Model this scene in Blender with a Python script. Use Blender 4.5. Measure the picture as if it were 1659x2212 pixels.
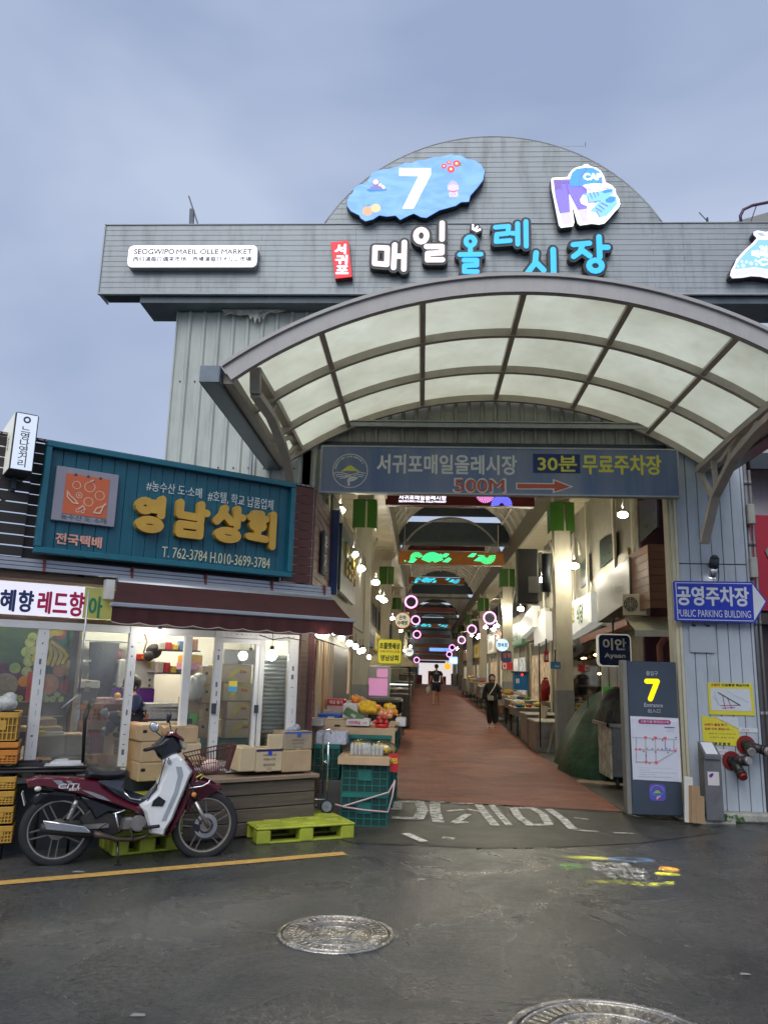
import bpy,math,random,functools
from mathutils import Vector,Matrix
random.seed(7)
for o in list(bpy.data.objects):bpy.data.objects.remove(o)
SC=bpy.context.scene;COL=SC.collection
R=math.radians
F,YAW,PITCH,ROLL,EYE=1679.1,R(-2.98),R(11.728),R(1.4756),1.6
_f=Vector((math.sin(YAW)*math.cos(PITCH),math.cos(YAW)*math.cos(PITCH),math.sin(PITCH)))
_r0=Vector((math.cos(YAW),-math.sin(YAW),0));_u0=_r0.cross(_f)
_r=_r0*math.cos(ROLL)+_u0*math.sin(ROLL);_u=-_r0*math.sin(ROLL)+_u0*math.cos(ROLL)
cd=bpy.data.cameras.new('camera');cam=bpy.data.objects.new('camera',cd);COL.objects.link(cam)
cm=Matrix.Identity(4)
for i in range(3):
 cm[i][0]=_r[i];cm[i][1]=_u[i];cm[i][2]=-_f[i]
cm[2][3]=EYE
cam.matrix_world=cm
cd.sensor_fit='HORIZONTAL';cd.sensor_width=36;cd.lens=36*F/1659
cd.clip_start=.05;cd.clip_end=2000
SC.camera=cam
W=bpy.data.worlds.new('World');SC.world=W;W.use_nodes=True
nt=W.node_tree;N=nt.nodes;L=nt.links
for n in list(N):N.remove(n)
wo=N.new('ShaderNodeOutputWorld');bg=N.new('ShaderNodeBackground');L.new(bg.outputs[0],wo.inputs[0])
sk=N.new('ShaderNodeTexSky');sk.sky_type='NISHITA';sk.sun_disc=False
sk.sun_elevation=R(50);sk.sun_rotation=R(200);sk.air_density=1.6;sk.dust_density=2.5;sk.ozone_density=3
tc=N.new('ShaderNodeTexCoord');mp=N.new('ShaderNodeMapping');mp.inputs['Scale'].default_value=(1,1,1.9)
mp.inputs['Rotation'].default_value=(R(12),R(8),R(20))
L.new(tc.outputs['Generated'],mp.inputs[0])
nz=N.new('ShaderNodeTexNoise');nz.inputs['Scale'].default_value=1.7;nz.inputs['Detail'].default_value=4;nz.inputs['Roughness'].default_value=.5
nz.inputs['Distortion'].default_value=.5
L.new(mp.outputs[0],nz.inputs['Vector'])
cr=N.new('ShaderNodeValToRGB')
cr.color_ramp.elements[0].position=.37;cr.color_ramp.elements[0].color=(3.35,4.2,6.2,1)
cr.color_ramp.elements[1].position=.66;cr.color_ramp.elements[1].color=(5.4,6.2,8.1,1)
L.new(nz.outputs['Fac'],cr.inputs[0])
mx=N.new('ShaderNodeMixRGB');mx.inputs[0].default_value=.93
L.new(sk.outputs[0],mx.inputs[1]);L.new(cr.outputs[0],mx.inputs[2])
L.new(mx.outputs[0],bg.inputs[0]);bg.inputs[1].default_value=.085
sd=bpy.data.lights.new('sun','SUN');sd.energy=1.5;sd.angle=R(50);sd.color=(1,.97,.93)
so=bpy.data.objects.new('sun',sd);COL.objects.link(so)
so.rotation_euler=Vector((.22,1,-1.0)).to_track_quat('-Z','Y').to_euler()
SC.view_settings.view_transform='Standard';SC.view_settings.look='None'
SC.view_settings.exposure=.25;SC.view_settings.gamma=1;SC.view_settings.use_curve_mapping=False
SC.render.engine='CYCLES'
SC.cycles.use_denoising=True;SC.cycles.max_bounces=7;SC.cycles.diffuse_bounces=3;SC.cycles.transparent_max_bounces=16
SC.cycles.sample_clamp_indirect=4;SC.cycles.use_adaptive_sampling=True;SC.cycles.adaptive_threshold=.02
SC.cycles.caustics_reflective=False;SC.cycles.caustics_refractive=False
try:SC.cycles.denoiser='OPENIMAGEDENOISE'
except Exception:pass
def ray(x,y):return _r*((x-829.5)/F)+_u*((1106-y)/F)+_f
O_=Vector((0,0,EYE))
def atY(x,y,Y):r=ray(x,y);return O_+r*(Y/r.y)
def atX(x,y,X):r=ray(x,y);return O_+r*(X/r.x)
def atZ(x,y,Z=0.0):r=ray(x,y);return O_+r*((Z-EYE)/r.z)
def inM(M,x,y,off=0.0):
 """where the pixel meets the plane y=off of frame M, as local (x, z)"""
 Mi=M.inverted();o=Mi@O_;d=Mi.to_3x3()@ray(x,y)
 p=o+d*((off-o.y)/d.y);return(p.x,p.z)
def zc(x0,y0,w,W_=1659):
 s=w/W_
 return lambda X,Y:((x0+X*s)*.5925,(y0+Y*s)*.5925)
def Tr(x,y,z):return Matrix.Translation((x,y,z))
def Rz(a):return Matrix.Rotation(R(a),4,'Z')
def Rx(a):return Matrix.Rotation(R(a),4,'X')
def Ry(a):return Matrix.Rotation(R(a),4,'Y')
MATS={}
def mat(name,col,rough=.6,metal=0,var=.12,scale=6,bump=0,bscale=None,stretch=(1,1,1),emit=0,alpha=1,coat=0,dirt=0,spec=.5,thin=0,ecol=None,detail=5,rvar=.1):
 if name in MATS:return MATS[name]
 m=bpy.data.materials.new(name);m.use_nodes=True;MATS[name]=m
 nt=m.node_tree;N=nt.nodes;L=nt.links;b=N['Principled BSDF'];out=N['Material Output']
 col=tuple(col)+(1,)
 b.inputs['Roughness'].default_value=rough;b.inputs['Metallic'].default_value=metal
 b.inputs['Specular IOR Level'].default_value=spec
 if coat:b.inputs['Coat Weight'].default_value=coat;b.inputs['Coat Roughness'].default_value=.08
 tc=N.new('ShaderNodeTexCoord');mp=N.new('ShaderNodeMapping');mp.inputs['Scale'].default_value=stretch
 L.new(tc.outputs['Object'],mp.inputs[0])
 nz=N.new('ShaderNodeTexNoise');nz.inputs['Scale'].default_value=scale;nz.inputs['Detail'].default_value=detail;nz.inputs['Roughness'].default_value=.62
 L.new(mp.outputs[0],nz.inputs['Vector'])
 hi=tuple(min(1,c*(1+var))for c in col[:3])+(1,);lo=tuple(c*(1-var)for c in col[:3])+(1,)
 r=N.new('ShaderNodeValToRGB');r.color_ramp.elements[0].position=.3;r.color_ramp.elements[1].position=.7
 r.color_ramp.elements[0].color=lo;r.color_ramp.elements[1].color=hi
 L.new(nz.outputs['Fac'],r.inputs[0]);src=r.outputs[0]
 if dirt:
  n2=N.new('ShaderNodeTexNoise');n2.inputs['Scale'].default_value=2.3;n2.inputs['Detail'].default_value=8;n2.inputs['Roughness'].default_value=.7
  mp2=N.new('ShaderNodeMapping');mp2.inputs['Scale'].default_value=(3,3,.5);L.new(tc.outputs['Object'],mp2.inputs[0]);L.new(mp2.outputs[0],n2.inputs['Vector'])
  r2=N.new('ShaderNodeMapRange');r2.inputs[1].default_value=.48;r2.inputs[2].default_value=.72;r2.inputs[3].default_value=0;r2.inputs[4].default_value=dirt
  L.new(n2.outputs['Fac'],r2.inputs[0])
  mx=N.new('ShaderNodeMixRGB');mx.inputs[2].default_value=(.06,.055,.045,1);L.new(r2.outputs[0],mx.inputs[0]);L.new(src,mx.inputs[1]);src=mx.outputs[0]
 L.new(src,b.inputs['Base Color'])
 if rvar:
  mr=N.new('ShaderNodeMapRange');mr.inputs[3].default_value=max(.03,rough-rvar);mr.inputs[4].default_value=min(1,rough+rvar)
  L.new(nz.outputs['Fac'],mr.inputs[0]);L.new(mr.outputs[0],b.inputs['Roughness'])
 if bump:
  bn=N.new('ShaderNodeBump');bn.inputs['Strength'].default_value=bump;bn.inputs['Distance'].default_value=.02
  nb=N.new('ShaderNodeTexNoise');nb.inputs['Scale'].default_value=bscale or scale*4;nb.inputs['Detail'].default_value=4
  L.new(mp.outputs[0],nb.inputs['Vector']);L.new(nb.outputs['Fac'],bn.inputs['Height']);L.new(bn.outputs[0],b.inputs['Normal'])
 if emit:
  if ecol:b.inputs['Emission Color'].default_value=tuple(ecol)+(1,)
  else:L.new(src,b.inputs['Emission Color'])
  b.inputs['Emission Strength'].default_value=emit
 if alpha<1:b.inputs['Alpha'].default_value=alpha
 if thin:
  tr=N.new('ShaderNodeBsdfTranslucent');L.new(src,tr.inputs[0]);ms=N.new('ShaderNodeMixShader');ms.inputs[0].default_value=thin
  L.new(b.outputs[0],ms.inputs[1]);L.new(tr.outputs[0],ms.inputs[2]);L.new(ms.outputs[0],out.inputs[0])
 return m
def glassmat(name,tint=(.9,.95,.93),refl=.12,rough=.02,haze=0.0):
 if name in MATS:return MATS[name]
 m=bpy.data.materials.new(name);m.use_nodes=True;MATS[name]=m
 nt=m.node_tree;N=nt.nodes;L=nt.links;out=N['Material Output'];N.remove(N['Principled BSDF'])
 t=N.new('ShaderNodeBsdfTransparent');t.inputs[0].default_value=tint+(1,)
 g=N.new('ShaderNodeBsdfGlossy');g.inputs['Roughness'].default_value=rough
 lw=N.new('ShaderNodeLayerWeight');lw.inputs[0].default_value=.3
 mr=N.new('ShaderNodeMapRange');mr.inputs[3].default_value=refl*.6;mr.inputs[4].default_value=.9;L.new(lw.outputs['Fresnel'],mr.inputs[0])
 ms=N.new('ShaderNodeMixShader');L.new(mr.outputs[0],ms.inputs[0]);L.new(t.outputs[0],ms.inputs[1]);L.new(g.outputs[0],ms.inputs[2])
 last=ms
 if haze:
  d=N.new('ShaderNodeBsdfDiffuse');d.inputs[0].default_value=(.75,.75,.72,1)
  tc=N.new('ShaderNodeTexCoord');nz=N.new('ShaderNodeTexNoise');nz.inputs['Scale'].default_value=3;nz.inputs['Detail'].default_value=6
  L.new(tc.outputs['Object'],nz.inputs['Vector']);m2=N.new('ShaderNodeMapRange');m2.inputs[1].default_value=.4;m2.inputs[2].default_value=.75;m2.inputs[3].default_value=haze*.3;m2.inputs[4].default_value=haze
  L.new(nz.outputs['Fac'],m2.inputs[0]);mm=N.new('ShaderNodeMixShader');L.new(m2.outputs[0],mm.inputs[0]);L.new(ms.outputs[0],mm.inputs[1]);L.new(d.outputs[0],mm.inputs[2]);last=mm
 L.new(last.outputs[0],out.inputs[0]);return m
def glow(name,col,s=3.0,base=None):
 m=mat(name,base or col,rough=.35,var=.03,scale=3,emit=s,ecol=col,rvar=0);return m
class B:
 def __init__(s):s.v=[];s.f=[];s.m=[];s.sm=[];s.M=None;s.cur=0;s.smooth=False
 def add(s,vs,fs,smooth=None):
  n=len(s.v)
  s.v+=[tuple(s.M@Vector(v))if s.M else tuple(v)for v in vs]
  s.f+=[tuple(i+n for i in f)for f in fs];s.m+=[s.cur]*len(fs)
  s.sm+=[s.smooth if smooth is None else smooth]*len(fs);return s
 def box(s,x0,x1,y0,y1,z0,z1):
  v=[(x,y,z)for x in(x0,x1)for y in(y0,y1)for z in(z0,z1)]
  return s.add(v,[(0,1,3,2),(4,6,7,5),(0,4,5,1),(2,3,7,6),(0,2,6,4),(1,5,7,3)],False)
 def cbox(s,c,d,rz=0,rx=0,ry=0):
  M=Tr(*c)@Rz(rz)@Rx(rx)@Ry(ry);old=s.M;s.M=(old@M)if old else M
  s.box(-d[0]/2,d[0]/2,-d[1]/2,d[1]/2,-d[2]/2,d[2]/2);s.M=old;return s
 def rbox(s,x0,x1,y0,y1,z0,z1,b=.01):
  """box with chamfered edges in all directions"""
  vs=[];
  for z,e in((z0,b),(z0+b,0),(z1-b,0),(z1,b)):
   c=b if e==0 else b
   k=0 if e==0 else b
   vs+=[(x0+k+b,y0+k,z),(x1-k-b,y0+k,z),(x1-k,y0+k+b,z),(x1-k,y1-k-b,z),(x1-k-b,y1-k,z),(x0+k+b,y1-k,z),(x0+k,y1-k-b,z),(x0+k,y0+k+b,z)]
  fs=[tuple(range(7,-1,-1)),tuple(range(24,32))]
  for r in range(3):
   for i in range(8):a=r*8;fs.append((a+i,a+(i+1)%8,a+8+(i+1)%8,a+8+i))
  return s.add(vs,fs,False)
 def beam(s,p,q,w=.05,h=None,up=(0,0,1)):
  p=Vector(p);q=Vector(q);h=h or w;d=(q-p);
  if d.length<1e-6:return s
  d.normalize();u=Vector(up)
  if abs(d.dot(u))>.99:u=Vector((0,1,0))
  sx=d.cross(u).normalized();u=sx.cross(d)
  vs=[tuple(b+sx*(a*w/2)+u*(c*h/2))for b in(p,q)for a,c in((-1,-1),(1,-1),(1,1),(-1,1))]
  return s.add(vs,[(3,2,1,0),(4,5,6,7),(0,1,5,4),(1,2,6,5),(2,3,7,6),(3,0,4,7)],False)
 def tube(s,pts,r,n=8,caps=True,closed=False):
  pts=[Vector(p)for p in pts];k=len(pts);rs=r if isinstance(r,(list,tuple))else[r]*k
  vs=[];fs=[];prev=None
  for i,p in enumerate(pts):
   a=pts[i-1]if(i>0 or closed)else p;b=pts[(i+1)%k]if(i<k-1 or closed)else p
   d=(b-a).normalized()
   if prev is None:
    u=Vector((0,0,1))if abs(d.z)<.9 else Vector((1,0,0));u=(u-d*u.dot(d)).normalized()
   else:u=(prev-d*prev.dot(d)).normalized()
   prev=u;w=d.cross(u)
   for j in range(n):t=2*math.pi*j/n;vs.append(tuple(p+(u*math.cos(t)+w*math.sin(t))*rs[i]))
  for i in range(k if closed else k-1):
   for j in range(n):
    a=i*n+j;b_=i*n+(j+1)%n;c=((i+1)%k)*n+(j+1)%n;d_=((i+1)%k)*n+j;fs.append((a,b_,c,d_))
  if caps and not closed:fs+=[tuple(range(n-1,-1,-1)),tuple((k-1)*n+j for j in range(n))]
  return s.add(vs,fs,n>5)
 def cyl(s,p,q,r,n=16,r2=None):
  n0=len(s.f);s.tube([p,q],[r,r if r2 is None else r2],n)
  s.sm[-1]=False;s.sm[-2]=False;return s
 def sph(s,c,r,seg=12,rings=8,sc=(1,1,1)):
  vs=[(c[0],c[1],c[2]-r*sc[2])]
  for i in range(1,rings):
   a=math.pi*i/rings
   for j in range(seg):t=2*math.pi*j/seg;vs.append((c[0]+r*sc[0]*math.sin(a)*math.cos(t),c[1]+r*sc[1]*math.sin(a)*math.sin(t),c[2]-r*sc[2]*math.cos(a)))
  vs.append((c[0],c[1],c[2]+r*sc[2]));fs=[]
  for j in range(seg):fs.append((0,1+(j+1)%seg,1+j))
  for i in range(rings-2):
   for j in range(seg):a=1+i*seg;fs.append((a+j,a+(j+1)%seg,a+seg+(j+1)%seg,a+seg+j))
  a=1+(rings-2)*seg
  for j in range(seg):fs.append((a+j,a+(j+1)%seg,len(vs)-1))
  return s.add(vs,fs,True)
 def lathe(s,prof,c=(0,0,0),n=24,axis='z'):
  vs=[];k=len(prof)
  for r,h in prof:
   for j in range(n):
    t=2*math.pi*j/n;a,b_=r*math.cos(t),r*math.sin(t)
    vs.append((c[0]+a,c[1]+b_,c[2]+h)if axis=='z' else((c[0]+a,c[1]+h,c[2]+b_)if axis=='y' else(c[0]+h,c[1]+a,c[2]+b_)))
  fs=[]
  for i in range(k-1):
   for j in range(n):fs.append((i*n+j,i*n+(j+1)%n,(i+1)*n+(j+1)%n,(i+1)*n+j))
  return s.add(vs,fs,True)
 def poly(s,pts,y0,y1):
  """prism of outline pts (x,z) between y0 (front) and y1"""
  a=sum(pts[i][0]*pts[(i+1)%len(pts)][1]-pts[(i+1)%len(pts)][0]*pts[i][1]for i in range(len(pts)))
  if a<0:pts=pts[::-1]
  n=len(pts);vs=[(x,y0,z)for x,z in pts]+[(x,y1,z)for x,z in pts]
  fs=[tuple(range(n)),tuple(range(2*n-1,n-1,-1))]+[(i,i+n,(i+1)%n+n,(i+1)%n)for i in range(n)]
  return s.add(vs,fs,False)
 def disc(s,cx,cz,r,y0,y1,n=24,rx=None):return s.poly([(cx+(rx or r)*math.cos(2*math.pi*i/n),cz+r*math.sin(2*math.pi*i/n))for i in range(n)],y0,y1)
 def ring(s,cx,cz,r0,r1,y0,y1,n=32,a0=0,a1=360):
  full=abs(a1-a0)>=360;k=n if full else n+1;vs=[]
  for i in range(k):
   t=R(a0+(a1-a0)*i/n);c,d=math.cos(t),math.sin(t)
   vs+=[(cx+r0*c,y0,cz+r0*d),(cx+r1*c,y0,cz+r1*d),(cx+r1*c,y1,cz+r1*d),(cx+r0*c,y1,cz+r0*d)]
  fs=[]
  for i in range(n):
   a=4*i;b=4*((i+1)%k)
   for j in range(4):fs.append((a+j,b+j,b+(j+1)%4,a+(j+1)%4))
  if not full:fs+=[(0,1,2,3),tuple(4*n+j for j in(3,2,1,0))]
  return s.add(vs,fs,False)
 def strokes(s,lines,w,y0,y1,box=None):
  """round-capped strokes in the x/z plane. lines: lists of points; box=(x,z,w,h) maps unit space"""
  k=0
  for ln in lines:
   if box:ln=[(box[0]+p[0]*box[2],box[1]+p[1]*box[3])for p in ln]
   for i in range(len(ln)-1):
    (ax,az),(bx,bz)=ln[i],ln[i+1];t=math.atan2(bz-az,bx-ax);pts=[]
    for j in range(9):u=t-math.pi/2+math.pi*j/8;pts.append((bx+w/2*math.cos(u),bz+w/2*math.sin(u)))
    for j in range(9):u=t+math.pi/2+math.pi*j/8;pts.append((ax+w/2*math.cos(u),az+w/2*math.sin(u)))
    s.poly(pts,y0-.0004*k,y1+.0002*k);k+=1
  return s
 def mesh(s,name,mats):
  me=bpy.data.meshes.new(name);me.from_pydata(s.v,[],s.f)
  for m in(mats if isinstance(mats,(list,tuple))else[mats]):me.materials.append(m)
  me.polygons.foreach_set('material_index',s.m);me.polygons.foreach_set('use_smooth',s.sm);me.update();return me
def circ(cx,cz,r,n=14,a0=0,a1=360,rz=None):return[(cx+r*math.cos(R(a0+(a1-a0)*i/n)),cz+(rz or r)*math.sin(R(a0+(a1-a0)*i/n)))for i in range(n+1)]
def setp(o,label,cat,group=None,kind=None):
 if label:o['label']=label
 if cat:o['category']=cat
 if group:o['group']=group
 if kind:o['kind']=kind
 return o
def thing(name,label,cat,M=None,group=None,kind=None):
 o=bpy.data.objects.new(name,None);COL.objects.link(o);o.empty_display_size=.1
 if M is not None:o.matrix_world=M
 return setp(o,label,cat,group,kind)
def part(name,b,m,parent,M=None,label=None,kind=None):
 me=b.mesh(name,m)if isinstance(b,B)else b
 o=bpy.data.objects.new(name,me);COL.objects.link(o);o.parent=parent
 if M is not None:o.matrix_local=M
 if label:o['label']=label
 if kind:o['kind']=kind
 return o
def solo(name,b,m,M,label,cat,group=None,kind=None):
 me=b.mesh(name,m)if isinstance(b,B)else b
 o=bpy.data.objects.new(name,me);COL.objects.link(o)
 if M is not None:o.matrix_world=M
 return setp(o,label,cat,group,kind)
def struct(name,b,m,parent=None,M=None):
 me=b.mesh(name,m)if isinstance(b,B)else b
 o=bpy.data.objects.new(name,me);COL.objects.link(o)
 if M is not None:o.matrix_world=M
 if parent:o.parent=parent
 else:o['kind']='structure'
 return o
def dup(root,M,label=None):
 r=root.copy();COL.objects.link(r);r.matrix_world=M
 if label:r['label']=label
 for ch in list(root.children):
  c=ch.copy();COL.objects.link(c);c.parent=r
  for g in ch.children:
   d=g.copy();COL.objects.link(d);d.parent=c
 return r
@functools.lru_cache(None)
def _glyphs(s,bold,res,spacing,linesp):
 c=bpy.data.curves.new('t','FONT');c.body=s;c.size=1;c.offset=bold;c.resolution_u=res;c.space_character=spacing;c.space_line=linesp
 c.align_x='CENTER';c.fill_mode='FRONT'
 o=bpy.data.objects.new('t',c)
 me=bpy.data.meshes.new_from_object(o)
 vs=[tuple(v.co)for v in me.vertices];fs=[tuple(p.vertices)for p in me.polygons]
 bpy.data.objects.remove(o);bpy.data.curves.remove(c);bpy.data.meshes.remove(me)
 ec={}
 for f in fs:
  for i in range(len(f)):
   a,b=f[i],f[(i+1)%len(f)];k=(min(a,b),max(a,b));ec.setdefault(k,[]).append((a,b))
 rim=[e[0]for e in ec.values()if len(e)==1]
 return vs,fs,rim
def letters(b,s,cx,cz,w=None,h=None,y=0.0,d=.003,bold=.0,res=3,spacing=1.0,skew=0,linesp=1.0,smear=0.0):
 """add words to builder b, fitted to w x h round (cx,cz) on plane y; they stand d proud (towards -y)"""
 vs,fs,rim=_glyphs(s,0,res,spacing,linesp)
 if not vs:return b
 xs=[v[0]for v in vs];ys=[v[1]for v in vs];x0,x1,y0,y1=min(xs),max(xs),min(ys),max(ys)
 sx=(w/(x1-x0))if w else None;sy=(h/(y1-y0))if h else None
 sx=sx or sy;sy=sy or sx
 if not smear:smear=bold*sy*1.1
 P=[(cx+(v[0]-(x0+x1)/2)*sx+skew*(v[1]-(y0+y1)/2)*sy,cz+(v[1]-(y0+y1)/2)*sy)for v in vs]
 n=len(P);V=[(p[0],y-d,p[1])for p in P];FF=[tuple(f)for f in fs]
 f=fs[0];a,b2,c=(P[i]for i in f[:3]);ar=(b2[0]-a[0])*(c[1]-a[1])-(c[0]-a[0])*(b2[1]-a[1])
 if ar<0:FF=[t[::-1]for t in FF]
 if d>.0045:
  V+=[(p[0],y,p[1])for p in P];FF+=[(a,a+n,c+n,c)for a,c in rim]
 b.add(V,FF,False)
 if smear:
  dirs=((1,0),(-1,0),(0,1),(0,-1),(.7,.7),(-.7,.7),(.7,-.7),(-.7,-.7))[:8 if smear>.0035 else 4]
  for k,(ex,ez)in enumerate(dirs):b.add([(v[0]+ex*smear,v[1]+(k+1)*min(d,.003)/12*(1 if v[1]<y-1e-9 else 0),v[2]+ez*smear)for v in V],FF,False)
 return b
def rrect(cx,cz,w,h,r,n=5):
 p=[]
 for sx,sz,a in((1,-1,-90),(1,1,0),(-1,1,90),(-1,-1,180)):
  for i in range(n+1):t=R(a+90*i/n);p.append((cx+sx*(w/2-r)+r*math.cos(t),cz+sz*(h/2-r)+r*math.sin(t)))
 return p
# GROUND
def gz(Y):return 0.0 if Y<18 else(.02*(Y-18)if Y<50 else .64)
def asphalt():
 m=bpy.data.materials.new('wet_asphalt');m.use_nodes=True;nt=m.node_tree;N=nt.nodes;L=nt.links;b=N['Principled BSDF']
 tc=N.new('ShaderNodeTexCoord')
 def noise(s,d,r=.6,dist=0):
  n=N.new('ShaderNodeTexNoise');n.inputs['Scale'].default_value=s;n.inputs['Detail'].default_value=d;n.inputs['Roughness'].default_value=r;n.inputs['Distortion'].default_value=dist
  L.new(tc.outputs['Object'],n.inputs['Vector']);return n.outputs['Fac']
 def ramp(src,a,b_,ca,cb):
  r=N.new('ShaderNodeValToRGB');r.color_ramp.elements[0].position=a;r.color_ramp.elements[1].position=b_
  r.color_ramp.elements[0].color=ca;r.color_ramp.elements[1].color=cb;L.new(src,r.inputs[0]);return r.outputs[0]
 big=ramp(noise(.55,5,.6,.6),.38,.62,(.036,.040,.043,1),(.080,.081,.078,1))
 fine=ramp(noise(95,3),.35,.75,(.45,.45,.45,1),(1.75,1.7,1.65,1))
 mu=N.new('ShaderNodeMixRGB');mu.blend_type='MULTIPLY';mu.inputs[0].default_value=.75;L.new(big,mu.inputs[1]);L.new(fine,mu.inputs[2])
 sp=ramp(noise(260,1),.70,.76,(0,0,0,1),(1,1,1,1))
 m2=N.new('ShaderNodeMixRGB');m2.inputs[2].default_value=(.22,.21,.19,1)
 mm=N.new('ShaderNodeMath');mm.operation='MULTIPLY';mm.inputs[1].default_value=.35;L.new(sp,mm.inputs[0]);L.new(mm.outputs[0],m2.inputs[0]);L.new(mu.outputs[0],m2.inputs[1])
 st=ramp(noise(1.7,7,.72,1.2),.52,.68,(1,1,1,1),(.62,.62,.64,1))
 m3=N.new('ShaderNodeMixRGB');m3.blend_type='MULTIPLY';m3.inputs[0].default_value=.8;L.new(m2.outputs[0],m3.inputs[1]);L.new(st,m3.inputs[2])
 md=ramp(noise(24,5,.8),.36,.64,(.50,.50,.50,1),(1.55,1.54,1.5,1));m5=N.new('ShaderNodeMixRGB');m5.blend_type='MULTIPLY';m5.inputs[0].default_value=1;L.new(m3.outputs[0],m5.inputs[1]);L.new(md,m5.inputs[2]);m3=m5
 vo=N.new('ShaderNodeTexVoronoi');vo.feature='DISTANCE_TO_EDGE';vo.inputs['Scale'].default_value=.38;wm_=N.new('ShaderNodeMixRGB');wm_.inputs[0].default_value=.10;wn=N.new('ShaderNodeTexNoise');wn.inputs['Scale'].default_value=3;wn.inputs['Detail'].default_value=8;L.new(tc.outputs['Object'],wn.inputs['Vector']);L.new(tc.outputs['Object'],wm_.inputs[1]);L.new(wn.outputs['Color'],wm_.inputs[2]);L.new(wm_.outputs[0],vo.inputs['Vector'])
 ck=ramp(vo.outputs['Distance'],.0,.006,(.35,.35,.35,1),(1,1,1,1));m6=N.new('ShaderNodeMixRGB');m6.blend_type='MULTIPLY';m6.inputs[0].default_value=.35;L.new(m3.outputs[0],m6.inputs[1]);L.new(ck,m6.inputs[2]);m3=m6
 dr=ramp(noise(2.6,6,.65,.4),.60,.72,(0,0,0,1),(.07,.07,.07,1))
 m4=N.new('ShaderNodeMixRGB');m4.inputs[2].default_value=(.22,.215,.2,1);L.new(dr,m4.inputs[0]);L.new(m3.outputs[0],m4.inputs[1])
 L.new(m4.outputs[0],b.inputs['Base Color'])
 ro=N.new('ShaderNodeMapRange');ro.inputs[1].default_value=.35;ro.inputs[2].default_value=.65;ro.inputs[3].default_value=.10;ro.inputs[4].default_value=.46
 L.new(noise(.9,6,.65,.8),ro.inputs[0]);L.new(ro.outputs[0],b.inputs['Roughness'])
 bn=N.new('ShaderNodeBump');bn.inputs['Strength'].default_value=.6;bn.inputs['Distance'].default_value=.008
 L.new(noise(55,5,.75),bn.inputs['Height'])
 b2=N.new('ShaderNodeBump');b2.inputs['Strength'].default_value=.25;b2.inputs['Distance'].default_value=.03;L.new(noise(5,4),b2.inputs['Height']);L.new(bn.outputs[0],b2.inputs['Normal'])
 L.new(b2.outputs[0],b.inputs['Normal']);b.inputs['Specular IOR Level'].default_value=.5
 return m
ASPH=asphalt()
def strip(xs,ys,dz=0.0):
 b=B();v=[];
 for y in ys:
  for x in xs:v.append((x,y,gz(y)+dz))
 n=len(xs);f=[(j*n+i,j*n+i+1,(j+1)*n+i+1,(j+1)*n+i)for j in range(len(ys)-1)for i in range(n-1)]
 return b.add(v,f,False)
struct('ground',strip([-250,-8,8,250],[-60,-8,0,6,12,18,26,34,42,50,90,500]),ASPH)
def redpath():
 m=bpy.data.materials.new('red_paving');m.use_nodes=True;nt=m.node_tree;N=nt.nodes;L=nt.links;b=N['Principled BSDF']
 tc=N.new('ShaderNodeTexCoord')
 br=N.new('ShaderNodeTexBrick');br.inputs['Scale'].default_value=1;br.inputs['Brick Width'].default_value=.2;br.inputs['Row Height'].default_value=.1
 br.inputs['Mortar Size'].default_value=.003;br.inputs['Color1'].default_value=(.33,.105,.062,1);br.inputs['Color2'].default_value=(.27,.090,.056,1);br.inputs['Mortar'].default_value=(.15,.065,.047,1)
 L.new(tc.outputs['Object'],br.inputs['Vector'])
 def noise(s,d,dist=0,st=(1,1,1)):
  mp=N.new('ShaderNodeMapping');mp.inputs['Scale'].default_value=st;L.new(tc.outputs['Object'],mp.inputs[0])
  n=N.new('ShaderNodeTexNoise');n.inputs['Scale'].default_value=s;n.inputs['Detail'].default_value=d;n.inputs['Roughness'].default_value=.68;n.inputs['Distortion'].default_value=dist
  L.new(mp.outputs[0],n.inputs['Vector']);return n.outputs['Fac']
 r=N.new('ShaderNodeValToRGB');r.color_ramp.elements[0].position=.36;r.color_ramp.elements[1].position=.64
 r.color_ramp.elements[0].color=(.62,.58,.56,1);r.color_ramp.elements[1].color=(1.22,1.2,1.2,1);L.new(noise(.8,7,.8),r.inputs[0])
 mu=N.new('ShaderNodeMixRGB');mu.blend_type='MULTIPLY';mu.inputs[0].default_value=.9;L.new(br.outputs[0],mu.inputs[1]);L.new(r.outputs[0],mu.inputs[2])
 r2=N.new('ShaderNodeValToRGB');r2.color_ramp.elements[0].position=.60;r2.color_ramp.elements[1].position=.76;r2.color_ramp.elements[0].color=(0,0,0,1);r2.color_ramp.elements[1].color=(.5,.5,.5,1)
 L.new(noise(2.2,9,.3,(1,.35,1)),r2.inputs[0])
 m2=N.new('ShaderNodeMixRGB');m2.inputs[2].default_value=(.40,.24,.18,1);L.new(r2.outputs[0],m2.inputs[0]);L.new(mu.outputs[0],m2.inputs[1])
 L.new(m2.outputs[0],b.inputs['Base Color'])
 ro=N.new('ShaderNodeMapRange');ro.inputs[3].default_value=.42;ro.inputs[4].default_value=.85;L.new(noise(1.5,5),ro.inputs[0]);L.new(ro.outputs[0],b.inputs['Roughness'])
 bn=N.new('ShaderNodeBump');bn.inputs['Strength'].default_value=.4;bn.inputs['Distance'].default_value=.004;L.new(noise(90,3),bn.inputs['Height']);L.new(bn.outputs[0],b.inputs['Normal'])
 return m
b=strip([-.45,1,2.5],[11,14,18,26,34,42,50,70,130],.008)
b.add([(-.45,10.64,.008),(1,10.43,.008),(2.5,10.22,.008),(2.5,11,.008),(1,11,.008),(-.45,11,.008)],[(0,1,4,5),(1,2,3,4)],False)
struct('path',b,redpath())
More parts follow.
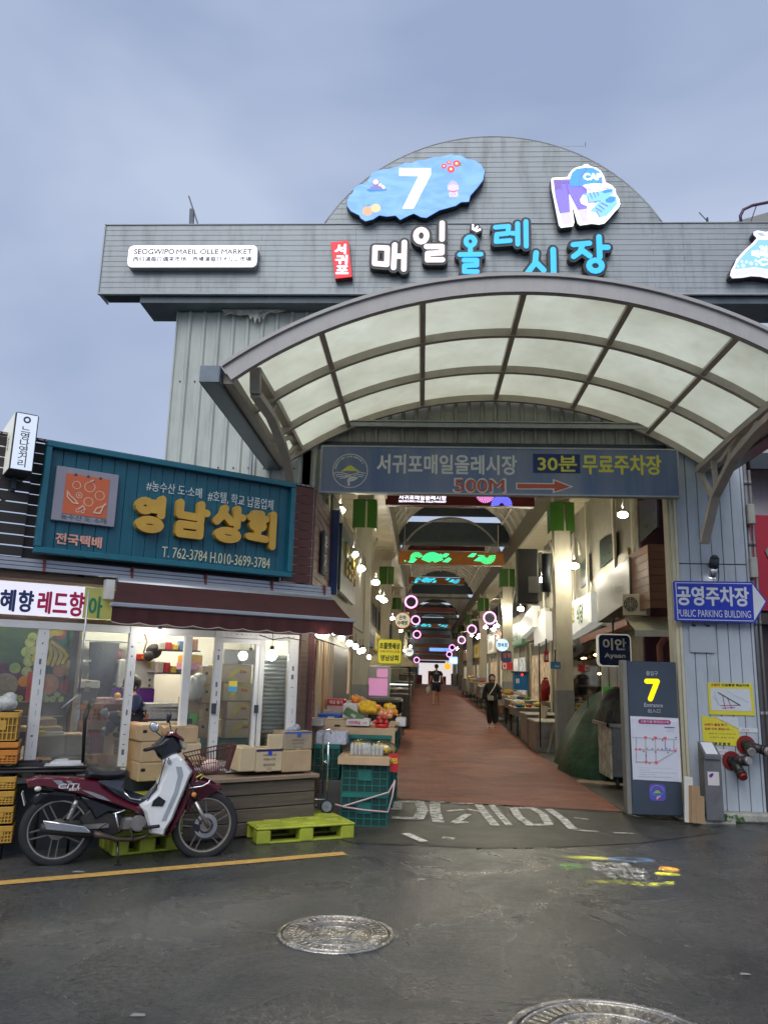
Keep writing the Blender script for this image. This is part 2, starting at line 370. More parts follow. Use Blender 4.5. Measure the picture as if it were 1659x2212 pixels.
DAMP=mat('damp_concrete',(.085,.082,.066),rough=.5,var=.45,scale=2.2,bump=.3,bscale=60,detail=9,rvar=.25)
b=strip([2.504,3.3],[10.3,14,18,26,34,42,50,130],.010)
struct('pavement',b,DAMP)
b=strip([-2.2,-.454],[10.3,14,18,26,34,42,50,130],.010)
struct('pavement',b,DAMP)
b=B();pts=[atZ(*p)for p in((700,1745),(850,1730),(1100,1744),(1345,1757),(1420,1775),(1560,1800),(1390,1822),(1180,1833),(1040,1834),(900,1828),(760,1822),(690,1800))]
b.add([(p.x,p.y,.004)for p in pts],[tuple(range(len(pts)))[::-1]],False)
struct('road_patch',b,mat('old_asphalt',(.050,.048,.038),rough=.42,var=.4,scale=3,bump=.6,bscale=110,detail=9,rvar=.25))
def worn(name,col,lo=.42,hi=.55):
 m=mat(name,col,rough=.6,var=.25,scale=20);nt=m.node_tree;N=nt.nodes;L=nt.links;b=N['Principled BSDF']
 tc=N.new('ShaderNodeTexCoord');mp=N.new('ShaderNodeMapping');mp.inputs['Scale'].default_value=(1,2.2,1);L.new(tc.outputs['Object'],mp.inputs[0])
 n=N.new('ShaderNodeTexNoise');n.inputs['Scale'].default_value=9;n.inputs['Detail'].default_value=8;n.inputs['Roughness'].default_value=.75
 L.new(mp.outputs[0],n.inputs['Vector']);mr=N.new('ShaderNodeMapRange');mr.inputs[1].default_value=lo;mr.inputs[2].default_value=hi;L.new(n.outputs['Fac'],mr.inputs[0]);L.new(mr.outputs[0],b.inputs['Alpha']);return m
def flatpoly(b,px,z):
 pts=[atZ(x,y)for x,y in px];b.add([(p.x,p.y,z)for p in pts],[tuple(range(len(pts)))[::-1]],False)
G=zc(1380,2860,1020)
def groundstroke(b,pts,w,z=.012):
 P=[atZ(*G(*p))for p in pts]
 for i in range(len(P)-1):
  a,c=P[i],P[i+1];d=(c-a).normalized();n=Vector((-d.y,d.x,0))*w/2;a=a-d*w*.2;c=c+d*w*.2
  b.add([(a.x-n.x,a.y-n.y,z),(c.x-n.x,c.y-n.y,z),(c.x+n.x,c.y+n.y,z),(a.x+n.x,a.y+n.y,z)],[(0,1,2,3)],False);z+=.0004
b=B();groundstroke(b,[(105,155),(110,110),(240,108),(262,160),(235,212),(95,205)],.13)
groundstroke(b,[(335,110),(335,165),(355,230)],.13);groundstroke(b,[(330,110),(380,112)],.1)
groundstroke(b,[(430,118),(560,122)],.07);groundstroke(b,[(410,165),(500,157)],.07);groundstroke(b,[(530,155),(600,168)],.07);groundstroke(b,[(530,185),(450,235),(520,232)],.09)
groundstroke(b,[(590,125),(640,190),(690,250)],.1);groundstroke(b,[(670,130),(720,190),(775,250)],.08)
groundstroke(b,[(810,145),(915,148),(975,185),(1010,245),(900,250),(830,200),(800,150)],.1)
groundstroke(b,[(1010,155),(1090,210),(1150,270)],.1);groundstroke(b,[(1160,278),(1300,288)],.05);groundstroke(b,[(1400,295),(1510,298)],.05)
groundstroke(b,[(160,300),(265,345)],.09);groundstroke(b,[(390,325),(440,330)],.09);groundstroke(b,[(1165,205),(1240,215)],.05)
WHITEWORN=worn('worn_white_paint',(.78,.76,.68),.41,.52)
struct('road_marking',b,WHITEWORN)
b=B();a=atZ(745,1845);c=atZ(0,1909.5);d=(c-a).normalized();n=Vector((-d.y,d.x,0))*.062;e=c+d*4
b.add([(a.x-n.x,a.y-n.y,.005),(a.x+n.x,a.y+n.y,.005),(e.x+n.x,e.y+n.y,.005),(e.x-n.x,e.y-n.y,.005)],[(0,1,2,3)],False)
struct('road_marking',b,worn('yellow_paint',(.62,.37,.10),.25,.36))
IRON=mat('cast_iron',(.48,.45,.40),rough=.25,metal=.85,var=.45,scale=11,bump=.35,bscale=60,rvar=.13)
def manhole(cx,cy,rad,label,seed,teeth):
 rng=random.Random(seed);t=thing('manhole_cover',label,'manhole cover',Tr(cx,cy,0))
 b=B();b.lathe([(rad*.93,.004),(rad*.93,.011),(rad,.009),(rad,.002)],n=64);part('frame',b,IRON,t)
 b=B();b.lathe([(0,.007),(rad*.90,.007),(rad*.905,.002)],n=64);part('lid',b,IRON,t)
 b=B()
 for r0,r1 in((.86,.89),(.62,.645),(.30,.33)):b.lathe([(rad*r0,.006),(rad*r0,.013),(rad*r1,.013),(rad*r1,.006)],n=56)
 for i in range(teeth):
  a=2*math.pi*i/teeth;b.cbox((rad*.755*math.cos(a),rad*.755*math.sin(a),.009),(rad*.15,rad*.055,.008),rz=math.degrees(a))
 for i in range(46):
  a=rng.uniform(0,6.28);q=rng.uniform(.36,.58)*rad;b.cbox((q*math.cos(a),q*math.sin(a),.009),(rad*.05,rad*.03,.006),rz=rng.uniform(0,180))
 for k in range(-2,3):b.cbox((k*rad*.085,0,.0095),(rad*.035,rad*.4*(1-abs(k)*.2),.006))
 part('relief',b,IRON,t)
p=atZ(725,2019);manhole(p.x,p.y,.365,'worn wet round manhole cover in the middle of the street',1,40)
p=atZ(1337,2262);manhole(p.x,p.y,.50,'large round manhole cover cut off at the bottom of the picture',2,54)
for i,(x,y,w)in enumerate([(912,1902,.03),(1610,2108,.03),(298,2197,.035),(640,2035,.03),(170,1886,.05)]):
 p=atZ(x,y);b=B();b.add([(-w,-w*.4,.006),(w,-w*.3,.007),(w*.8,w*.5,.006),(-w*.7,w*.4,.009)],[(0,1,2,3)],False)
 solo('litter',b,mat('wet_paper',(.34,.33,.29),var=.2),Tr(p.x,p.y,0),['tiny white scrap on the road left of the road projection','tiny pale scrap on the road by the right edge','crumpled pale scrap at the bottom left of the road','small pale scrap beside the middle manhole cover','pale scrap on the road beside the motorcycle rear wheel'][i],'litter')
# MARKET HALL: gate front
GY=9.95;FY=9.62
SID=mat('grey_siding',(.375,.412,.425),rough=.42,metal=.15,var=.10,scale=2.5,stretch=(.5,1,9),bump=.08,dirt=.42)
SIDD=mat('grey_siding_edge',(.42,.46,.48),rough=.4,var=.08)
DARK=mat('dark_steel',(.035,.045,.055),rough=.6,var=.3)
CORR=mat('pale_green_sheet',(.53,.57,.52),rough=.55,var=.07,scale=1.2,dirt=.30,bump=.03)
CORR2=mat('sallow_sheet',(.34,.335,.28),rough=.6,var=.14,scale=1.6,dirt=.5)
PILM=mat('pale_blue_sheet',(.45,.50,.55),rough=.5,var=.07,scale=1.4,dirt=.22,bump=.03)
TRIM=mat('cream_trim',(.62,.58,.42),rough=.55,var=.12,scale=3,dirt=.2)
hall=thing('market_hall','grey clad covered market hall gate with domed sign wall above the arcade','market hall',Tr(0,GY,0))
hI=Tr(0,-GY,0)
FM=Tr(0,FY,0)
def hp(name,b,m,label=None,kind=None):return part(name,b,m,hall,hI,label,kind)
x0,z1=inM(FM,230,486);_,z0=inM(FM,216,632);x1=9.5
sx=inM(FM,767,560)[0]
b=B();b.box(x0+.02,x1-.02,FY+.03,GY-.02,z0+.01,z1-.01);hp('fascia_core',b,DARK)
NR=13;ph=(z1-z0)/NR;cache={}
rng=random.Random(3)
def plank(x0,x1,z,h):
 b=B();y=FY
 pr=[(y+.030,z+h),(y+.003,z+h),(y+.003,z+.014),(y-.001,z+.009),(y-.001,z+.001),(y+.030,z+.001)]
 vs=[(x0,a,c)for a,c in pr]+[(x1,a,c)for a,c in pr];n=len(pr)
 b.add(vs,[tuple(range(n)),tuple(range(2*n-1,n-1,-1))]+[(i,i+n,(i+1)%n+n,(i+1)%n)for i in range(n)],False);return b
for r in range(NR):
 xs=[x0,sx,sx+3.1+(r%2)*.9,x1]if r%2 else[x0,x0+2.2,sx,sx+4.4,x1]
 for a,c in zip(xs,xs[1:]):hp('siding_plank',plank(a+.0015,c-.0015,z0+r*ph,ph-.001),SID)
dl=inM(FM,700,480)[0];dr=inM(FM,1432,487)[0];dt=inM(FM,1062,294);cxD=(dl+dr)/2;hw=(dr-dl)/2;sag=dt[1]-z1;RD=(hw*hw+sag*sag)/(2*sag);czD=dt[1]-RD
def halfw(z):return math.sqrt(max(0,RD*RD-(z-czD)**2))
r=0;z=z1+.004
while z<dt[1]-.01:
 zt=min(z+ph-.001,dt[1]-.001);k=5;pts=[]
 for i in range(k+1):q=z+(zt-z)*i/k;pts.append((cxD+halfw(q),q))
 pts+=[(2*cxD-x,q)for x,q in pts[::-1]]
 cuts=[-9,9]if r%3 else[-9,cxD-.8+(r%2)*2.1,9]
 for a,c in zip(cuts,cuts[1:]):
  pp=[(min(max(x,a+.0015),c-.0015),q)for x,q in pts]
  b=B();b.poly(pp,FY+.003,FY+.03);lip=(max(a+.002,2*cxD-pts[0][0]),min(c-.002,pts[0][0]));b.box(lip[0],lip[1],FY-.001,FY+.0025,z+.001,z+.009);hp('siding_plank',b,SID)
 r+=1;z+=ph
b=B();arc=[(cxD+(RD+.0)*math.cos(t),czD+RD*math.sin(t))for t in[math.asin((z1-czD)/RD)+(math.pi-2*math.asin((z1-czD)/RD))*i/40 for i in range(41)]]
b.poly(arc,FY+.032,GY+.2);hp('dome_core',b,DARK)
for i in range(40):
 pass
b=B();b.tube([(x,FY+.01,z+.006)for x,z in arc],.014,6);b.tube([(x,FY+.28,z+.006)for x,z in arc],.014,6)
vs=[];
for x,z in arc:vs+=[(x,FY+.01,z+.012),(x,FY+.3,z+.012)]
b.add(vs,[(2*i,2*i+1,2*i+3,2*i+2)for i in range(40)],True);hp('dome_edge_trim',b,SIDD)
b=B();b.box(x0-.015,x1,FY-.012,GY,z1+.0005,z1+.012);b.box(x0-.02,x0-.001,FY-.012,GY,z0-.01,z1+.012);b.box(x0-.02,x1,FY-.014,FY+.03,z0-.022,z0-.001);hp('flashing',b,SIDD)
xs0=inM(FM,300,640)[0]
b=B();b.box(xs0,x1,FY+.05,GY+.3,z0-.12,z0-.024);hp('soffit',b,mat('blue_grey_steel',(.10,.13,.15),rough=.5,var=.3,scale=4))
bz=B();rng=random.Random(9)
tx=inM(Tr(0,GY-.09,0),480,660)[0];top=z0-.125;pts=[(0,0),(.9,0),(.93,-.02),(.8,-.05),(.72,-.04),(.66,-.07),(.62,-.16),(.59,-.10),(.57,-.2),(.53,-.12),(.50,-.22),(.47,-.1),(.43,-.16),(.40,-.07),(.28,-.09),(.12,-.06),(.05,-.09)]
bz.poly([(tx+x*.95,top+z)for x,z in pts],GY-.10,GY-.085);hp('torn_insulation',bz,mat('dirty_foam',(.5,.5,.44),var=.5,scale=12,bump=.8))
WM=Tr(0,GY,0)
lx=inM(WM,388,655)[0];pitch=.205;ztop=z0-.125
def sheet(xa,z0,z1,w=pitch,y=GY,rib=.032,depth=.028):
 pr=[(xa,y),(xa+w-rib*2.1,y),(xa+w-rib*1.6,y-depth),(xa+w-rib*.6,y-depth),(xa+w-.002,y)]
 b=B();vs=[(a,c,z0)for a,c in pr]+[(a,c,z1)for a,c in pr];n=len(pr)
 b.add(vs,[(i,i+1,i+1+n,i+n)for i in range(n-1)],False);b.box(xa,xa+w-.002,y+.001,y+.03,z0,z1);return b
i=0;x=lx
while x<-1.55:
 hp('wall_sheet',sheet(x,0,ztop),CORR);x+=pitch
b=B();b.box(lx-.02,lx+.0,GY-.02,GY+9,0,z1-.2);hp('side_wall',b,CORR)
b=B()
for zz in(4.24,5.46):
 x=lx+.1
 while x<-1.7:b.cyl((x,GY-.012,zz),(x,GY+.0,zz),.011,8);x+=pitch
hp('screw',b,DARK,kind='stuff')
b=B();b.box(-1.55,-1.30,GY+.02,GY+.05,5.4,ztop-.02);hp('wall_opening',b,DARK)
x=-1.5
while x<3.2:
 hp('wall_sheet',sheet(x,4.62,ztop,.176,GY+.01,.026,.03),CORR2);x+=.176
b=B();b.box(-1.5,3.35,GY-.13,GY-.03,4.80,4.86);b.box(-1.5,3.35,GY-.15,GY-.03,4.865,4.88);hp('wall_gutter',b,mat('dull_zinc',(.30,.31,.30),rough=.4,metal=.5,var=.2))
b=B();b.box(-1.4,3.4,GY-.02,GY+.2,4.52,4.618);b.box(-1.3,3.3,GY+.0,GY+.25,4.0,4.53);hp('lintel',b,DARK)
b=B();b.box(-1.60,-1.32,GY+.05,GY+.6,0,4.6);hp('left_jamb',b,CORR2)
for k in range(2):hp('wall_sheet',sheet(-1.62+.15*k,0,4.62,.15,GY+.0,.02,.012),CORR2)
PX0=inM(WM,1487,1650)[0];PX1=inM(WM,1632,1531)[0];npan=6;pw=(PX1-PX0)/npan
for k in range(npan):
 for za,zb in((.10,3.05),(3.06,6.4)):
  b=B();b.rbox(PX0+k*pw+.004,PX0+(k+1)*pw-.004,GY-.028,GY+.02,za,zb-.004,.004);hp('pillar_panel',b,PILM)
b=B();b.box(PX0,PX1,GY-.012,GY+.3,.1,6.4);hp('pillar_core',b,mat('groove_grey',(.10,.12,.14),var=.2))
b=B();b.box(PX0-.075,PX0-.035,GY-.02,GY+.02,.05,4.6);b.box(PX0-.034,PX0-.002,GY-.045,GY+.02,.05,4.6);b.box(PX0-.09,PX0-.036,GY+.03,GY+.22,.05,4.6);hp('door_trim',b,TRIM)
b=B();b.rbox(PX1+.0,PX1+.03,GY-.04,GY+.3,.1,6.4,.004);hp('corner_trim',b,PILM)
b=B();b.rbox(PX0-.2,PX1+.6,GY-.2,GY+.8,0,.10,.02);b.cbox((PX0+.15,GY-.24,.03),(.5,.16,.07),rz=8);hp('concrete_footing',b,mat('rough_concrete',(.42,.41,.36),var=.3,scale=9,bump=.6,dirt=.3))
ri=inM(FM,415,470)
for(pa,pb,r_,lab)in(((430,482),(408,423),.012,'thin dark rod leaning on the parapet roof'),((414,484),(415,452),.035,'short grey post standing on the parapet roof')):
 a=atY(*pa,FY+.1);c=atY(*pb,FY+.1);b=B();b.beam((0,0,-.05),c-a,r_*1.6);solo('roof_post',b,mat('post_grey',(.16,.18,.2),var=.2),Tr(*a),lab,'post')
a=[atY(*p,FY+.4)for p in((1601,480),(1599,466),(1606,452),(1625,443),(1660,436),(1700,430))];b=B();b.tube([p-a[0]for p in a],.022,8)
a2=atY(1634,443,FY+.4)-a[0];b.beam(a2,atY(1622,478,FY+.4)-a[0],.012)
solo('bent_pipe',b,mat('plum_pipe',(.10,.04,.09),rough=.4),Tr(*a[0]),'bent dark purple pipe arching over the parapet at right','pipe')
a=[atY(*p,FY+.2)for p in((1529,488),(1526,475),(1510,458))];b=B();b.tube([p-a[0]for p in a],.007,6);b.tube([(0,0,-.02),(0,0,.13)],.014,6)
solo('loose_wire',b,DARK,Tr(*a[0]),'loose black wire curling up from the parapet','wire')
b=B();q=[atY(*p,FY+1.2)for p in((1560,486),(1720,440),(1720,500))];b.poly([(p.x,p.z)for p in q],FY+1.2,FY+5)
hp('rear_roof',b,mat('roof_beige',(.32,.32,.30),var=.1))
# CANOPY
CX,HW,SAG,ZA=.90,2.78,.92,5.26;RC=(HW*HW+SAG*SAG)/(2*SAG);CZ=ZA-RC;TH=math.asin(HW/RC)
CY0,CY1=6.80,9.90
canopy=thing('entrance_canopy','arched canopy of cream translucent panels with beige steel ribs over the market entrance','canopy',Tr(CX,CY1,4.3));cI=Tr(-CX,-CY1,-4.3)
BEI=mat('beige_steel',(.46,.41,.34),rough=.5,var=.1,scale=5,dirt=.12)
BEIL=mat('front_rib_steel',(.46,.44,.42),rough=.42,var=.08,scale=5,dirt=.1)
PANEL=mat('milky_sheet',(.94,.93,.78),rough=.35,var=.12,scale=1.1,dirt=.06,thin=.90,detail=7)
def cp(name,b,m):return part(name,b,m,canopy,cI)
def arcp(t,r=0.0):return(CX+(RC+r)*math.sin(t),CZ+(RC+r)*math.cos(t))
def rib(y0,y1,r0,r1,t0=-TH,t1=TH,n=36):
 b=B();vs=[]
 for i in range(n+1):
  t=t0+(t1-t0)*i/n
  for rr,y in((r0,y0),(r1,y0),(r1,y1),(r0,y1)):x,z=arcp(t,rr);vs.append((x,y,z))
 fs=[(4*i+j,4*i+(j+1)%4,4*i+4+(j+1)%4,4*i+4+j)for i in range(n)for j in range(4)]+[(3,2,1,0),tuple(4*n+j for j in range(4))]
 for f in fs:pass
 b.add(vs,[f[::-1]for f in fs],False);return b
cp('front_rib',rib(CY0,CY0+.07,-.10,.05),BEIL)
cp('front_drip_edge',rib(CY0-.03,CY0+.16,.052,.085),BEIL)
YS=[CY0+.02,CY0+1.04,CY0+2.07,CY1-.04]
for y in YS[1:]:cp('arch_rib',rib(y-.03,y+.03,-.085,.0),BEI)
TX=[-TH]+[math.asin((x-CX)/RC)for x in(-1.03,-.05,.93,1.95,2.92)]+[TH]
for t in TX[1:-1]:
 b=B();x,z=arcp(t,-.035);b.cbox((x,(CY0+CY1)/2,z),(.055,CY1-CY0-.02,.068),ry=math.degrees(t));cp('purlin',b,BEI)
for t,s in((-TH,-1),(TH,1)):
 b=B();x,z=arcp(t,-.03);b.box(x-.05,x+.05,CY0+.072,CY1,z-.07,z+.03);cp('eave_beam',b,BEI)
 b=B();xa=x+s*.06;xb=x+s*.24;b.box(min(xa,xb),max(xa,xb),CY0-.05,CY1+.1,z-.10,z-.09)
 b.box(xb-.006,xb+.006,CY0-.05,CY1+.1,z-.10,z+.06);b.box(xa-.006,xa+.006,CY0-.05,CY1+.1,z-.10,z+.06);b.box(min(xa,xb),max(xa,xb),CY0-.056,CY0-.044,z-.10,z+.06)
 cp('side_gutter',b,mat('gutter_blue_grey',(.13,.16,.19),rough=.4,var=.2,metal=.3))
for i in range(6):
 for j in range(3):
  b=rib(YS[j]+.02,YS[j+1]-.02,.004,.012,TX[i]+.004,TX[i+1]-.004,8);cp('roof_panel',b,PANEL)
def bracket(X,top,bot,struts,wallp,name='bracket'):
 b=B();P=lambda p:atX(p[0],p[1],X)
 for a,c in zip(top,top[1:]):b.beam(P(a),P(c),.07,.10,up=(1,0,0))
 for a,c in zip(bot,bot[1:]):b.beam(P(a),P(c),.07,.10,up=(1,0,0))
 for a,c in struts:b.beam(P(a),P(c),.05,.05,up=(1,0,0))
 cp(name,b,BEI)
bracket(-1.66,[(552,800),(600,880),(655,985)],[(552,795),(552,850),(585,898),(606,950),(618,990),(628,1036)],[((585,898),(592,868)),((606,950),(632,943)),((618,990),(640,962))],None)
bracket(3.4,[(1700,848),(1600,932),(1511,1015)],[(1700,870),(1640,925),(1585,990),(1545,1070),(1521,1172)],[((1540,990),(1548,1055)),((1583,952),(1575,1005)),((1515,1025),(1540,1075)),((1600,935),(1560,995)),((1640,905),(1620,950))],None)
b=B();a=atY(545,955,GY-.3);b.cyl((a.x,GY-.3,2),(a.x,GY-.3,a.z+.1),.025,8);cp('drain_pipe',b,mat('zinc_pipe',(.3,.31,.32),rough=.4,metal=.4))
# DIRECTION BANNER 500M
SY=9.72;SM=Tr(0,SY,0)
(ax,az),(bx,bz)=inM(SM,697,966),inM(SM,1466,1070);(cx_,cz_)=inM(SM,695,1062)
az=(az+inM(SM,1465,972)[1])/2;bz=(bz+cz_)/2
sg=thing('direction_banner','faded blue banner sign with a red arrow and 500M hung across the market entrance','sign',Tr(ax,SY,bz));sI=Tr(-ax,0,-bz)
def faded():
 m=mat('faded_blue_print',(.07,.115,.20),rough=.35,var=.2,scale=1.3,stretch=(1.4,1,.12),bump=.02);nt=m.node_tree
 r=[n for n in nt.nodes if n.type=='VALTORGB'][0];r.color_ramp.elements[0].color=(.05,.12,.26,1);r.color_ramp.elements[1].color=(.23,.25,.31,1);return m
b=B();b.box(ax,bx,0,.1,bz,az);part('panel',b,faded(),sg,sI)
b=B();b.box(ax-.02,bx+.02,-.008,.11,az,az+.02);b.box(ax-.02,bx+.02,-.008,.11,bz-.02,bz);b.box(ax-.02,ax,-.008,.11,bz,az);b.box(bx,bx+.02,-.008,.11,bz,az);part('frame',b,mat('tin_frame',(.34,.36,.36),rough=.4,metal=.4),sg,sI)
SZ=zc(1150,950,1650)
def sp(X,Y):return inM(SM,*SZ(X,Y))
def fitbox(f,x0,y0,x1,y1):a,c=f(x0,y0),f(x1,y1);return(a[0]+c[0])/2,(a[1]+c[1])/2,abs(c[0]-a[0]),abs(a[1]-c[1])
FW=mat('faded_white_print',(.66,.66,.62),var=.08);FYL=mat('faded_yellow_print',(.70,.66,.08),var=.1);FR=mat('faded_red_print',(.55,.10,.04),var=.1);NAVY=mat('navy_patch',(.015,.03,.13),var=.1)
def word(name,s,f,box,m,root,I,bold=.03,y=0,d=.003,**k):
 cx,cz,w,h=fitbox(f,*box);b=B();letters(b,s,cx,cz,w,h,y,d,bold,**k);return part(name,b,m,root,I)
word('lettering','서귀포매일올레시장',sp,(228,710,737,785),FW,sg,sI,.03,smear=.006)
cx,cz,w,h=fitbox(sp,797,708,971,780);b=B();b.box(cx-w/2,cx+w/2,-.0025,.001,cz-h/2,cz+h/2);part('patch',b,NAVY,sg,sI)
word('lettering','30분',sp,(815,716,958,773),FYL,sg,sI,.03,y=-.0026,smear=.005)
word('lettering','무료주차장',sp,(980,712,1268,785),FYL,sg,sI,.03,smear=.007)
word('lettering_outline','500M',sp,(506,798,697,852),FW,sg,sI,0,d=.003,smear=.010)
word('lettering','500M',sp,(511,802,692,848),FR,sg,sI,.01,y=-.0035,d=.003)
def polyat(f,pts):return[f(*p)for p in pts]
b=B();b.poly(polyat(sp,[(735,814),(870,816),(870,800),(946,829),(870,853),(870,840),(735,839)]),-.002,.0005);part('arrow_outline',b,FW,sg,sI)
b=B();b.poly(polyat(sp,[(740,818),(876,820),(876,807),(934,829),(876,847),(876,835),(740,835)]),-.004,-.0021);part('arrow',b,FR,sg,sI)
EZ=zc(1150,1600,250);ep=lambda X,Y:inM(SM,*EZ(X,Y))
def emblem(root,I,ep,ml,my,y=0.0,fish=None,wave=None):
 c=ep(840,770);r=abs(ep(1268,770)[0]-c[0]);b=B();b.ring(c[0],c[1],r*.955,r,y-.0015,y,40);part('emblem_ring',b,ml,root,I)
 b=B();b.poly([ep(*p)for p in[(610,795),(800,650),(870,645),(950,700),(1075,790),(1020,795),(960,775),(880,780),(760,770)]],y-.0015,y);part('emblem_mountain',b,my,root,I)
 b=B();u=abs(ep(100,0)[0]-ep(0,0)[0])/100
 for ln in([(440,840),(500,805),(640,815),(780,855),(860,870),(960,840),(1080,805),(1200,835)],[(490,880),(560,855),(690,875),(780,890)],[(930,885),(1060,860),(1170,880)],[(520,915),(600,905),(700,920),(860,880)],[(590,950),(700,945),(830,900)],[(1020,920),(1080,905),(1140,920)]):b.strokes([[ep(*p)for p in ln]],20*u,y-.0016,y)
 part('emblem_waves',b,wave or ml,root,I)
 b=B();b.poly([ep(*p)for p in[(770,990),(810,930),(860,905),(960,910),(1030,940),(1010,970),(920,1020),(870,1020),(820,1060),(845,1110),(790,1145),(780,1080)]],y-.003,y);part('emblem_fish',b,fish or ml,root,I)
 b=B();s='Seogwipo Maeil Olle Shopping D'
 for i,ch in enumerate(s):
  if ch==' ':continue
  t=R(172-138*i/(len(s)-1));q=B();letters(q,ch,0,0,None,r*.1,0,.002,.02,res=2);M=Tr(c[0]+r*.84*math.cos(t),y,c[1]+r*.84*math.sin(t))@Ry(math.degrees(math.pi/2-t));b.M=M;b.add(q.v,q.f,False)
 b.M=None;part('emblem_lettering',b,ml,root,I)
emblem(sg,sI,ep,FW,FYL)
# LIT SIGNS ON THE FASCIA
BLK=mat('sign_return_black',(.012,.02,.022),rough=.35,var=.1)
def lit(name,col,s=1.0):return glow(name,col,s*.76)
LW=lit('lit_white',(1.0,.98,1.0),1.15);LPK=lit('lit_pinkwhite',(.93,.76,.80),.85);LCY=lit('lit_cyan',(.03,.44,.95),.95)
LRED=lit('lit_red',(.85,.015,.03),.9);LBL=lit('lit_sky_blue',(.16,.40,.92),.95)
PRV=lit('lit_purple_ink',(.28,.22,.55),.6);LLAV=lit('lit_lavender',(.75,.68,.95),.9)
def fp(f,off=0.0):return lambda X,Y:inM(FM,*f(X,Y),off)
D_=lambda x,y:(x,y)
f4=fp(zc(300,750,1100),-.11)
cx,cz,w,h=fitbox(f4,256,216,958,336)
t=thing('name_board','white backlit board reading SEOGWIPO MAEIL OLLE MARKET on the left of the fascia','sign',Tr(cx,FY,cz));I=Tr(-cx,-0,-cz)
b=B();b.poly(rrect(cx,cz,w+.01,h+.01,.075),-.10,-.012);part('case',b,mat('sign_case_grey',(.25,.27,.29),rough=.4),t,I)
b=B();b.poly(rrect(cx,cz,w-.01,h-.01,.07),-.112,-.101);part('face',b,lit('lit_white_board',(1.0,.97,1.0),1.25),t,I)
INK=mat('dark_violet_ink',(.06,.045,.10),var=.05)
word('lettering','SEOGWIPO',f4,(288,237,506,265),INK,t,I,.022,y=-.1125)
word('lettering','MAEIL OLLE MARKET',f4,(520,238,933,264),INK,t,I,.018,y=-.1125)
word('lettering','西归浦毎日偶来市场',f4,(282,279,570,306),INK,t,I,.022,y=-.1125)
word('lettering','西帰浦毎日オルレ市場',f4,(609,279,929,306),INK,t,I,.022,y=-.1125)
q=[f4(*p)for p in((1367,200),(1462,190),(1483,388),(1392,398))];c=(sum(p[0]for p in q)/4,sum(p[1]for p in q)/4)
t=thing('red_plate_sign','small tilted red backlit plate with three white letters one above another','sign',Tr(c[0],FY,c[1]));I=Tr(-c[0],0,-c[1])
b=B();b.poly([(c[0]+(p[0]-c[0])*1.04,c[1]+(p[1]-c[1])*1.03)for p in q],-.10,-.012);part('case',b,mat('dark_red_case',(.10,.008,.01),rough=.4),t,I)
b=B();b.poly(q,-.112,-.101);part('face',b,LRED,t,I)
for ch,bx in zip('서귀포',((1393,212,1447,262),(1395,272,1455,320),(1398,330,1461,372))):word('lettering',ch,f4,bx,LW,t,I,.05,y=-.1125)
f3=fp(zc(1150,450,1650),-.12)
GL={
'm':([[(.10,.12),(.08,.82)],[(.08,.82),(.50,.82)],[(.50,.82),(.50,.14)],[(.50,.14),(.10,.12)]],[[(.70,.92),(.68,.0)],[(.96,.98),(.96,-.06)],[(.70,.46),(.96,.46)]]),
}
def gl(*s):return[list(x)for x in s]
GLY={
'매':gl([(.06,.18),(.06,.80),(.42,.78),(.42,.14),(.06,.18)],[(.64,.90),(.62,.02)],[(.92,1.0),(.92,-.04)],[(.64,.46),(.92,.46)]),
'일':gl(circ(.24,.66,.18,12,rz=.17),[(.92,1.0),(.92,.56)],[(.42,.36),(.92,.36),(.92,.19),(.46,.17),(.46,.0),(.94,.0)]),
'올':gl(circ(.5,.80,.17,12,rz=.115),[(.5,.62),(.5,.52)],[(.10,.46),(.9,.47)],[(.26,.32),(.74,.32),(.74,.19),(.28,.18),(.28,.03),(.76,.03)]),
'레':gl([(.06,.76),(.44,.80),(.42,.52),(.10,.48),(.08,.20),(.48,.24)],[(.54,.52),(.70,.52)],[(.70,.90),(.70,.10)],[(.94,.98),(.94,.02)]),
'시':gl([(.34,.88),(.30,.5),(.08,.16)],[(.32,.54),(.56,.24)],[(.86,1.0),(.86,-.1)]),
'장':gl([(.06,.78),(.48,.82)],[(.30,.80),(.24,.58),(.06,.44)],[(.28,.62),(.48,.46)],[(.74,1.0),(.74,.42)],[(.74,.70),(.96,.70)],circ(.62,.18,.17,12,rz=.155)),
}
for ch,bx,m,lab in(('매',(212,436,334,530),LPK,'first raised letter of the market name, pinkish white with black rim'),('일',(362,366,472,500),LPK,'second raised letter of the market name, pinkish white, set higher'),
('올',(520,404,616,548),LCY,'cyan raised letter topped by little white rays'),('레',(652,358,780,452),LCY,'cyan raised letter set highest, below the jeans and cap sign'),
('시',(768,462,890,562),LCY,'cyan raised letter half hidden by the canopy top'),('장',(936,416,1080,545),LCY,'last cyan raised letter of the market name at the right')):
 cx,cz,w,h=fitbox(f3,*bx);X,Z=cx-w/2,cz-h/2
 t=thing('raised_letter',lab,'sign letter',Tr(cx,FY,cz),'raised letters of the market name');I=Tr(-cx,0,-cz)
 fa=.074 if ch not in '올레' else .066
 b=B();b.strokes(GLY[ch],fa+.075,-.115,-.012,(X,Z,w,h));part('rim',b,BLK,t,I)
 b=B();b.strokes(GLY[ch],fa,-.130,-.119,(X,Z,w,h));part('face',b,m,t,I)
 if ch=='올':
  rays=[[f3(*p)for p in r_]for r_ in(((590,394),(603,388)),((583,390),(594,378)),((577,386),(577,372)))]
  b=B();b.strokes(rays,.075,-.112,-.012);part('ray_rim',b,BLK,t,I)
  b=B();b.strokes(rays,.028,-.128,-.119);part('ray',b,LW,t,I)
f7=fp(zc(1250,540,550),-.12)
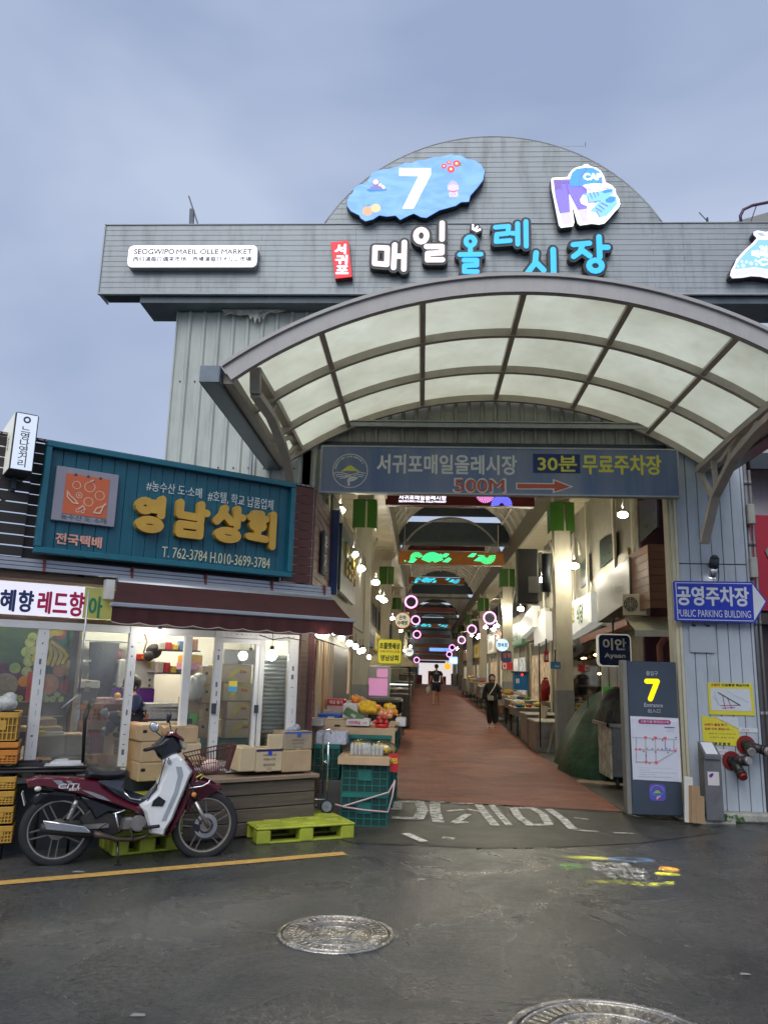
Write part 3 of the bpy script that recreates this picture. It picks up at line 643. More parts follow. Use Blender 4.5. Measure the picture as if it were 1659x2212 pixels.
IS=[(50,570),(75,520),(110,490),(120,445),(175,405),(265,375),(300,310),(330,268),(400,240),(500,228),(600,205),(680,160),(760,162),(820,135),(900,132),(985,100),(1070,96),(1180,68),(1300,80),(1370,122),(1440,130),(1520,180),(1560,250),(1540,350),(1480,430),(1400,520),(1385,585),(1300,590),(1240,630),(1060,680),(920,762),(860,755),(780,715),(730,735),(630,785),(580,738),(480,748),(400,735),(330,780),(250,800),(200,770),(180,735),(90,690),(45,630)]
q=[f7(*p)for p in IS];c=(sum(p[0]for p in q)/len(q),sum(p[1]for p in q)/len(q))
t=thing('island_sign','blue island-shaped backlit sign with a large white 7 and small pictures','sign',Tr(c[0],FY,c[1]));I=Tr(-c[0],0,-c[1])
def grow(q,c,k):return[(c[0]+(p[0]-c[0])*k,c[1]+(p[1]-c[1])*k)for p in q]
b=B();b.poly(grow(q,c,1.008),-.115,-.012);part('case',b,BLK,t,I)
def wavy():
 m=glow('lit_island_blue',(.15,.36,.88),.78);nt=m.node_tree;N=nt.nodes;L=nt.links;bb=N['Principled BSDF']
 w=N.new('ShaderNodeTexNoise');w.inputs['Scale'].default_value=1.6;w.inputs['Detail'].default_value=3;w.inputs['Distortion'].default_value=2.5
 tc=N.new('ShaderNodeTexCoord');mp=N.new('ShaderNodeMapping');mp.inputs['Scale'].default_value=(1,1,2.6);mp.inputs['Rotation'].default_value=(0,R(-25),0);L.new(tc.outputs['Object'],mp.inputs[0]);L.new(mp.outputs[0],w.inputs['Vector'])
 r=N.new('ShaderNodeValToRGB');r.color_ramp.elements[0].position=.35;r.color_ramp.elements[1].position=.65;r.color_ramp.elements[0].color=(.11,.27,.84,1);r.color_ramp.elements[1].color=(.20,.40,.94,1)
 L.new(w.outputs['Fac'],r.inputs[0]);L.new(r.outputs[0],bb.inputs['Emission Color']);return m
b=B();b.poly(q,-.128,-.116);part('face',b,wavy(),t,I)
yy=-.1285
b=B();b.poly([f7(*p)for p in[(622,220),(968,222),(968,290),(775,668),(655,665),(832,308),(620,306)]],yy-.004,yy);part('numeral',b,lit('lit_numeral',(.95,.86,1),1.0),t,I)
def dots(name,f,lst,m,t,I,y):
 b=B()
 for(X,Y,r)in lst:c0=f(X,Y);rr=abs(f(X+r,Y)[0]-c0[0]);b.disc(c0[0],c0[1],rr,y-.002,y,18)
 part(name,b,m,t,I)
fl=[(1168,157,26),(1112,197,31),(1250,170,42),(1188,232,43)]
dots('flower',f7,fl,lit('lit_flower_red',(.75,.04,.07),.8),t,I,yy);dots('flower_heart',f7,[(x,y,r*.38)for x,y,r in fl],lit('lit_straw',(.95,.75,.35),.9),t,I,yy-.003)
b=B();b.poly([f7(*p)for p in[(1285,160),(1312,165),(1298,178),(1308,190),(1280,200)]],yy-.002,yy);part('leaf',b,lit('lit_leaf',(.08,.35,.18),.7),t,I)
dots('tangerine',f7,[(272,692,56)],lit('lit_orange',(.95,.38,.22),.85),t,I,yy);dots('tangerine',f7,[(362,662,52)],lit('lit_light_orange',(.97,.56,.28),.9),t,I,yy-.003)
b=B();b.poly([f7(*p)for p in[(255,636),(275,618),(300,615),(290,635),(268,642)]],yy-.002,yy);part('leaf',b,lit('lit_leaf',(.08,.35,.18),.7),t,I)
b=B();b.poly([f7(*p)for p in[(290,450),(305,425),(345,408),(395,410),(425,430),(430,450)]],yy-.002,yy);part('diver_body',b,lit('lit_slate',(.22,.20,.45),.7),t,I)
dots('diver_hood',f7,[(362,374,40)],lit('lit_slate',(.22,.20,.45),.7),t,I,yy-.002);dots('diver_face',f7,[(362,374,32)],lit('lit_skin',(.95,.62,.62),.9),t,I,yy-.005)
dots('diver_float',f7,[(410,405,18),(440,422,18),(455,438,14)],lit('lit_skin',(.95,.62,.62),.9),t,I,yy-.003)
b=B();b.poly([f7(*p)for p in[(265,450),(300,455),(440,455),(482,442),(478,462),(440,472),(300,478),(268,465)]],yy-.005,yy-.003);part('water_line',b,lit('lit_deep_blue',(.03,.22,.80),.8),t,I)
GS=lit('lit_stone',(.48,.42,.70),.8)
b=B();b.poly([f7(*p)for p in[(1150,410),(1175,380),(1210,358),(1250,380),(1272,410),(1275,450),(1255,470),(1270,500),(1262,538),(1172,538),(1163,500),(1180,470),(1152,455)]],yy-.002,yy);part('stone_figure',b,lit('lit_stone_light',(.60,.53,.82),.85),t,I)
b=B();b.poly([f7(*p)for p in[(1150,412),(1180,400),(1215,396),(1250,402),(1274,412),(1245,370),(1210,357),(1178,372)]],yy-.004,yy-.0025);b.poly([f7(*p)for p in[(1190,500),(1208,500),(1208,522),(1190,522)]],yy-.004,yy-.0025);b.poly([f7(*p)for p in[(1222,490),(1240,490),(1240,514),(1222,514)]],yy-.004,yy-.0025);part('stone_detail',b,GS,t,I)
b=B();b.strokes([[f7(*p)for p in[(1172,470),(1212,482),(1254,468)]]],.012,yy-.005,yy-.0025);part('scarf',b,LRED,t,I)
f9=fp(zc(1950,560,350),-.12)
OUT=[(282,440),(300,415),(560,400),(590,340),(650,270),(720,230),(810,215),(850,180),(910,178),(960,215),(1060,240),(1140,300),(1200,400),(1220,490),(1330,545),(1390,610),(1405,700),(1450,760),(1475,870),(1450,930),(1380,1000),(1280,1120),(1200,1200),(1110,1220),(980,1205),(780,1235),(740,1200),(640,870),(640,900),(682,1180),(660,1250),(450,1275),(415,1230),(350,900),(290,600)]
q=[f9(*p)for p in OUT];c=(sum(p[0]for p in q)/len(q),sum(p[1]for p in q)/len(q))
t=thing('clothes_sign','backlit cut-out sign of blue jeans, a blue CAP and two sneakers','sign',Tr(c[0],FY,c[1]));I=Tr(-c[0],0,-c[1])
b=B();b.poly([(p[0]+.006*(1 if p[0]>c[0]else-1),p[1]+(.005 if p[1]>c[1]else-.006))for p in q],-.115,-.012);part('case',b,BLK,t,I)
b=B();b.poly(q,-.126,-.116);part('face',b,LW,t,I)
def pic(name,pts,m,k,f=f9,base=-.1265):b=B();b.poly([f(*p)for p in pts],base-.0018*k,base-.0018*(k-1)-.0002);return part(name,b,m,t,I)
LP=lit('lit_denim',(.22,.17,.60),.85);LP2=lit('lit_denim_pale',(.62,.57,.95),.85);LPD=lit('lit_denim_dark',(.20,.13,.45),.7)
pic('jeans',[(318,450),(600,440),(900,600),(900,950),(740,975),(590,690),(605,1010),(425,1035),(350,740)],LP,1)
pic('jeans_cuff',[(430,1040),(610,1012),(640,1215),(480,1240)],LP2,2);pic('jeans_cuff',[(740,980),(905,955),(950,1185),(805,1200)],LP2,2)
pic('waistband',[(322,460),(600,475),(600,525),(330,515)],LPD,2);pic('pocket',[(335,530),(445,530),(440,600),(350,635)],LPD,2)
pic('cap_crown',[(605,560),(598,450),(640,330),(720,265),(880,240),(1010,250),(1100,310),(1150,390),(1170,520),(1020,515),(880,530),(790,565),(700,570)],lit('lit_cap_blue',(.06,.30,.90),.95),3)
pic('cap_peak',[(810,560),(870,535),(1000,515),(1170,520),(1330,590),(1230,600),(1110,630),(1000,650),(890,625)],lit('lit_peak',(.93,.80,.92),.95),4)
LSB=lit('lit_shoe_blue',(.22,.55,.98),.95)
pic('shoe',[(775,800),(830,710),(900,690),(1130,650),(1250,615),(1340,610),(1355,690),(1200,770),(1120,830),(1000,880),(900,900),(800,870)],LSB,5)
pic('shoe_toe',[(775,800),(830,715),(890,750),(915,855),(1030,855),(1010,895),(880,905),(795,870)],LW,6);pic('shoe_mouth',[(1150,665),(1230,630),(1335,625),(1320,665),(1200,690)],lit('lit_mouth',(.05,.28,.85),.8),6)
pic('shoe',[(915,1060),(960,990),(1060,880),(1190,770),(1290,730),(1400,750),(1415,880),(1350,960),(1230,1080),(1160,1130),(1020,1150),(930,1120)],LSB,7)
pic('shoe_toe',[(915,1060),(950,1010),(1050,1030),(1110,1120),(1210,1090),(1220,1115),(1100,1175),(990,1165),(920,1120)],LW,8);pic('shoe_mouth',[(1210,810),(1290,750),(1385,760),(1380,820),(1310,860),(1230,850)],lit('lit_mouth',(.05,.28,.85),.8),8)
b=B();b.strokes([[f9(*p)for p in l]for l in(((770,570),(780,400),(890,250)),((1090,300),(1140,400),(1140,510)),((810,560),(880,620),(1010,650),(1120,630),(1330,600)),((940,680),(985,780)),((1000,670),(1045,755)),((1060,660),(1095,725)),((1050,950),(1150,1010)),((1100,900),(1190,970)),((1140,860),(1250,915)),((915,860),(1120,830)),((905,760),(920,850)),((1060,1000),(1110,1110)),((450,470),(455,600)),((545,530),(590,690)))],.008,-.1445,-.1435);part('outlines',b,PRV,t,I)
word('lettering','CAP',f9,(838,360,1140,465),LW,t,I,.05,y=-.1465)
fb=fp(zc(2400,700,400),-.12)
OUT=[(1085,1260),(1100,1180),(1150,1090),(1180,1010),(1300,880),(1420,770),(1490,690),(1440,640),(1440,600),(1500,578),(1620,600),(1700,590),(1790,620),(1800,660),(1730,700),(1800,820),(1900,930),(2020,1050),(2100,1200),(2110,1280),(1980,1290),(1800,1300),(1640,1298),(1540,1275),(1400,1268),(1280,1290),(1120,1300)]
q=[fb(*p)for p in OUT];c=(sum(p[0]for p in q)/len(q),sum(p[1]for p in q)/len(q))
t=thing('bag_sign','light blue bag-shaped backlit sign cut off by the right edge','sign',Tr(c[0],FY,c[1]));I=Tr(-c[0],0,-c[1])
b=B();b.poly([(p[0]+(.01 if p[0]>c[0]else-.01),p[1]-.008)for p in q],-.115,-.012);part('case',b,BLK,t,I)
b=B();b.poly(q,-.126,-.116);part('face',b,lit('lit_lilac_rim',(.88,.74,.95),.95),t,I)
pic('bag_body',[(1150,1165),(1180,1090),(1230,1010),(1340,890),(1450,790),(1510,720),(1700,720),(1800,850),(1950,1010),(2040,1150),(1800,1170),(1600,1160),(1450,1135),(1300,1155)],lit('lit_bag_blue',(.24,.50,.96),.95),1,fb)
pic('bag_foot',[(1140,1185),(1300,1170),(1450,1150),(1620,1170),(1640,1275),(1540,1250),(1400,1240),(1250,1265),(1125,1265)],lit('lit_lilac',(.62,.62,.97),.9),1,fb)
pic('leaf',[(1480,620),(1560,610),(1620,670),(1540,660)],lit('lit_leaf_blue',(.30,.45,.95),.9),1,fb)
b=B()
for X,Y,r_ in((1258,1052,26),(1330,1060,30),(1400,1080,36),(1470,1040,28),(1280,1115,38),(1200,1125,24),(1480,1095,26)):a=fb(X,Y);rr=abs(fb(X+r_,Y)[0]-a[0]);b.disc(a[0],a[1],rr,-.131,-.1285,12,rx=rr*.85)
part('stones',b,lit('lit_pebble',(.55,.68,.98),.9),t,I)
word('lettering','일올',fb,(1520,815,1800,870),LW,t,I,.03,y=-.1285)
word('lettering','매레시장',fb,(1410,885,1900,985),LW,t,I,.04,y=-.1285)
b=B();b.strokes([[fb(*p)for p in[(1510,1050),(1580,1015),(1650,1030),(1720,1060),(1640,1090),(1570,1105),(1510,1050)]]],.02,-.131,-.1285);part('fish_mark',b,LW,t,I)
# RIGHT PILLAR: signs and fittings
PM=Tr(0,GY-.03,0)
def pp(f,off=0.0):return lambda X,Y:inM(PM,*f(X,Y),off)
f5=zc(1850,1750,950);fs=pp(f5,-.12)
A_=[fs(*p)for p in[(1052,655),(1062,643),(1555,650),(1650,775),(1572,912),(1075,900),(1062,890)]]
c=fs(1340,775)
t=thing('parking_sign','blue arrow sign reading PUBLIC PARKING BUILDING on the right pillar','sign',Tr(c[0],GY-.03,c[1]));I=Tr(-c[0],0,-c[1])
SB=mat('sign_blue',(.008,.03,.42),rough=.3,var=.08,scale=4);SWH=mat('sign_white',(.66,.68,.72),rough=.35,var=.04)
b=B();b.poly(A_,-.135,-.12);part('plate',b,SB,t,I)
b=B();b.strokes([[fs(*p)for p in l]for l in(((1068,655),(1550,662)),((1068,655),(1083,888)),((1083,888),(1560,899)))],.009,-.1365,-.1352);part('border',b,SWH,t,I)
b=B();b.poly([fs(*p)for p in[(1556,664),(1640,775),(1568,898)]],-.1365,-.1352);part('arrow_head',b,SWH,t,I)
word('lettering','공영주차장',fs,(1075,678,1535,805),SWH,t,I,.03,y=-.1352,smear=.007)
word('lettering','PUBLIC PARKING BUILDING',fs,(1078,825,1548,880),SWH,t,I,.0,y=-.1352)
b=B();[b.box(fs(X,700)[0]-.02,fs(X,700)[0]+.02,-.12,0,fs(X,775)[1]-.15,fs(X,775)[1]+.15)for X in(1200,1450)];part('bracket',b,DARK,t,I)
c=fs(1310,560)
t=thing('spotlight','small chrome and black spotlight above the parking sign','lamp',Tr(c[0],GY-.03,c[1]))
b=B();M_=Rx(28);b.M=Tr(0,-.13,0)@M_;b.cyl((0,0,.01),(0,0,.13),.062,18,.055);b.cyl((0,0,.13),(0,0,.16),.05,18,.03);part('housing',b,DARK,t)
b=B();b.M=Tr(0,-.13,0)@M_;b.cyl((0,0,-.12),(0,0,.009),.045,18,.05);part('barrel',b,mat('chrome',(.7,.7,.7),rough=.2,metal=1,var=.05),t)
b=B();b.M=Tr(0,-.13,0)@M_;b.sph((0,0,-.125),.042,14,8,(1,1,.35));part('lens',b,glow('lens_glow',(1,1,1),2.5),t)
b=B();b.box(-.015,.015,-.13,0,.04,.07);b.tube([(.03,-.1,.1),(.09,-.05,.03),(.1,-.02,-.1),(.07,-.01,-.22)],.006,6);part('arm',b,DARK,t)
cx,cz,w,h=fitbox(fs,1172,925,1345,1100)
t=thing('blank_notice','empty grey clear notice pocket hanging below the parking sign','notice',Tr(cx,GY-.03,cz));b=B();b.poly(rrect(0,0,w,h,.02),-.03,-.022);part('sheet',b,mat('acrylic_grey',(.42,.46,.49),rough=.15,var=.05),t)
b=B();[b.box(x-.02,x+.02,-.035,0,h/2-.01,h/2+.015)for x in(-w*.3,w*.25)];part('clip',b,DARK,t)
fr_=pp(f5,-.03)
YEL=mat('notice_yellow',(.68,.60,.04),rough=.4,var=.06);MAPW=mat('map_white',(.58,.62,.66),var=.05,scale=9);INKB=mat('ink_black',(.03,.03,.03));INKR=mat('ink_red',(.45,.03,.05));INKP=mat('ink_plum',(.30,.02,.14))
q=[fr_(*p)for p in[(1278,1290),(1562,1298),(1580,1503),(1290,1495)]];c=fr_(1430,1400)
t=thing('fire_lane_map','yellow rimmed street map notice on the right pillar','notice',Tr(c[0],GY-.03,c[1]));I=Tr(-c[0],0,-c[1])
b=B();b.poly(q,-.012,-.003);part('board',b,YEL,t,I)
b=B();b.poly([fr_(*p)for p in[(1295,1328),(1545,1333),(1560,1475),(1303,1467)]],-.0145,-.0125);part('map_sheet',b,MAPW,t,I)
word('lettering','소방차',fr_,(1298,1296,1356,1316),INKR,t,I,.03,y=-.0125);word('lettering','긴급통행 확보지역',fr_,(1366,1298,1540,1318),INKB,t,I,.04,y=-.0125)
b=B();b.strokes([[fr_(*p)for p in l]for l in(((1345,1355),(1485,1437)),)],.012,-.0165,-.015);part('map_line',b,INKB,t,I)
b=B();b.strokes([[fr_(*p)for p in l]for l in(((1360,1438),(1478,1436)),((1372,1455),(1450,1450)),((1373,1375),(1390,1460)),((1405,1393),(1432,1458)))],.008,-.0165,-.015);part('map_line',b,INKP,t,I)
b=B();b.strokes([[fr_(*p)for p in l]for l in(((1400,1348),(1540,1420)),((1312,1380),(1370,1450)),((1320,1350),(1345,1440)))],.003,-.0165,-.015);part('map_line',b,mat('ink_grey',(.3,.33,.36)),t,I)
q=[fr_(*p)for p in[(1240,1502),(1330,1515),(1478,1590),(1490,1700),(1252,1682)]];c=fr_(1360,1610)
t=thing('torn_notice','yellow paper notice with its corner peeled off on the right pillar','notice',Tr(c[0],GY-.03,c[1]));I=Tr(-c[0],0,-c[1])
b=B();b.poly(q,-.006,-.003);part('sheet',b,YEL,t,I)
b=B();b.poly([fr_(*p)for p in[(1330,1512),(1470,1512),(1480,1588)]],-.0055,-.003);part('backing_sheet',b,mat('notice_white',(.6,.62,.64)),t,I)
word('lettering','쓰레기 불법 투기',fr_,(1258,1550,1400,1570),INKR,t,I,.03,y=-.0065);word('lettering','집중 단속 중입니다',fr_,(1260,1578,1420,1596),INKR,t,I,.03,y=-.0065);word('lettering','불법 투기 단속 중입니다',fr_,(1285,1612,1460,1624),INKB,t,I,.0,y=-.0065);word('lettering','쓰레기 집중 단속',fr_,(1290,1636,1450,1648),INKB,t,I,.0,y=-.0065);word('lettering','중 앙 동 장',fr_,(1320,1672,1425,1692),INKB,t,I,.04,y=-.0065)
for q,lab in(([(1478,1578),(1598,1585),(1600,1612),(1480,1605)],'narrow white and pink notice strip beside the torn yellow notice'),([(1333,1712),(1410,1722),(1412,1757),(1336,1748)],'small white and pink notice strip behind the leaning tablet stand')):
 qq=[fr_(*p)for p in q];c=qq[0];b=B();b.poly([(p[0]-c[0],p[1]-c[1])for p in qq],-.006,-.001);o=solo('notice_strip',b,mat('notice_white',(.6,.62,.64)),Tr(c[0],GY-.03,c[1]),lab,'notice','small notice strips')
 b=B();letters(b,'소방시설',.07 if len(qq)else 0,(qq[2][1]-c[1])/2,.09,.02,-.0062,.001);part('lettering',b,mat('ink_pink',(.6,.12,.25)),o)
RED=mat('valve_red',(.20,.015,.012),rough=.4,var=.2);CAPM=mat('valve_cap',(.34,.31,.30),rough=.35,var=.2,metal=.3);BLKM=mat('black_iron',(.03,.025,.025),rough=.4,var=.2)
def inlet(pc,lab,ends):
 c=fr_(*pc);t=thing('hose_inlet',lab,'standpipe',Tr(c[0],GY-.03,c[1]),'fire hose inlets on the pillar')
 b=B();b.cyl((0,-.001,0),(0,-.02,0),.11,24);part('flange',b,RED,t)
 b=B();b.cyl((0,-.015,0),(0,-.09,0),.06,18);part('neck',b,BLKM,t)
 for(dx,dz,m)in ends:
  b=B();e=(dx,-.19,dz);b.cyl((0,-.08,0),e,.055,16);b.cyl(e,(dx*1.12,-.215,dz*1.12),.062,16,.06);part('branch',b,BLKM,t)
  b=B();b.cyl((dx*1.13,-.216,dz*1.13),(dx*1.3,-.245,dz*1.3),.052,18,.045);part('cap',b,m,t)
inlet((1522,1690),'upper twin fire hose inlet with a pale cap on the pillar',[(-.02,-.05,CAPM),(.13,-.04,CAPM)])
inlet((1432,1790),'lower twin fire hose inlet with a dark red cap on the pillar',[(.09,.02,CAPM),(.03,-.13,RED)])
c=atZ(1530,1757,.06)
t=thing('tablet_stand','slim grey metal post with a slanted top sign in front of the pillar','stand',Tr(1.0,0,0))
fk=lambda X,Y:inM(Tr(0,GY-.42,0),*f5(X,Y))
GM=mat('grey_powdercoat',(.155,.16,.165),rough=.4,metal=.3,var=.15,dirt=.2)
xL=fk(1262,1900)[0];xR=fk(1372,1900)[0];zt=fk(1300,1760)[1];zt2=fk(1300,1695)[1]
t.matrix_world=Tr((xL+xR)/2,GY-.30,.05);I=Tr(-(xL+xR)/2,-(GY-.30),-.05)
b=B();w2=(xR-xL)/2;b.M=Tr((xL+xR)/2,GY-.30,0);b.box(-w2,w2,-.09,.09,.05,zt-.04);part('post',b,GM,t,I)
b=B();b.M=Tr((xL+xR)/2,GY-.30,zt+.0);hgt=(zt2-zt)
b.add([(-w2*.95,-.12,-.035),(w2*.95,-.12,-.035),(w2*.95,.10,-.035),(-w2*.95,.10,-.035),(-w2*.95,-.12,.0),(w2*.95,-.12,.0),(w2*.95,.10,hgt+.03),(-w2*.95,.10,hgt+.03)],[(3,2,1,0),(4,5,6,7),(0,1,5,4),(1,2,6,5),(2,3,7,6),(3,0,4,7)],False);part('slanted_head',b,GM,t,I)
b=B();b.M=Tr((xL+xR)/2,GY-.30,zt);k=(hgt+.03)/.22;b.add([(-w2*.7,-.095,.004+.025*k),(w2*.7,-.095,.004+.025*k),(w2*.7,.085,.004+.205*k),(-w2*.7,.085,.004+.205*k)],[(0,1,2,3)],False);part('face_plate',b,SWH,t,I)
b=B();b.M=Tr((xL+xR)/2,GY-.30,0);zz=fk(1310,1905)[1];b.box(-.065,.065,-.094,-.091,zz-.075,zz+.075);part('sticker',b,mat('sticker_pinkwhite',(.62,.56,.56),var=.03),t,I)
b=B();b.M=Tr((xL+xR)/2,GY-.30,0);b.disc(-.03,zz+.03,.02,-.0965,-.0945,10);b.disc(-.012,zz+.045,.016,-.0965,-.0945,10);part('sticker_mark',b,mat('ink_purple',(.15,.03,.30)),t,I)
CARD=mat('cardboard',(.34,.225,.12),rough=.8,var=.14,scale=5,bump=.05)
fkk=lambda X:inM(Tr(0,GY-.42,0),*f5(X,1900))[0]
for k,(a,c_,col,lab)in enumerate((((1125,1975),(1175,1850),(.62,.6,.55),'white folded board leaning beside the entrance kiosk'),((1160,2000),(1222,1840),None,'brown curved cardboard sheet leaning against the pillar foot'),((1215,1990),(1255,1920),None,'short brown cardboard sheet beside the tablet stand'))):
 p=atZ(*f5(*a),.0);h=.50-.10*k;b=B();b.cbox((0,0,h/2),(.11,.012+.05*(k==1),h),rx=-8,ry=9,rz=20)
 solo('leaning_sheet',b,CARD if not col else mat('white_board',col,var=.1),Tr(fkk((1150,1180,1212)[k]),GY-.40-.02*k,.02),lab,'cardboard')
b=B();rng=random.Random(5);c0=atZ(1578,1777,.06)
for i in range(70):
 x=rng.gauss(0,.10);y=rng.gauss(0,.03);h=rng.uniform(.02,.075);a=rng.uniform(0,6.3);w=.012;b.add([(x-w,y,0),(x+w,y,0),(x+w+math.cos(a)*.03,y+math.sin(a)*.03,h),(x-w+math.cos(a)*.04,y+math.sin(a)*.03,h*.9)],[(0,1,2,3)],False)
solo('weeds',b,mat('weed_green',(.06,.12,.025),var=.5,scale=30),Tr(c0.x,GY-.27,.03),'small tuft of green weeds at the foot of the right pillar','weeds',kind='stuff')
for k,(xa,r_,lab)in enumerate(((PX1+.075,.028,'thick grey conduit running down the pillar edge'),(PX1+.135,.018,'thin grey conduit beside the thick one on the pillar edge'))):
 b=B();b.cyl((0,0,.1),(0,0,4.6-.3*k),r_,10)
 for z in(1.2,2.3,3.3,4.1):b.cyl((0,0,z),(0,0,z+.06),r_*1.25,10)
 solo('conduit',b,mat('conduit_grey',(.22,.22,.22),rough=.4,metal=.3,dirt=.3),Tr(xa,GY+.02,0),lab,'pipe')
for(px,lab)in(((1528,220),'upper pale junction box on the pillar edge'),((1545,560),'lower pale junction box on the pillar edge')):
 c=pp(f5)(*px);b=B();b.rbox(-.045,.045,-.09,.0,-.13,.13,.01);solo('junction_box',b,mat('box_pale',(.40,.40,.34),rough=.5),Tr(c[0]+.03,GY+.0,c[1]),lab,'electrical box')
# ENTRANCE KIOSK "7"
KY=9.70;KM=Tr(0,KY,0)
f6=zc(2250,2380,270,963);fk=lambda X,Y:inM(KM,*f6(X,Y))
KB=mat('kiosk_slate',(.050,.068,.095),rough=.32,var=.14,scale=2.5,bump=.02,dirt=.1);KG=mat('kiosk_side',(.20,.20,.18),rough=.5,var=.1,dirt=.3)
kl,kt=fk(150,110);kr,kb=fk(850,2050);kr=fk(812,1100)[0];kl=fk(163,1100)[0];kb=.06
t=thing('entrance_kiosk','tall slate blue entrance pylon with a yellow 7 and a white map','pylon',Tr((kl+kr)/2,KY,kb));I=Tr(-(kl+kr)/2,-0.0,-kb)
b=B();b.rbox(kl,kr,0,.16,kb,kt,.008);part('body',b,KB,t,I)
b=B();b.rbox(kl-.055,kl-.001,.0,.18,kb,kt+.01,.006);part('side_panel',b,KG,t,I)
kf=lambda X,Y:inM(KM,*f6(X,Y),-.003)
def kw(s,box,m,bold=.02,y=-.001,**k):return word('lettering',s,kf,box,m,t,I,bold,y=y,**k)
LTX=mat('pylon_lettering',(.42,.44,.46),var=.02)
kw('출입구',(375,238,530,300),LTX,.02);kw('Entrance',(350,655,594,712),LTX,.02);kw('出入口',(398,730,562,785),LTX,.015)
b=B();b.strokes([[kf(*p)for p in l]for l in(((385,372),(520,374)),((520,374),(432,602)))],.060,-.006,-.001);part('numeral',b,glow('numeral_yellow',(.95,.75,.0),.75),t,I)
q=[kf(*p)for p in[(170,825),(796,855),(838,1688),(205,1655)]]
b=B();b.poly(q,-.004,-.001);part('map_backing',b,SWH,t,I)
MWH=mat('map_sheet_white',(.62,.64,.72),rough=.25,var=.03)
b=B();b.poly([kf(*p)for p in[(190,862),(782,905),(800,1680),(212,1648)]],-.012,-.0045);part('map_sheet',b,MWH,t,I)
PKM=mat('ink_magenta',(.36,.02,.16));PKR=mat('ink_rose',(.68,.12,.16));LGR=mat('ink_lightgrey',(.42,.42,.45));DNV=mat('ink_navy',(.02,.03,.15));LPU=mat('ink_periwinkle',(.25,.25,.5))
a=[kf(*p)for p in((300,895),(665,908))];b=B();b.strokes([a],.052,-.0145,-.0125);part('map_title',b,PKM,t,I);kw('소방시설 위치도(119)',(300,878,668,925),SWH,.02,y=-.0165,d=.001)
b=B();b.strokes([[kf(*p)for p in l]for l in(((200,1102),(770,1130)),((365,1100),(372,1450)),((490,1110),(505,1460)),((620,1120),(622,1270)),((230,1255),(760,1278)),((245,1110),(245,1420)),((240,1420),(510,1425)),((735,1130),(735,1270)),((530,1415),(740,1290)))],.013,-.0145,-.0125);part('map_street',b,LGR,t,I)
b=B();b.strokes([[kf(*p)for p in l]for l in(((371,1285),(375,1390)),((620,1140),(622,1260)),((640,1272),(720,1278)))],.010,-.0160,-.0148);part('map_street',b,LPU,t,I)
b=B()
for X,Y,r_ in((365,1103,22),(492,1108,24),(617,1112,24),(372,1418,20),(505,1428,24),(240,1256,18),(290,1257,18),(750,1278,20),(418,1437,14),(383,1244,10),(525,1252,10),(765,1252,8)):a=kf(X,Y);rr=abs(kf(X+r_,Y)[0]-a[0]);b.disc(a[0],a[1],rr*.8,-.0180,-.0162,10,rx=rr)
part('map_marker',b,PKR,t,I)
b=B()
for X,Y,r_ in((458,1133,9),(585,1138,9),(338,1283,8),(455,1250,8),(578,1255,9),(495,1292,9),(640,1246,8),(680,1256,8),(655,1302,8),(372,1340,8),(758,1104,9)):a=kf(X,Y);rr=abs(kf(X+r_,Y)[0]-a[0]);b.disc(a[0],a[1],rr,-.0200,-.0182,8)
part('map_marker',b,DNV,t,I)
b=B();a,c=kf(610,965),kf(742,980);b.box(a[0],c[0],-.0145,-.0125,c[1],a[1]);part('map_legend',b,DNV,t,I)
for k,(s,bx)in enumerate((('소방시설',(628,985,735,997)),('서귀포시',(640,1005,730,1016)),('매일시장',(628,1024,735,1036)),('1. 소방시설 매일시장 소방시설 매일시장 서귀포시',(262,1492,700,1512)),('소방시설 119',(282,1518,410,1534)),('2. 서귀포시 소방시설 매일시장 서귀포시 소방시설 매일시장',(262,1548,775,1575)),('소방시설 서귀포시',(282,1578,495,1595)),('3. 매일시장 서귀포시 소방시설 매일시장 서귀포시',(262,1604,705,1632)))):kw(s,bx,mat('ink_soft',(.16,.16,.18)),.0,y=-.0126,d=.001)
cx,cz,w,h=fitbox(kf,412,1708,635,1935);b=B();b.poly(rrect(cx,cz,w,h,.045),-.005,-.001);part('emblem_plate',b,mat('emblem_indigo',(.10,.09,.42),rough=.35,var=.05),t,I)
b=B();b.poly([kf(*p)for p in[(470,1828),(505,1795),(535,1793),(572,1828)]],-.0065,-.0052);part('emblem_mountain',b,mat('emblem_green',(.35,.45,.06)),t,I)
b=B();b.strokes([[kf(*p)for p in l]for l in(((445,1832),(520,1842),(600,1832)),((460,1850),(520,1865),(585,1850)))],.008,-.0065,-.0052);part('emblem_waves',b,mat('emblem_sea',(.03,.25,.5)),t,I)
b=B();b.poly([kf(*p)for p in[(508,1890),(530,1858),(570,1860),(560,1880),(535,1892),(522,1916),(512,1910)]],-.0065,-.0052);part('emblem_fish',b,mat('emblem_pink',(.75,.32,.30)),t,I)
b=B();cxx,czz=kf(522,1820);
for i in range(19):a_=R(168-156*i/18);rr=.078;q=B();letters(q,'SEOGWIPOMAEILMARKET'[i],0,0,None,.011,0,.001,.02,res=1);b.M=Tr(cxx+rr*math.cos(a_),-.0053,czz+rr*math.sin(a_))@Ry(math.degrees(math.pi/2-a_));b.add(q.v,q.f,False)
b.M=None;part('emblem_lettering',b,LTX,t,I)
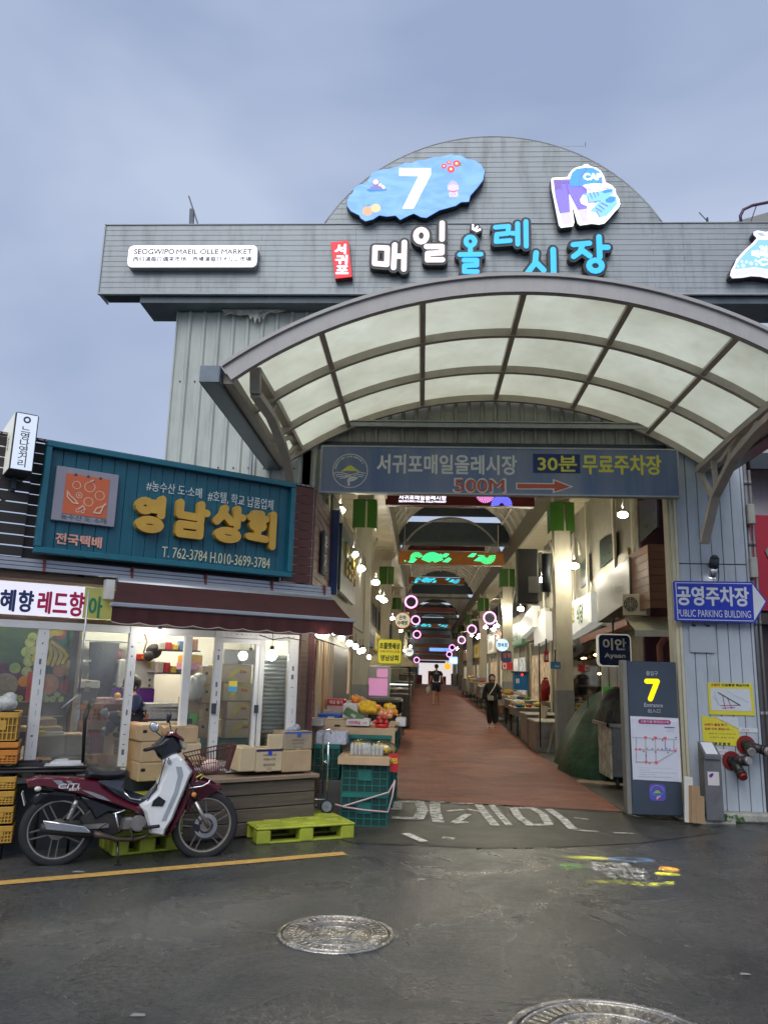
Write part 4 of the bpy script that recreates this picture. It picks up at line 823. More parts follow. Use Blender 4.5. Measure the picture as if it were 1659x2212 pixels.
# FRUIT SHOP ON THE LEFT
SA=math.degrees(math.atan2(.6,.8));SH=Tr(-1.3,8.6,0)@Rz(SA);SHi=Matrix.Identity(4)
def sh(f,off=0.0):return lambda X,Y:inM(SH,*f(X,Y),off)
zA=zc(0,1450,1300);zB=zc(0,2150,1450);zC=zc(0,2200,700);zD=zc(600,2250,800)
dpx=lambda x,y:(x,y)
shop=thing('fruit_shop','low wooden slatted fruit shop with lit sliding windows at the left of the arcade','shop',SH)
def spt(name,b,m,label=None,kind=None):return part(name,b,m,shop,None,label,kind)
SLAT=mat('red_brown_slat',(.105,.030,.026),rough=.5,var=.25,scale=3,stretch=(.6,1,8),bump=.1)
SLATD=mat('dark_slat',(.030,.024,.022),rough=.6,var=.3,scale=3,stretch=(.6,1,8),bump=.1)
WOODD=mat('dark_wood',(.085,.052,.035),rough=.6,var=.35,scale=4,stretch=(.5,1,10),bump=.2)
PVC=mat('white_frame',(.66,.66,.64),rough=.35,var=.05,scale=6)
ALU=mat('grey_rail',(.36,.38,.42),rough=.35,metal=.4,var=.1)
Z0,Z1=2.56,3.66;n=11;sh_=(Z1-Z0)/n
for k in range(n):
 z=Z0+k*sh_;b=B();b.box(-3.9,-2.93,0,.02,z,z+sh_-.014);spt('slat',b,SLATD)
 b=B();b.box(-.30,.055,0,.02,z,z+sh_-.007);spt('slat',b,SLAT)
 b=B();b.box(-2.925,-.305,.05,.07,z,z+sh_-.010);spt('slat',b,SLATD)
b=B();b.box(-3.9,.06,-.01,.05,Z1,Z1+.025);b.box(-3.9,.06,.03,.06,Z0-.05,Z0-.005)
for x in(-3.3,-2.4,-1.5,-.6):b.box(x,x+.05,.072,.12,2.4,Z1)
spt('slat_frame',b,SLATD)
b=B()
for k in range(64):x=-3.9+k*.062;b.box(x,x+.044,-.018,-.011,Z1+.004,Z1+.018)
spt('edge_beading',b,mat('pale_bead',(.35,.34,.33)),kind='stuff')
FL=Tr(-1.235,8.66,0)@Rz(90)
FLi=SH.inverted()@FL
def fl(name,b,m,label=None,kind=None):return part(name,b,m,shop,FLi,label,kind)
for k in range(n):
 z=Z0+k*sh_;b=B();b.box(.0,1.62,0,.02,z,z+sh_-.006);fl('slat',b,SLAT)
b=B();b.box(1.63,8.0,.0,.03,2.42,4.0);fl('flank_upper_wall',b,mat('flank_beige',(.30,.27,.20),rough=.6,var=.1))
b=B();b.box(1.6,1.64,-.10,.0,2.6,3.75);fl('flank_board',b,mat('navy_board',(.012,.028,.11),rough=.35))
KK=mat('grey_sign_face',(.17,.17,.16),rough=.4,var=.1)
t=thing('flank_sign','dark sign board with yellow lettering high on the shop flank inside the arcade','sign',FL@Tr(2.0,-.05,2.7))
b=B();b.box(0,2.3,-.05,0,0,.95);part('board',b,mat('dark_teal_board',(.03,.045,.05),rough=.4),t)
b=B();letters(b,'영남상회',1.3,.55,1.7,.5,-.052,.03,.03,smear=.01);part('lettering',b,mat('sign_gold',(.55,.36,.05),rough=.4),t)
t=thing('wall_letter_panel','small black panel with two white characters on the red slats of the flank','sign',FL@Tr(.55,-.02,2.85))
b=B();b.box(-.05,.28,-.03,0,-.1,.42);part('board',b,DARK,t);b=B();letters(b,'우\n거',.115,.16,.2,.42,-.031,.004,.02);part('lettering',b,SWH,t)
b=B()
for z,y,h in((2.435,-.06,.03),(2.472,-.05,.03),(2.51,-.04,.03)):b.box(-4.0,.30,y,y+.05,z,z+h)
spt('rail',b,ALU)
b=B()
for x in(-3.6,-2.75,-1.95,-1.2,-.45,.2):b.box(x,x+.02,-.07,.0,2.43,2.55)
spt('rail_clip',b,mat('rust_clip',(.20,.035,.03)))
b=B();b.box(-4.0,.08,.02,.3,2.36,2.42);b.box(-4,.06,.0,.10,1.985,2.03);spt('head_beam',b,WOODD)
b=B();b.box(0.1,4.6,-.02,.02,1.98,2.42);fl('flank_apron',b,mat('cream_apron',(.42,.38,.26),rough=.6,var=.15,dirt=.3))
OR=mat('orange_floor',(.36,.17,.07),rough=.35,var=.12,scale=2,stretch=(1,6,1));WALLI=mat('interior_wall',(.62,.60,.54),rough=.6,var=.08,scale=2)
b=B();b.box(-4.0,-.02,.06,1.66,.58,.62);spt('floor',b,OR)
b=B();b.box(-4.0,-.02,1.66,1.70,.0,2.4);b.box(-4.05,-4.0,.03,1.7,0,3.6);spt('inner_wall',b,WALLI)
b=B();b.box(-4.0,.04,.125,1.70,2.43,2.5);spt('ceiling',b,WALLI)
b=B();b.box(-.02,.02,.1,1.66,.6,2.42);spt('end_wall',b,WALLI)
b=B();b.box(-4.0,-.0,.03,.055,.0,.575);spt('base_core',b,DARK)
WD=mat('weathered_board',(.115,.088,.066),rough=.6,var=.35,scale=3,stretch=(.5,1,9),bump=.25,dirt=.3)
for k in range(4):b=B();b.rbox(-1.38,.06,-.30+.004*k,-.27,.02+k*.125,.138+k*.125,.006);spt('base_board',b,WD)
for k in range(3):b=B();b.rbox(-1.40,.09,-.33+k*.13,-.204+k*.13,.525,.565,.006);spt('deck_board',b,mat('deck_wood',(.26,.19,.13),rough=.55,var=.25,scale=3,stretch=(.5,8,1),bump=.1,dirt=.3))
b=B();b.box(-1.38,.05,-.26,.02,.0,.52);spt('platform_core',b,DARK)
zs,zh=.60,1.985
SHR=.045
def post(px0,px1,py,name='stile',off=-.02,zt=zh,zb=zs,m=None,dep=.05):
 a=inM(SH,px0,py,off)[0];c=inM(SH,px1,py,off)[0];b=B();b.rbox(a,c,off,off+dep,zb,zt,.004);spt(name,b,m or PVC);return a,c
P1=post(70,95,1480);P2=post(271,289,1480,off=-.03);P3=post(393,410,1480);P4=post(460,478,1480,off=-.04)
P5=post(549,557,1480,off=-.03);P6=post(559,569,1480,off=.0);P7=post(622,643,1480)
b=B();b.rbox(-4,P7[1],-.025,.03,zh-.07,zh-.001,.004);b.rbox(P3[0],P7[1],-.03,.04,zs-.02,zs+.04,.004);b.rbox(-3.9,P2[1],-.03,.04,zs-.02,zs+.03,.004)
b.rbox(P4[0],P5[1],-.045,-.01,zh-.12,zh-.071,.003);b.rbox(P4[0],P5[1],-.045,-.01,zs+.041,zs+.10,.003)
spt('window_rail',b,PVC)
b=B();rng=random.Random(2)
for(a,c),y in((P1,-.0215),(P2,-.0315),(P4,-.0415),(P7,-.0215)):
 z=.7
 while z<1.9:w=rng.choice((.008,.016,.05));b.box((a+c)/2-.006+rng.uniform(-.02,.02),(a+c)/2+.004,y,y+.001,z,z+w);z+=.09
for k in range(22):x=P4[0]+k*.055;b.box(x,x+rng.choice((.01,.03)),-.0265,-.0255,zh-.03,zh-.024)
spt('film_print',b,mat('print_grey',(.12,.12,.16)),kind='stuff')
GL1=glassmat('shop_glass',(.93,.95,.93),.07,.03,.02);GL2=glassmat('hazy_glass',(.85,.88,.86),.08,.05,.15)
for(a,c,g)in((-3.95,P1[0],GL1),(P1[1],P2[0],GL2),(P3[1],P4[0],GL1),(P4[1],P5[0],GL1),(P6[1],P7[0],GL1)):
 b=B();b.box(a,c,.002,.007,zs+.03,zh-.07);spt('pane',b,g)
c=sh(zD)(355,690);b=B();b.box(c[0]-.02,c[0]+.02,-.075,-.045,c[1]-.05,c[1]+.05);spt('door_handle',b,DARK)
c=sh(zD)(680,695);b=B();b.box(c[0]-.02,c[0]+.02,-.055,-.03,c[1]-.04,c[1]+.04);spt('door_handle',b,DARK)
cx,cz,w,h=fitbox(sh(zD),488,485,546,565);b=B();b.box(cx-w/2,cx+w/2,-.0,.001,cz,cz+h/2);b.cur=1;b.box(cx-w/2,cx+w/2,-.0,.001,cz-h/2,cz-.0005);spt('window_sticker',b,[mat('sticker_yellow',(.75,.65,.05)),mat('sticker_blue',(.08,.38,.7))])
for(a,c,o,m)in((646,662,-.05,WOODD),(664,677,.0,SLAT)):post(a,c,1480,'corner_post',o,2.42,0,m,.09)
b=B();b.box(.02,.09,.0,.07,0,2.4);spt('corner_post',b,WOODD)
b=B();b.box(.25,.60,.02,.05,.7,1.97);fl('shutter_frame',b,PVC)
for k in range(17):b=B();b.cbox((.425,.01,.78+k*.07),(.26,.008,.055),rx=35);fl('shutter_slat',b,mat('shutter_rose',(.42,.24,.19),rough=.5))
PALE=mat('pale_wood_panel',(.56,.42,.26),rough=.55,var=.12,scale=3,stretch=(9,1,.6),bump=.05);ORW=mat('orange_wood',(.42,.20,.06),rough=.5,var=.15)
x=.8
for k in range(13):b=B();b.rbox(x,x+.125,-.0+.012*(k%2),.03,.5,1.97,.004);fl('folding_panel',b,PALE if k%5!=4 else ORW);x+=.13
b=B();b.box(2.5,4.6,.0,.04,0,1.98);fl('flank_lower_wall',b,mat('flank_grey',(.20,.19,.17),rough=.6,var=.15));b=B();b.box(0,2.5,.06,.1,0,1.98);fl('flank_back',b,ORW)
for k,(x,y)in enumerate(((-3.3,.35),(-2.62,.35),(-1.7,1.0),(-.95,.75),(-.4,.75))):  # the two left strips are added to brighten the poster
 t=thing('tube_light','%s ceiling strip light inside the fruit shop'%['leftmost','second from left','middle','second from right','rightmost'][k],'lamp',SH@Tr(x,y,2.40),'strip lights on the shop ceiling')
 b=B();b.box(-.31,.31,-.05,.05,.005,.03);part('fitting',b,PVC,t);b=B();b.box(-.29,.29,-.03,.03,-.02,.004);part('diffuser',b,glow('strip_glow_%d'%(k<2),(1.0,.93,.76),70 if k<2 else 95),t)
zf=sh(zA,-.14)
q=[zf(*p)for p in((205,232),(1340,425),(1322,838),(150,715))]
xa,xb,za,zb=-2.86,-.265,2.585,3.635
t=thing('shop_signboard','long teal boarded signboard with golden letters over the fruit shop','signboard',SH@Tr(xa,-.08,za))
TEAL=mat('teal_board',(.006,.10,.150),rough=.45,var=.18,scale=2.5,stretch=(6,1,.7),bump=.04);TEALF=mat('teal_frame',(.010,.135,.190),rough=.4,var=.12,dirt=.1)
W_,H_=xb-xa,zb-za;npk=21;pw=(W_-.1)/npk
for k in range(npk):b=B();b.rbox(.05+k*pw+.002,.05+(k+1)*pw-.002,-.03,.0,.05,H_-.05,.003);part('board',b,TEAL,t)
b=B();b.box(.04,W_-.04,.001,.02,.04,H_-.04);part('backing',b,mat('teal_shadow',(.002,.02,.03)),t)
for(x0_,x1_,z0_,z1_)in((0,W_,H_-.055,H_),(0,W_,0,.055),(0,.055,.056,H_-.056),(W_-.055,W_,.056,H_-.056)):b=B();b.rbox(x0_,x1_,-.10,.01,z0_,z1_,.006);part('frame',b,TEALF,t)
sI=Tr(-xa,.08,-za)
s1=sh(zA,-.112)
def sw(s,box,m,bold=.02,y=-.1105,d=.02,f=None,**k):
 cx,cz,w,h=fitbox2(f or s1,*box);b=B();letters(b,s,0,0,w,h,0,d,bold,**k);return part('lettering',b,m,t,sI@Tr(cx,y,cz))
def fitbox2(f,x0,y0,x1,y1,sk=0):
 """box seen on a slanting facade: centre, width and height measured through its middle lines"""
 a,c=f(x0,(y0+y1)/2),f(x1,(y0+y1)/2);xm=(x0+x1)/2;u,v=f(xm,y0),f(xm,y1);return(a[0]+c[0])/2,(u[1]+v[1])/2,abs(c[0]-a[0]),abs(u[1]-v[1])
LGX,LGZ,LW_,LH_=fitbox2(s1,245,325,540,605)
b=B();b.rbox(-LW_/2,LW_/2,-.045,.0,-LH_/2+.03,LH_/2-.03,.006);part('logo_box',b,mat('logo_lilac',(.30,.29,.34),rough=.4,var=.05),t,sI@Tr(LGX,-.112,LGZ))
LM=sI@Tr(LGX,-.158,LGZ);k=LW_/300
b=B();s_=.405*LW_;b.box(-s_*.86,s_*.86,-.003,-.0005,-s_*.8,s_*.86);part('logo_square',b,mat('logo_orange',(.62,.135,.045),rough=.4,var=.05),t,LM)
OUTL=mat('logo_outline',(.72,.50,.38));b=B();u=s_
for(cx,cz,r)in((-.42,.42,.17),(.1,.42,.22),(.52,.12,.2),(.1,-.2,.19),(-.28,.02,.13),(-.28,.02,.05)):b.ring(cx*u,cz*u,(r-.03)*u,r*u,-.005,-.0032,20)
b.strokes([[(x*u,z*u)for x,z in l]for l in(((-.75,.12),(-.72,-.12),(-.5,-.32),(-.3,-.34)),((-.75,.12),(-.62,-.05),(-.42,-.2),(-.3,-.34)),((.35,-.62),(.45,-.42),(.7,-.3)),((.35,-.62),(.6,-.62),(.7,-.3)),((.7,-.3),(.78,-.2)),((-.25,-.55),(-.1,-.4),(.0,-.55)),((.1,.64),(.2,.72)))],.012,-.0062,-.0045)
b.ring(-.28*u,-.62*u,.05*u,.08*u,-.005,-.0032,12);b.ring(-.08*u,-.62*u,.05*u,.08*u,-.005,-.0032,12);part('logo_fruit',b,OUTL,t,LM)
b=B()
for sxx in(-.2,0,.2):
 pts=[((.022 if i%2==0 else .009)*math.sin(i*math.pi/5),(.022 if i%2==0 else .009)*math.cos(i*math.pi/5))for i in range(10)];b.poly([(sxx*LW_+x,LH_*.415-.045+z)for x,z in pts],-.003,-.0005)
part('star',b,mat('logo_teal_ink',(.01,.09,.12)),t,LM)
b=B();letters(b,'농수산 도·소매',0,-LH_/2+.075,LW_*.72,.045,0,.002,.0);part('lettering',b,mat('logo_teal_ink',(.01,.09,.12)),t,LM)
SALM=mat('salmon_letter',(.72,.36,.28),rough=.4);CREAM=mat('cream_letter',(.62,.60,.40),rough=.4);GOLD=mat('gold_letter',(.56,.33,.045),rough=.42,var=.12,scale=4);WLT=mat('chalk_letter',(.60,.66,.66),rough=.4)
sw('전국택배',(258,640,472,690),SALM,.025,smear=.004,d=.012)
sw('#농수산 도·소매',(680,402,940,450),WLT,.0,d=.008);sw('#호텔, 학교 납품업체',(966,452,1272,505),WLT,.0,d=.008)
sw('T. 762-3784',(752,703,964,752),CREAM,.0,d=.008);sw('H.010-3699-3784',(977,733,1256,782),CREAM,.0,d=.008)
BL={
'영':gl(circ(.30,.74,.20,12,rz=.15),[(.86,1.0),(.86,.50)],[(.54,.84),(.86,.84)],[(.54,.66),(.86,.66)],circ(.50,.18,.34,14,rz=.14)),
'남':gl([(.12,.98),(.12,.62),(.62,.60)],[(.80,1.0),(.80,.48)],[(.80,.76),(.98,.76)],[(.14,.34),(.80,.34),(.80,.06),(.14,.06),(.14,.34)]),
'상':gl([(.36,.98),(.30,.78),(.08,.56)],[(.34,.80),(.60,.58)],[(.80,1.0),(.80,.48)],[(.80,.76),(.98,.76)],circ(.50,.18,.34,14,rz=.13)),
'회':gl([(.22,.98),(.46,.98)],[(.06,.84),(.62,.84)],circ(.34,.62,.20,12,rz=.10),[(.34,.46),(.34,.30)],[(.04,.24),(.64,.20)],[(.90,1.02),(.90,.0)]),
}
for ch,bx in(('영',(612,452,782,634)),('남',(800,478,975,662)),('상',(980,500,1140,682)),('회',(1140,528,1292,702))):
 cx,cz,w,h=fitbox2(sh(zA,-.17),*bx);fat=.078
 b=B();b.strokes(BL[ch],fat,-.075,-.0,(-w/2+fat*.42,-h/2+fat*.4,w-fat*.84,h-fat*.8));part('golden_letter',b,GOLD,t,sI@Tr(cx,-.112,cz))
q=inM(SH,40,950,-.25)
hb=thing('hanging_lightbox','white projecting lightbox with dark lettering above the left shop roof','sign',Tr(*(SH@Vector((q[0],-.25,q[1])))))
M2=Rz(SA)
c0=inM(SH,56,948,-.30)
bxw=.20;Lb=.8;hh=.58
P0=SH@Vector((inM(SH,36,950,-.30)[0],-.30,0));
_a=inM(SH,27,950,-.30);_c=inM(SH,79,950,-.30);hb.matrix_world=SH@Tr(_a[0],-.30,_a[1])@Matrix.Scale((_c[0]-_a[0])/.21,4)
b=B();b.rbox(-.0,.21,0,Lb,-hh/2,hh/2,.012);part('case',b,DARK,hb)
b=B();b.box(.012,.198,-.006,-.001,-hh/2+.015,hh/2-.015);part('front_face',b,glow('box_face',(.62,.68,.78),.55),hb)
b=B();b.box(-.006,-.001,.02,Lb-.02,-hh/2+.015,hh/2-.015);part('side_face',b,glow('box_face_warm',(.62,.62,.55),.5),hb)
b=B();letters(b,'느\n영\n나\n영\n거\n리',.105,-.05,.085,.40,-.0065,.001,.01,linesp=.85);part('lettering',b,mat('slate_ink',(.05,.07,.09)),hb)
b=B();b.ring(.105,.22,.018,.034,-.008,-.0065,16);part('logo',b,mat('slate_ink',(.05,.07,.09)),hb)
b=B();b.M=Rz(-90)@Matrix.Identity(4);letters(b,'영남상회',-.42,.0,.5,.16,-.0065,.001,.0);part('lettering',b,mat('slate_ink',(.05,.07,.09)),hb)
b=B();b.beam((.1,.3,-hh/2-.12),(.1,.3,-hh/2),.04);b.beam((.1,.3,-hh/2-.12),(.1,.9,-hh/2-.12),.04);part('bracket',b,DARK,hb)
t=thing('fruit_name_banner','lit white and yellow banner with navy and crimson fruit names above the left window','banner',SH@Tr(-4.2,-.05,2.03))
xr=inM(SH,180,1300,-.05)[0]+4.2;xr2=inM(SH,213,1310,-.05)[0]+4.2
b=B();b.box(0,xr,-.02,0,0,.29);part('panel',b,glow('banner_white',(.72,.70,.80),.55),t)
b=B();b.box(xr+.001,xr2+.2,-.02,0,0,.29);part('panel',b,mat('banner_yellow',(.45,.45,.12)),t)
bI=Tr(4.2,.05,-2.03);bn=sh(zB,-.075)
def bw(s,box,m,bold=.03):cx,cz,w,h=fitbox2(bn,*box);b=B();letters(b,s,0,0,w,h,0,.002,bold,smear=.006);part('lettering',b,m,t,bI@Tr(cx,-.0705,cz))
bw('혜',(2,0,62,88),mat('ink_navy2',(.01,.03,.12)));bw('향',(78,5,138,92),mat('ink_navy2',(.01,.03,.12)))
CRIM=mat('ink_crimson',(.45,.005,.07));bw('레',(160,8,212,98),CRIM);bw('드',(225,18,282,95),CRIM);bw('향',(290,12,350,110),CRIM);bw('아',(372,30,425,118),mat('ink_green',(.02,.2,.09)))
aw=thing('awning','dark maroon retractable awning with a scalloped valance over the shop window','awning',SH@Tr(-2.1,0,2.3));aI=Tr(2.1,0,-2.3)
OF=-.62
al=inM(SH,205,1255,-.12);ar=inM(SH,712,1305,-.10)
fl_=inM(SH,243,1300,OF);fr2=inM(SH,762,1346,OF);zbar=(fl_[1]+fr2[1])/2
xl,xr_=fl_[0],fr2[0];XL,XR=-2.10,.26
b=B();b.rbox(XL,XR,-.18,-.07,2.33,2.43,.02);b.cyl((XL,-.15,2.37),(XR,-.15,2.37),.05,14);part('cassette',b,ALU,aw,aI)
MAR=mat('maroon_canvas',(.050,.014,.014),rough=.8,var=.25,scale=3,bump=.15,bscale=40,thin=.12)
b=B();nx=14;vs=[]
for i in range(nx+1):
 t_=i/nx
 for j in range(5):s_=j/4;vs.append((XL+(XR-XL)*t_+(xl-XL)*(1-t_)*s_+(xr_-XR)*t_*s_,-.17+(OF+.17)*s_,2.40+(zbar-2.40)*s_-.012*math.sin(s_*math.pi)))
b.add(vs,[(i*5+j,i*5+j+1,(i+1)*5+j+1,(i+1)*5+j)for i in range(nx)for j in range(4)],True);part('canvas',b,MAR,aw,aI)
b=B();b.rbox(xl-.02,xr_+.02,OF-.03,OF+.02,zbar-.02,zbar+.02,.008);part('front_bar',b,ALU,aw,aI)
b=B();vs=[];nn=100
for i in range(nn+1):
 x=xl+(xr_-xl)*i/nn;u=(i%10)/10;zz=zbar-.02-.125-.018*math.sin(math.pi*u);w=.008*math.sin(i*.9)
 vs+=[(x,OF-.01,zbar-.018),(x,OF-.01+w,zz)]
b.add(vs,[(2*i,2*i+1,2*i+3,2*i+2)for i in range(nn)],True);part('valance',b,MAR,aw,aI)
b=B();vs=[]
for i in range(nn+1):
 x=xl+(xr_-xl)*i/nn;u=(i%10)/10;zz=zbar-.02-.125-.018*math.sin(math.pi*u);w=.008*math.sin(i*.9);vs+=[(x,OF-.013+w,zz),(x,OF-.013+w,zz-.008)]
b.add(vs,[(2*i,2*i+1,2*i+3,2*i+2)for i in range(nn)],True);part('valance_piping',b,mat('pale_piping',(.42,.38,.36)),aw,aI)
b=B()
for x in(xl+.25,xr_-.35):b.tube([(x,-.1,2.30),(x+.30,-.35,2.22),(x+.02,OF,zbar-.01)],.018,8)
part('folding_arm',b,ALU,aw,aI)
b=B();b.box(XL-.10,XL-.02,-.16,-.06,2.22,2.40);part('end_bracket',b,PVC,aw,aI)
pc=inM(SH,192,1275,-.30);pr=inM(SH,170,1500,-.30)
b=B();b.tube([(0,0,0),(pr[0]-pc[0],0,pr[1]-pc[1])],.009,8);b.tube([(pr[0]-pc[0],0,pr[1]-pc[1]),(pr[0]-pc[0]-.13,0,pr[1]-pc[1]-.12)],.007,6);solo('crank_rod',b,mat('rod_steel',(.45,.47,.48),metal=.6,rough=.35),SH@Tr(pc[0],-.30,pc[1]),'thin grey awning crank rod hanging before the left window','rod')
BULB=glow('bulb_glow',(1.0,.93,.80),42);BULBW=glow('bulb_glow_white',(1.0,.98,.95),42);SOCK=mat('bulb_socket',(.02,.02,.02),rough=.4)
def bulb(M,label,r=.045,m=None,group='bare bulbs hanging round the fruit shop',cord=.12):
 t=thing('light_bulb',label,'bulb',M,group)
 b=B();b.sph((0,0,0),r,14,10,(1,1,1.05));part('globe',b,m or BULB,t)
 b=B();b.cyl((0,0,r*.85),(0,0,r*.85+.05),r*.42,10);part('socket',b,SOCK,t)
 b=B();b.tube([(0,0,r+.04),(0,0,r+.04+cord)],.004,5);part('cord',b,SOCK,t);return t
for i,(px,py,off,r)in enumerate(((345,1372,-.22,.05),(587,1416,-.35,.05),(541,1418,.45,.05))):
 x,z=inM(SH,px,py,off);bulb(SH@Tr(x,off,z),['bright bulb in the open doorway of the fruit shop','bright bulb hanging before the right sliding window','bright bulb glowing inside behind the right sliding window'][i],r,BULBW,cord=.22)
row=[(697,1373),(722,1364),(740,1377),(757,1388),(766,1393),(777,1400),(785,1406),(793,1411),(802,1431)]
row=[(690,1368),(703,1370),(722,1364),(738,1377),(755,1390),(768,1397),(777,1407),(784,1405),(797,1420)]
for i,(px,py)in enumerate(row):
 p=atX(px,py,-1.235+.18+.02*(i%2));
 bulb(Tr(p.x,min(p.y,16),p.z),['nearest bulb of the flank row, just under the awning end','second bulb of the flank row','largest bulb of the flank row, third from the awning','fourth bulb of the flank row','fifth bulb of the flank row','sixth bulb of the flank row','seventh bulb of the flank row','eighth bulb of the flank row','farthest bulb of the flank row, beside the yellow sign'][i],.042,BULB,'row of bare bulbs along the shop flank')
b=B();pts=[inM(SH,*p,-.3)for p in((560,1372),(590,1382),(620,1378),(660,1385))];b.tube([(x-pts[0][0],0,z-pts[0][1])for x,z in pts],.006,5);solo('bulb_wire',b,SOCK,SH@Tr(pts[0][0],-.3,pts[0][1]),'black sagging wire carrying the bulb before the right window','wire')
# MOTORCYCLE
MA=math.degrees(math.atan2(.47,1.08));MM=Tr(-2.93,6.69,0)@Rz(MA);zM=zc(80,2600,820)
mp=lambda X,Y,off=-.05:inM(MM,*zM(X,Y),off)
moto=thing('motorcycle','maroon and white step-through motorcycle with a front wire basket parked by the yellow line','motorcycle',MM)
def mo(name,b,m,label=None):return part(name,b,m,moto,None,label)
MARN=mat('maroon_paint',(.10,.006,.018),rough=.18,var=.06,coat=1,rvar=.04);WPL=mat('white_plastic',(.78,.80,.80),rough=.25,var=.05,coat=.4,dirt=.12)
RUB=mat('tyre_rubber',(.018,.018,.02),rough=.7,var=.2,bump=.2);SIL=mat('alloy_silver',(.42,.41,.38),rough=.32,metal=.8,var=.15);CHR=mat('bright_chrome',(.75,.75,.75),rough=.12,metal=1,var=.05)
BPL=mat('black_plastic',(.010,.011,.016),rough=.2,var=.2,coat=.7);SEAT=mat('seat_vinyl',(.014,.015,.018),rough=.38,var=.2,bump=.05);SLATE=mat('slate_plastic',(.06,.07,.09),rough=.4,var=.1)
ENG=mat('engine_alloy',(.30,.28,.26),rough=.38,metal=.7,var=.2,dirt=.2);RUSTP=mat('burnt_pipe',(.08,.06,.05),rough=.5,metal=.5,var=.4)
def puff(b,pts,yc,half,k=.93):
 n=len(pts);a=sum(pts[i][0]*pts[(i+1)%n][1]-pts[(i+1)%n][0]*pts[i][1]for i in range(n))
 if a<0:pts=pts[::-1]
 def inset(d):
  out=[]
  for i in range(n):
   p=Vector((*pts[i-1],0));c=Vector((*pts[i],0));q=Vector((*pts[(i+1)%n],0));e1=(c-p).normalized();e2=(q-c).normalized()
   nn=Vector((-(e1.y+e2.y),e1.x+e2.x,0));nn=nn.normalized()if nn.length>.1 else Vector((-e1.y,e1.x,0));out.append((c.x+nn.x*d,c.y+nn.y*d))
  return out
 d=min(.02,half*.35)*(1-k)/.07;L_=[(inset(d),yc-half),(inset(d*.3),yc-half*.82),(pts,yc-half*.5),(pts,yc+half*.5),(inset(d*.3),yc+half*.82),(inset(d),yc+half)]
 vs=[];[vs.extend([(x,y,z)for x,z in P])for P,y in L_];m_=len(L_)
 fs=[tuple(range(n)),tuple(range(m_*n-1,(m_-1)*n-1,-1))]+[(r*n+i,(r+1)*n+i,(r+1)*n+(i+1)%n,r*n+(i+1)%n)for r in range(m_-1)for i in range(n)]
 b.add(vs,[fs[0],fs[1]],False);b.add(vs,fs[2:],True);return b
def wheel(cx,cz,Rr,front):
 w=part('wheel',B().lathe([(Rr-.062,-.034),(Rr-.03,-.042),(Rr-.008,-.030),(Rr,-.012),(Rr,.012),(Rr-.008,.030),(Rr-.03,.042),(Rr-.062,.034)],(cx,0,cz),48,'y'),RUB,moto)
 r=Rr-.058;b=B().lathe([(r-.016,-.026),(r+.004,-.032),(r+.006,.032),(r-.016,.026),(r-.022,0),(r-.016,-.026)],(cx,0,cz),48,'y');part('rim',b,SIL if not front else mat('rim_brass',(.5,.46,.38),rough=.3,metal=.8,var=.1),w)
 for k in range(5):
  a=R(90+72*k+(10 if front else 30));b=B()
  for s_ in(-1,1):
   p0=(cx+.035*math.cos(a+s_*.9),0,cz+.035*math.sin(a+s_*.9));p1=(cx+(r-.01)*math.cos(a+s_*.12),0,cz+(r-.01)*math.sin(a+s_*.12));b.beam(p0,p1,.011,.018,up=(0,1,0))
  part('spoke',b,mat('spoke_alloy',(.20,.19,.18),rough=.4,metal=.7),w)
 b=B();b.cyl((cx,-.05,cz),(cx,.05,cz),.05 if front else .075,20);part('hub',b,ENG,w)
 if front:
  b=B();b.ring(cx,cz,.065,.10,-.062,-.056,40)
  part('brake_disc',b,CHR,w);b=B();b.poly([(cx-.12,cz-.02),(cx-.06,cz-.05),(cx-.05,cz+.01),(cx-.10,cz+.03)],-.085,-.05);part('brake_caliper',b,BPL,w)
 return w
rc=mp(262,858,0);fc=mp(1348,824,0);wheel(rc[0],rc[1],.293,False);wheel(fc[0],fc[1],.288,True)
def px(l,off=-.05):return[mp(X,Y,off)for X,Y in l]
b=B();puff(b,px([(40,490),(110,472),(250,476),(465,482),(560,492),(600,545),(680,605),(780,655),(880,688),(912,755),(880,762),(800,730),(700,690),(480,622),(300,582),(150,555),(60,560),(38,530)],-.09),0,.10);mo('body_panel',b,MARN)
b=B();puff(b,px([(880,690),(960,605),(1050,640),(1190,600),(1150,740),(1080,860),(1065,905),(1040,905),(1110,740),(930,760),(912,756)],-.03),0,.05);mo('inner_panel',b,MARN)
b=B();puff(b,px([(430,615),(560,640),(700,695),(760,722),(700,740),(640,740),(540,790),(500,720)],-.07),0,.075);mo('frame_cover',b,BPL)
b=B();puff(b,px([(550,500),(765,488),(752,540),(758,590),(800,635),(855,650),(905,635),(1002,528),(1000,590),(930,650),(870,690),(780,657),(680,607),(600,548)],-.09),0,.09);mo('seat_base',b,SLATE)
b=B();b.tube([(x,-.10,z)for x,z in px([(757,590),(800,632),(855,642),(880,640)],-.1)],.006,6);mo('chrome_strip',b,CHR)
b=B();puff(b,px([(467,475),(472,435),(500,412),(545,408),(600,420),(660,424),(720,412),(770,412),(788,435),(788,470),(760,484),(690,488),(640,500),(560,492),(490,490)],-.10),0,.13,.86);mo('seat',b,SEAT)
b=B();puff(b,px([(1040,352),(1112,308),(1150,300),(1200,345),(1268,430),(1255,462),(1215,560),(1180,640),(1120,790),(1068,870),(1052,918),(960,908),(938,892),(915,800),(900,742),(865,682),(935,640),(1000,575),(1010,520),(1040,470),(1060,405)],-.14),0,.15,.9);mo('leg_shield',b,WPL)
b=B();puff(b,px([(1135,395),(1180,400),(1190,460),(1150,600),(1060,800),(1030,800),(1120,590),(1150,470)],-.155),-.148,.006);mo('shield_recess',b,mat('recess_grey',(.34,.38,.41),rough=.35))
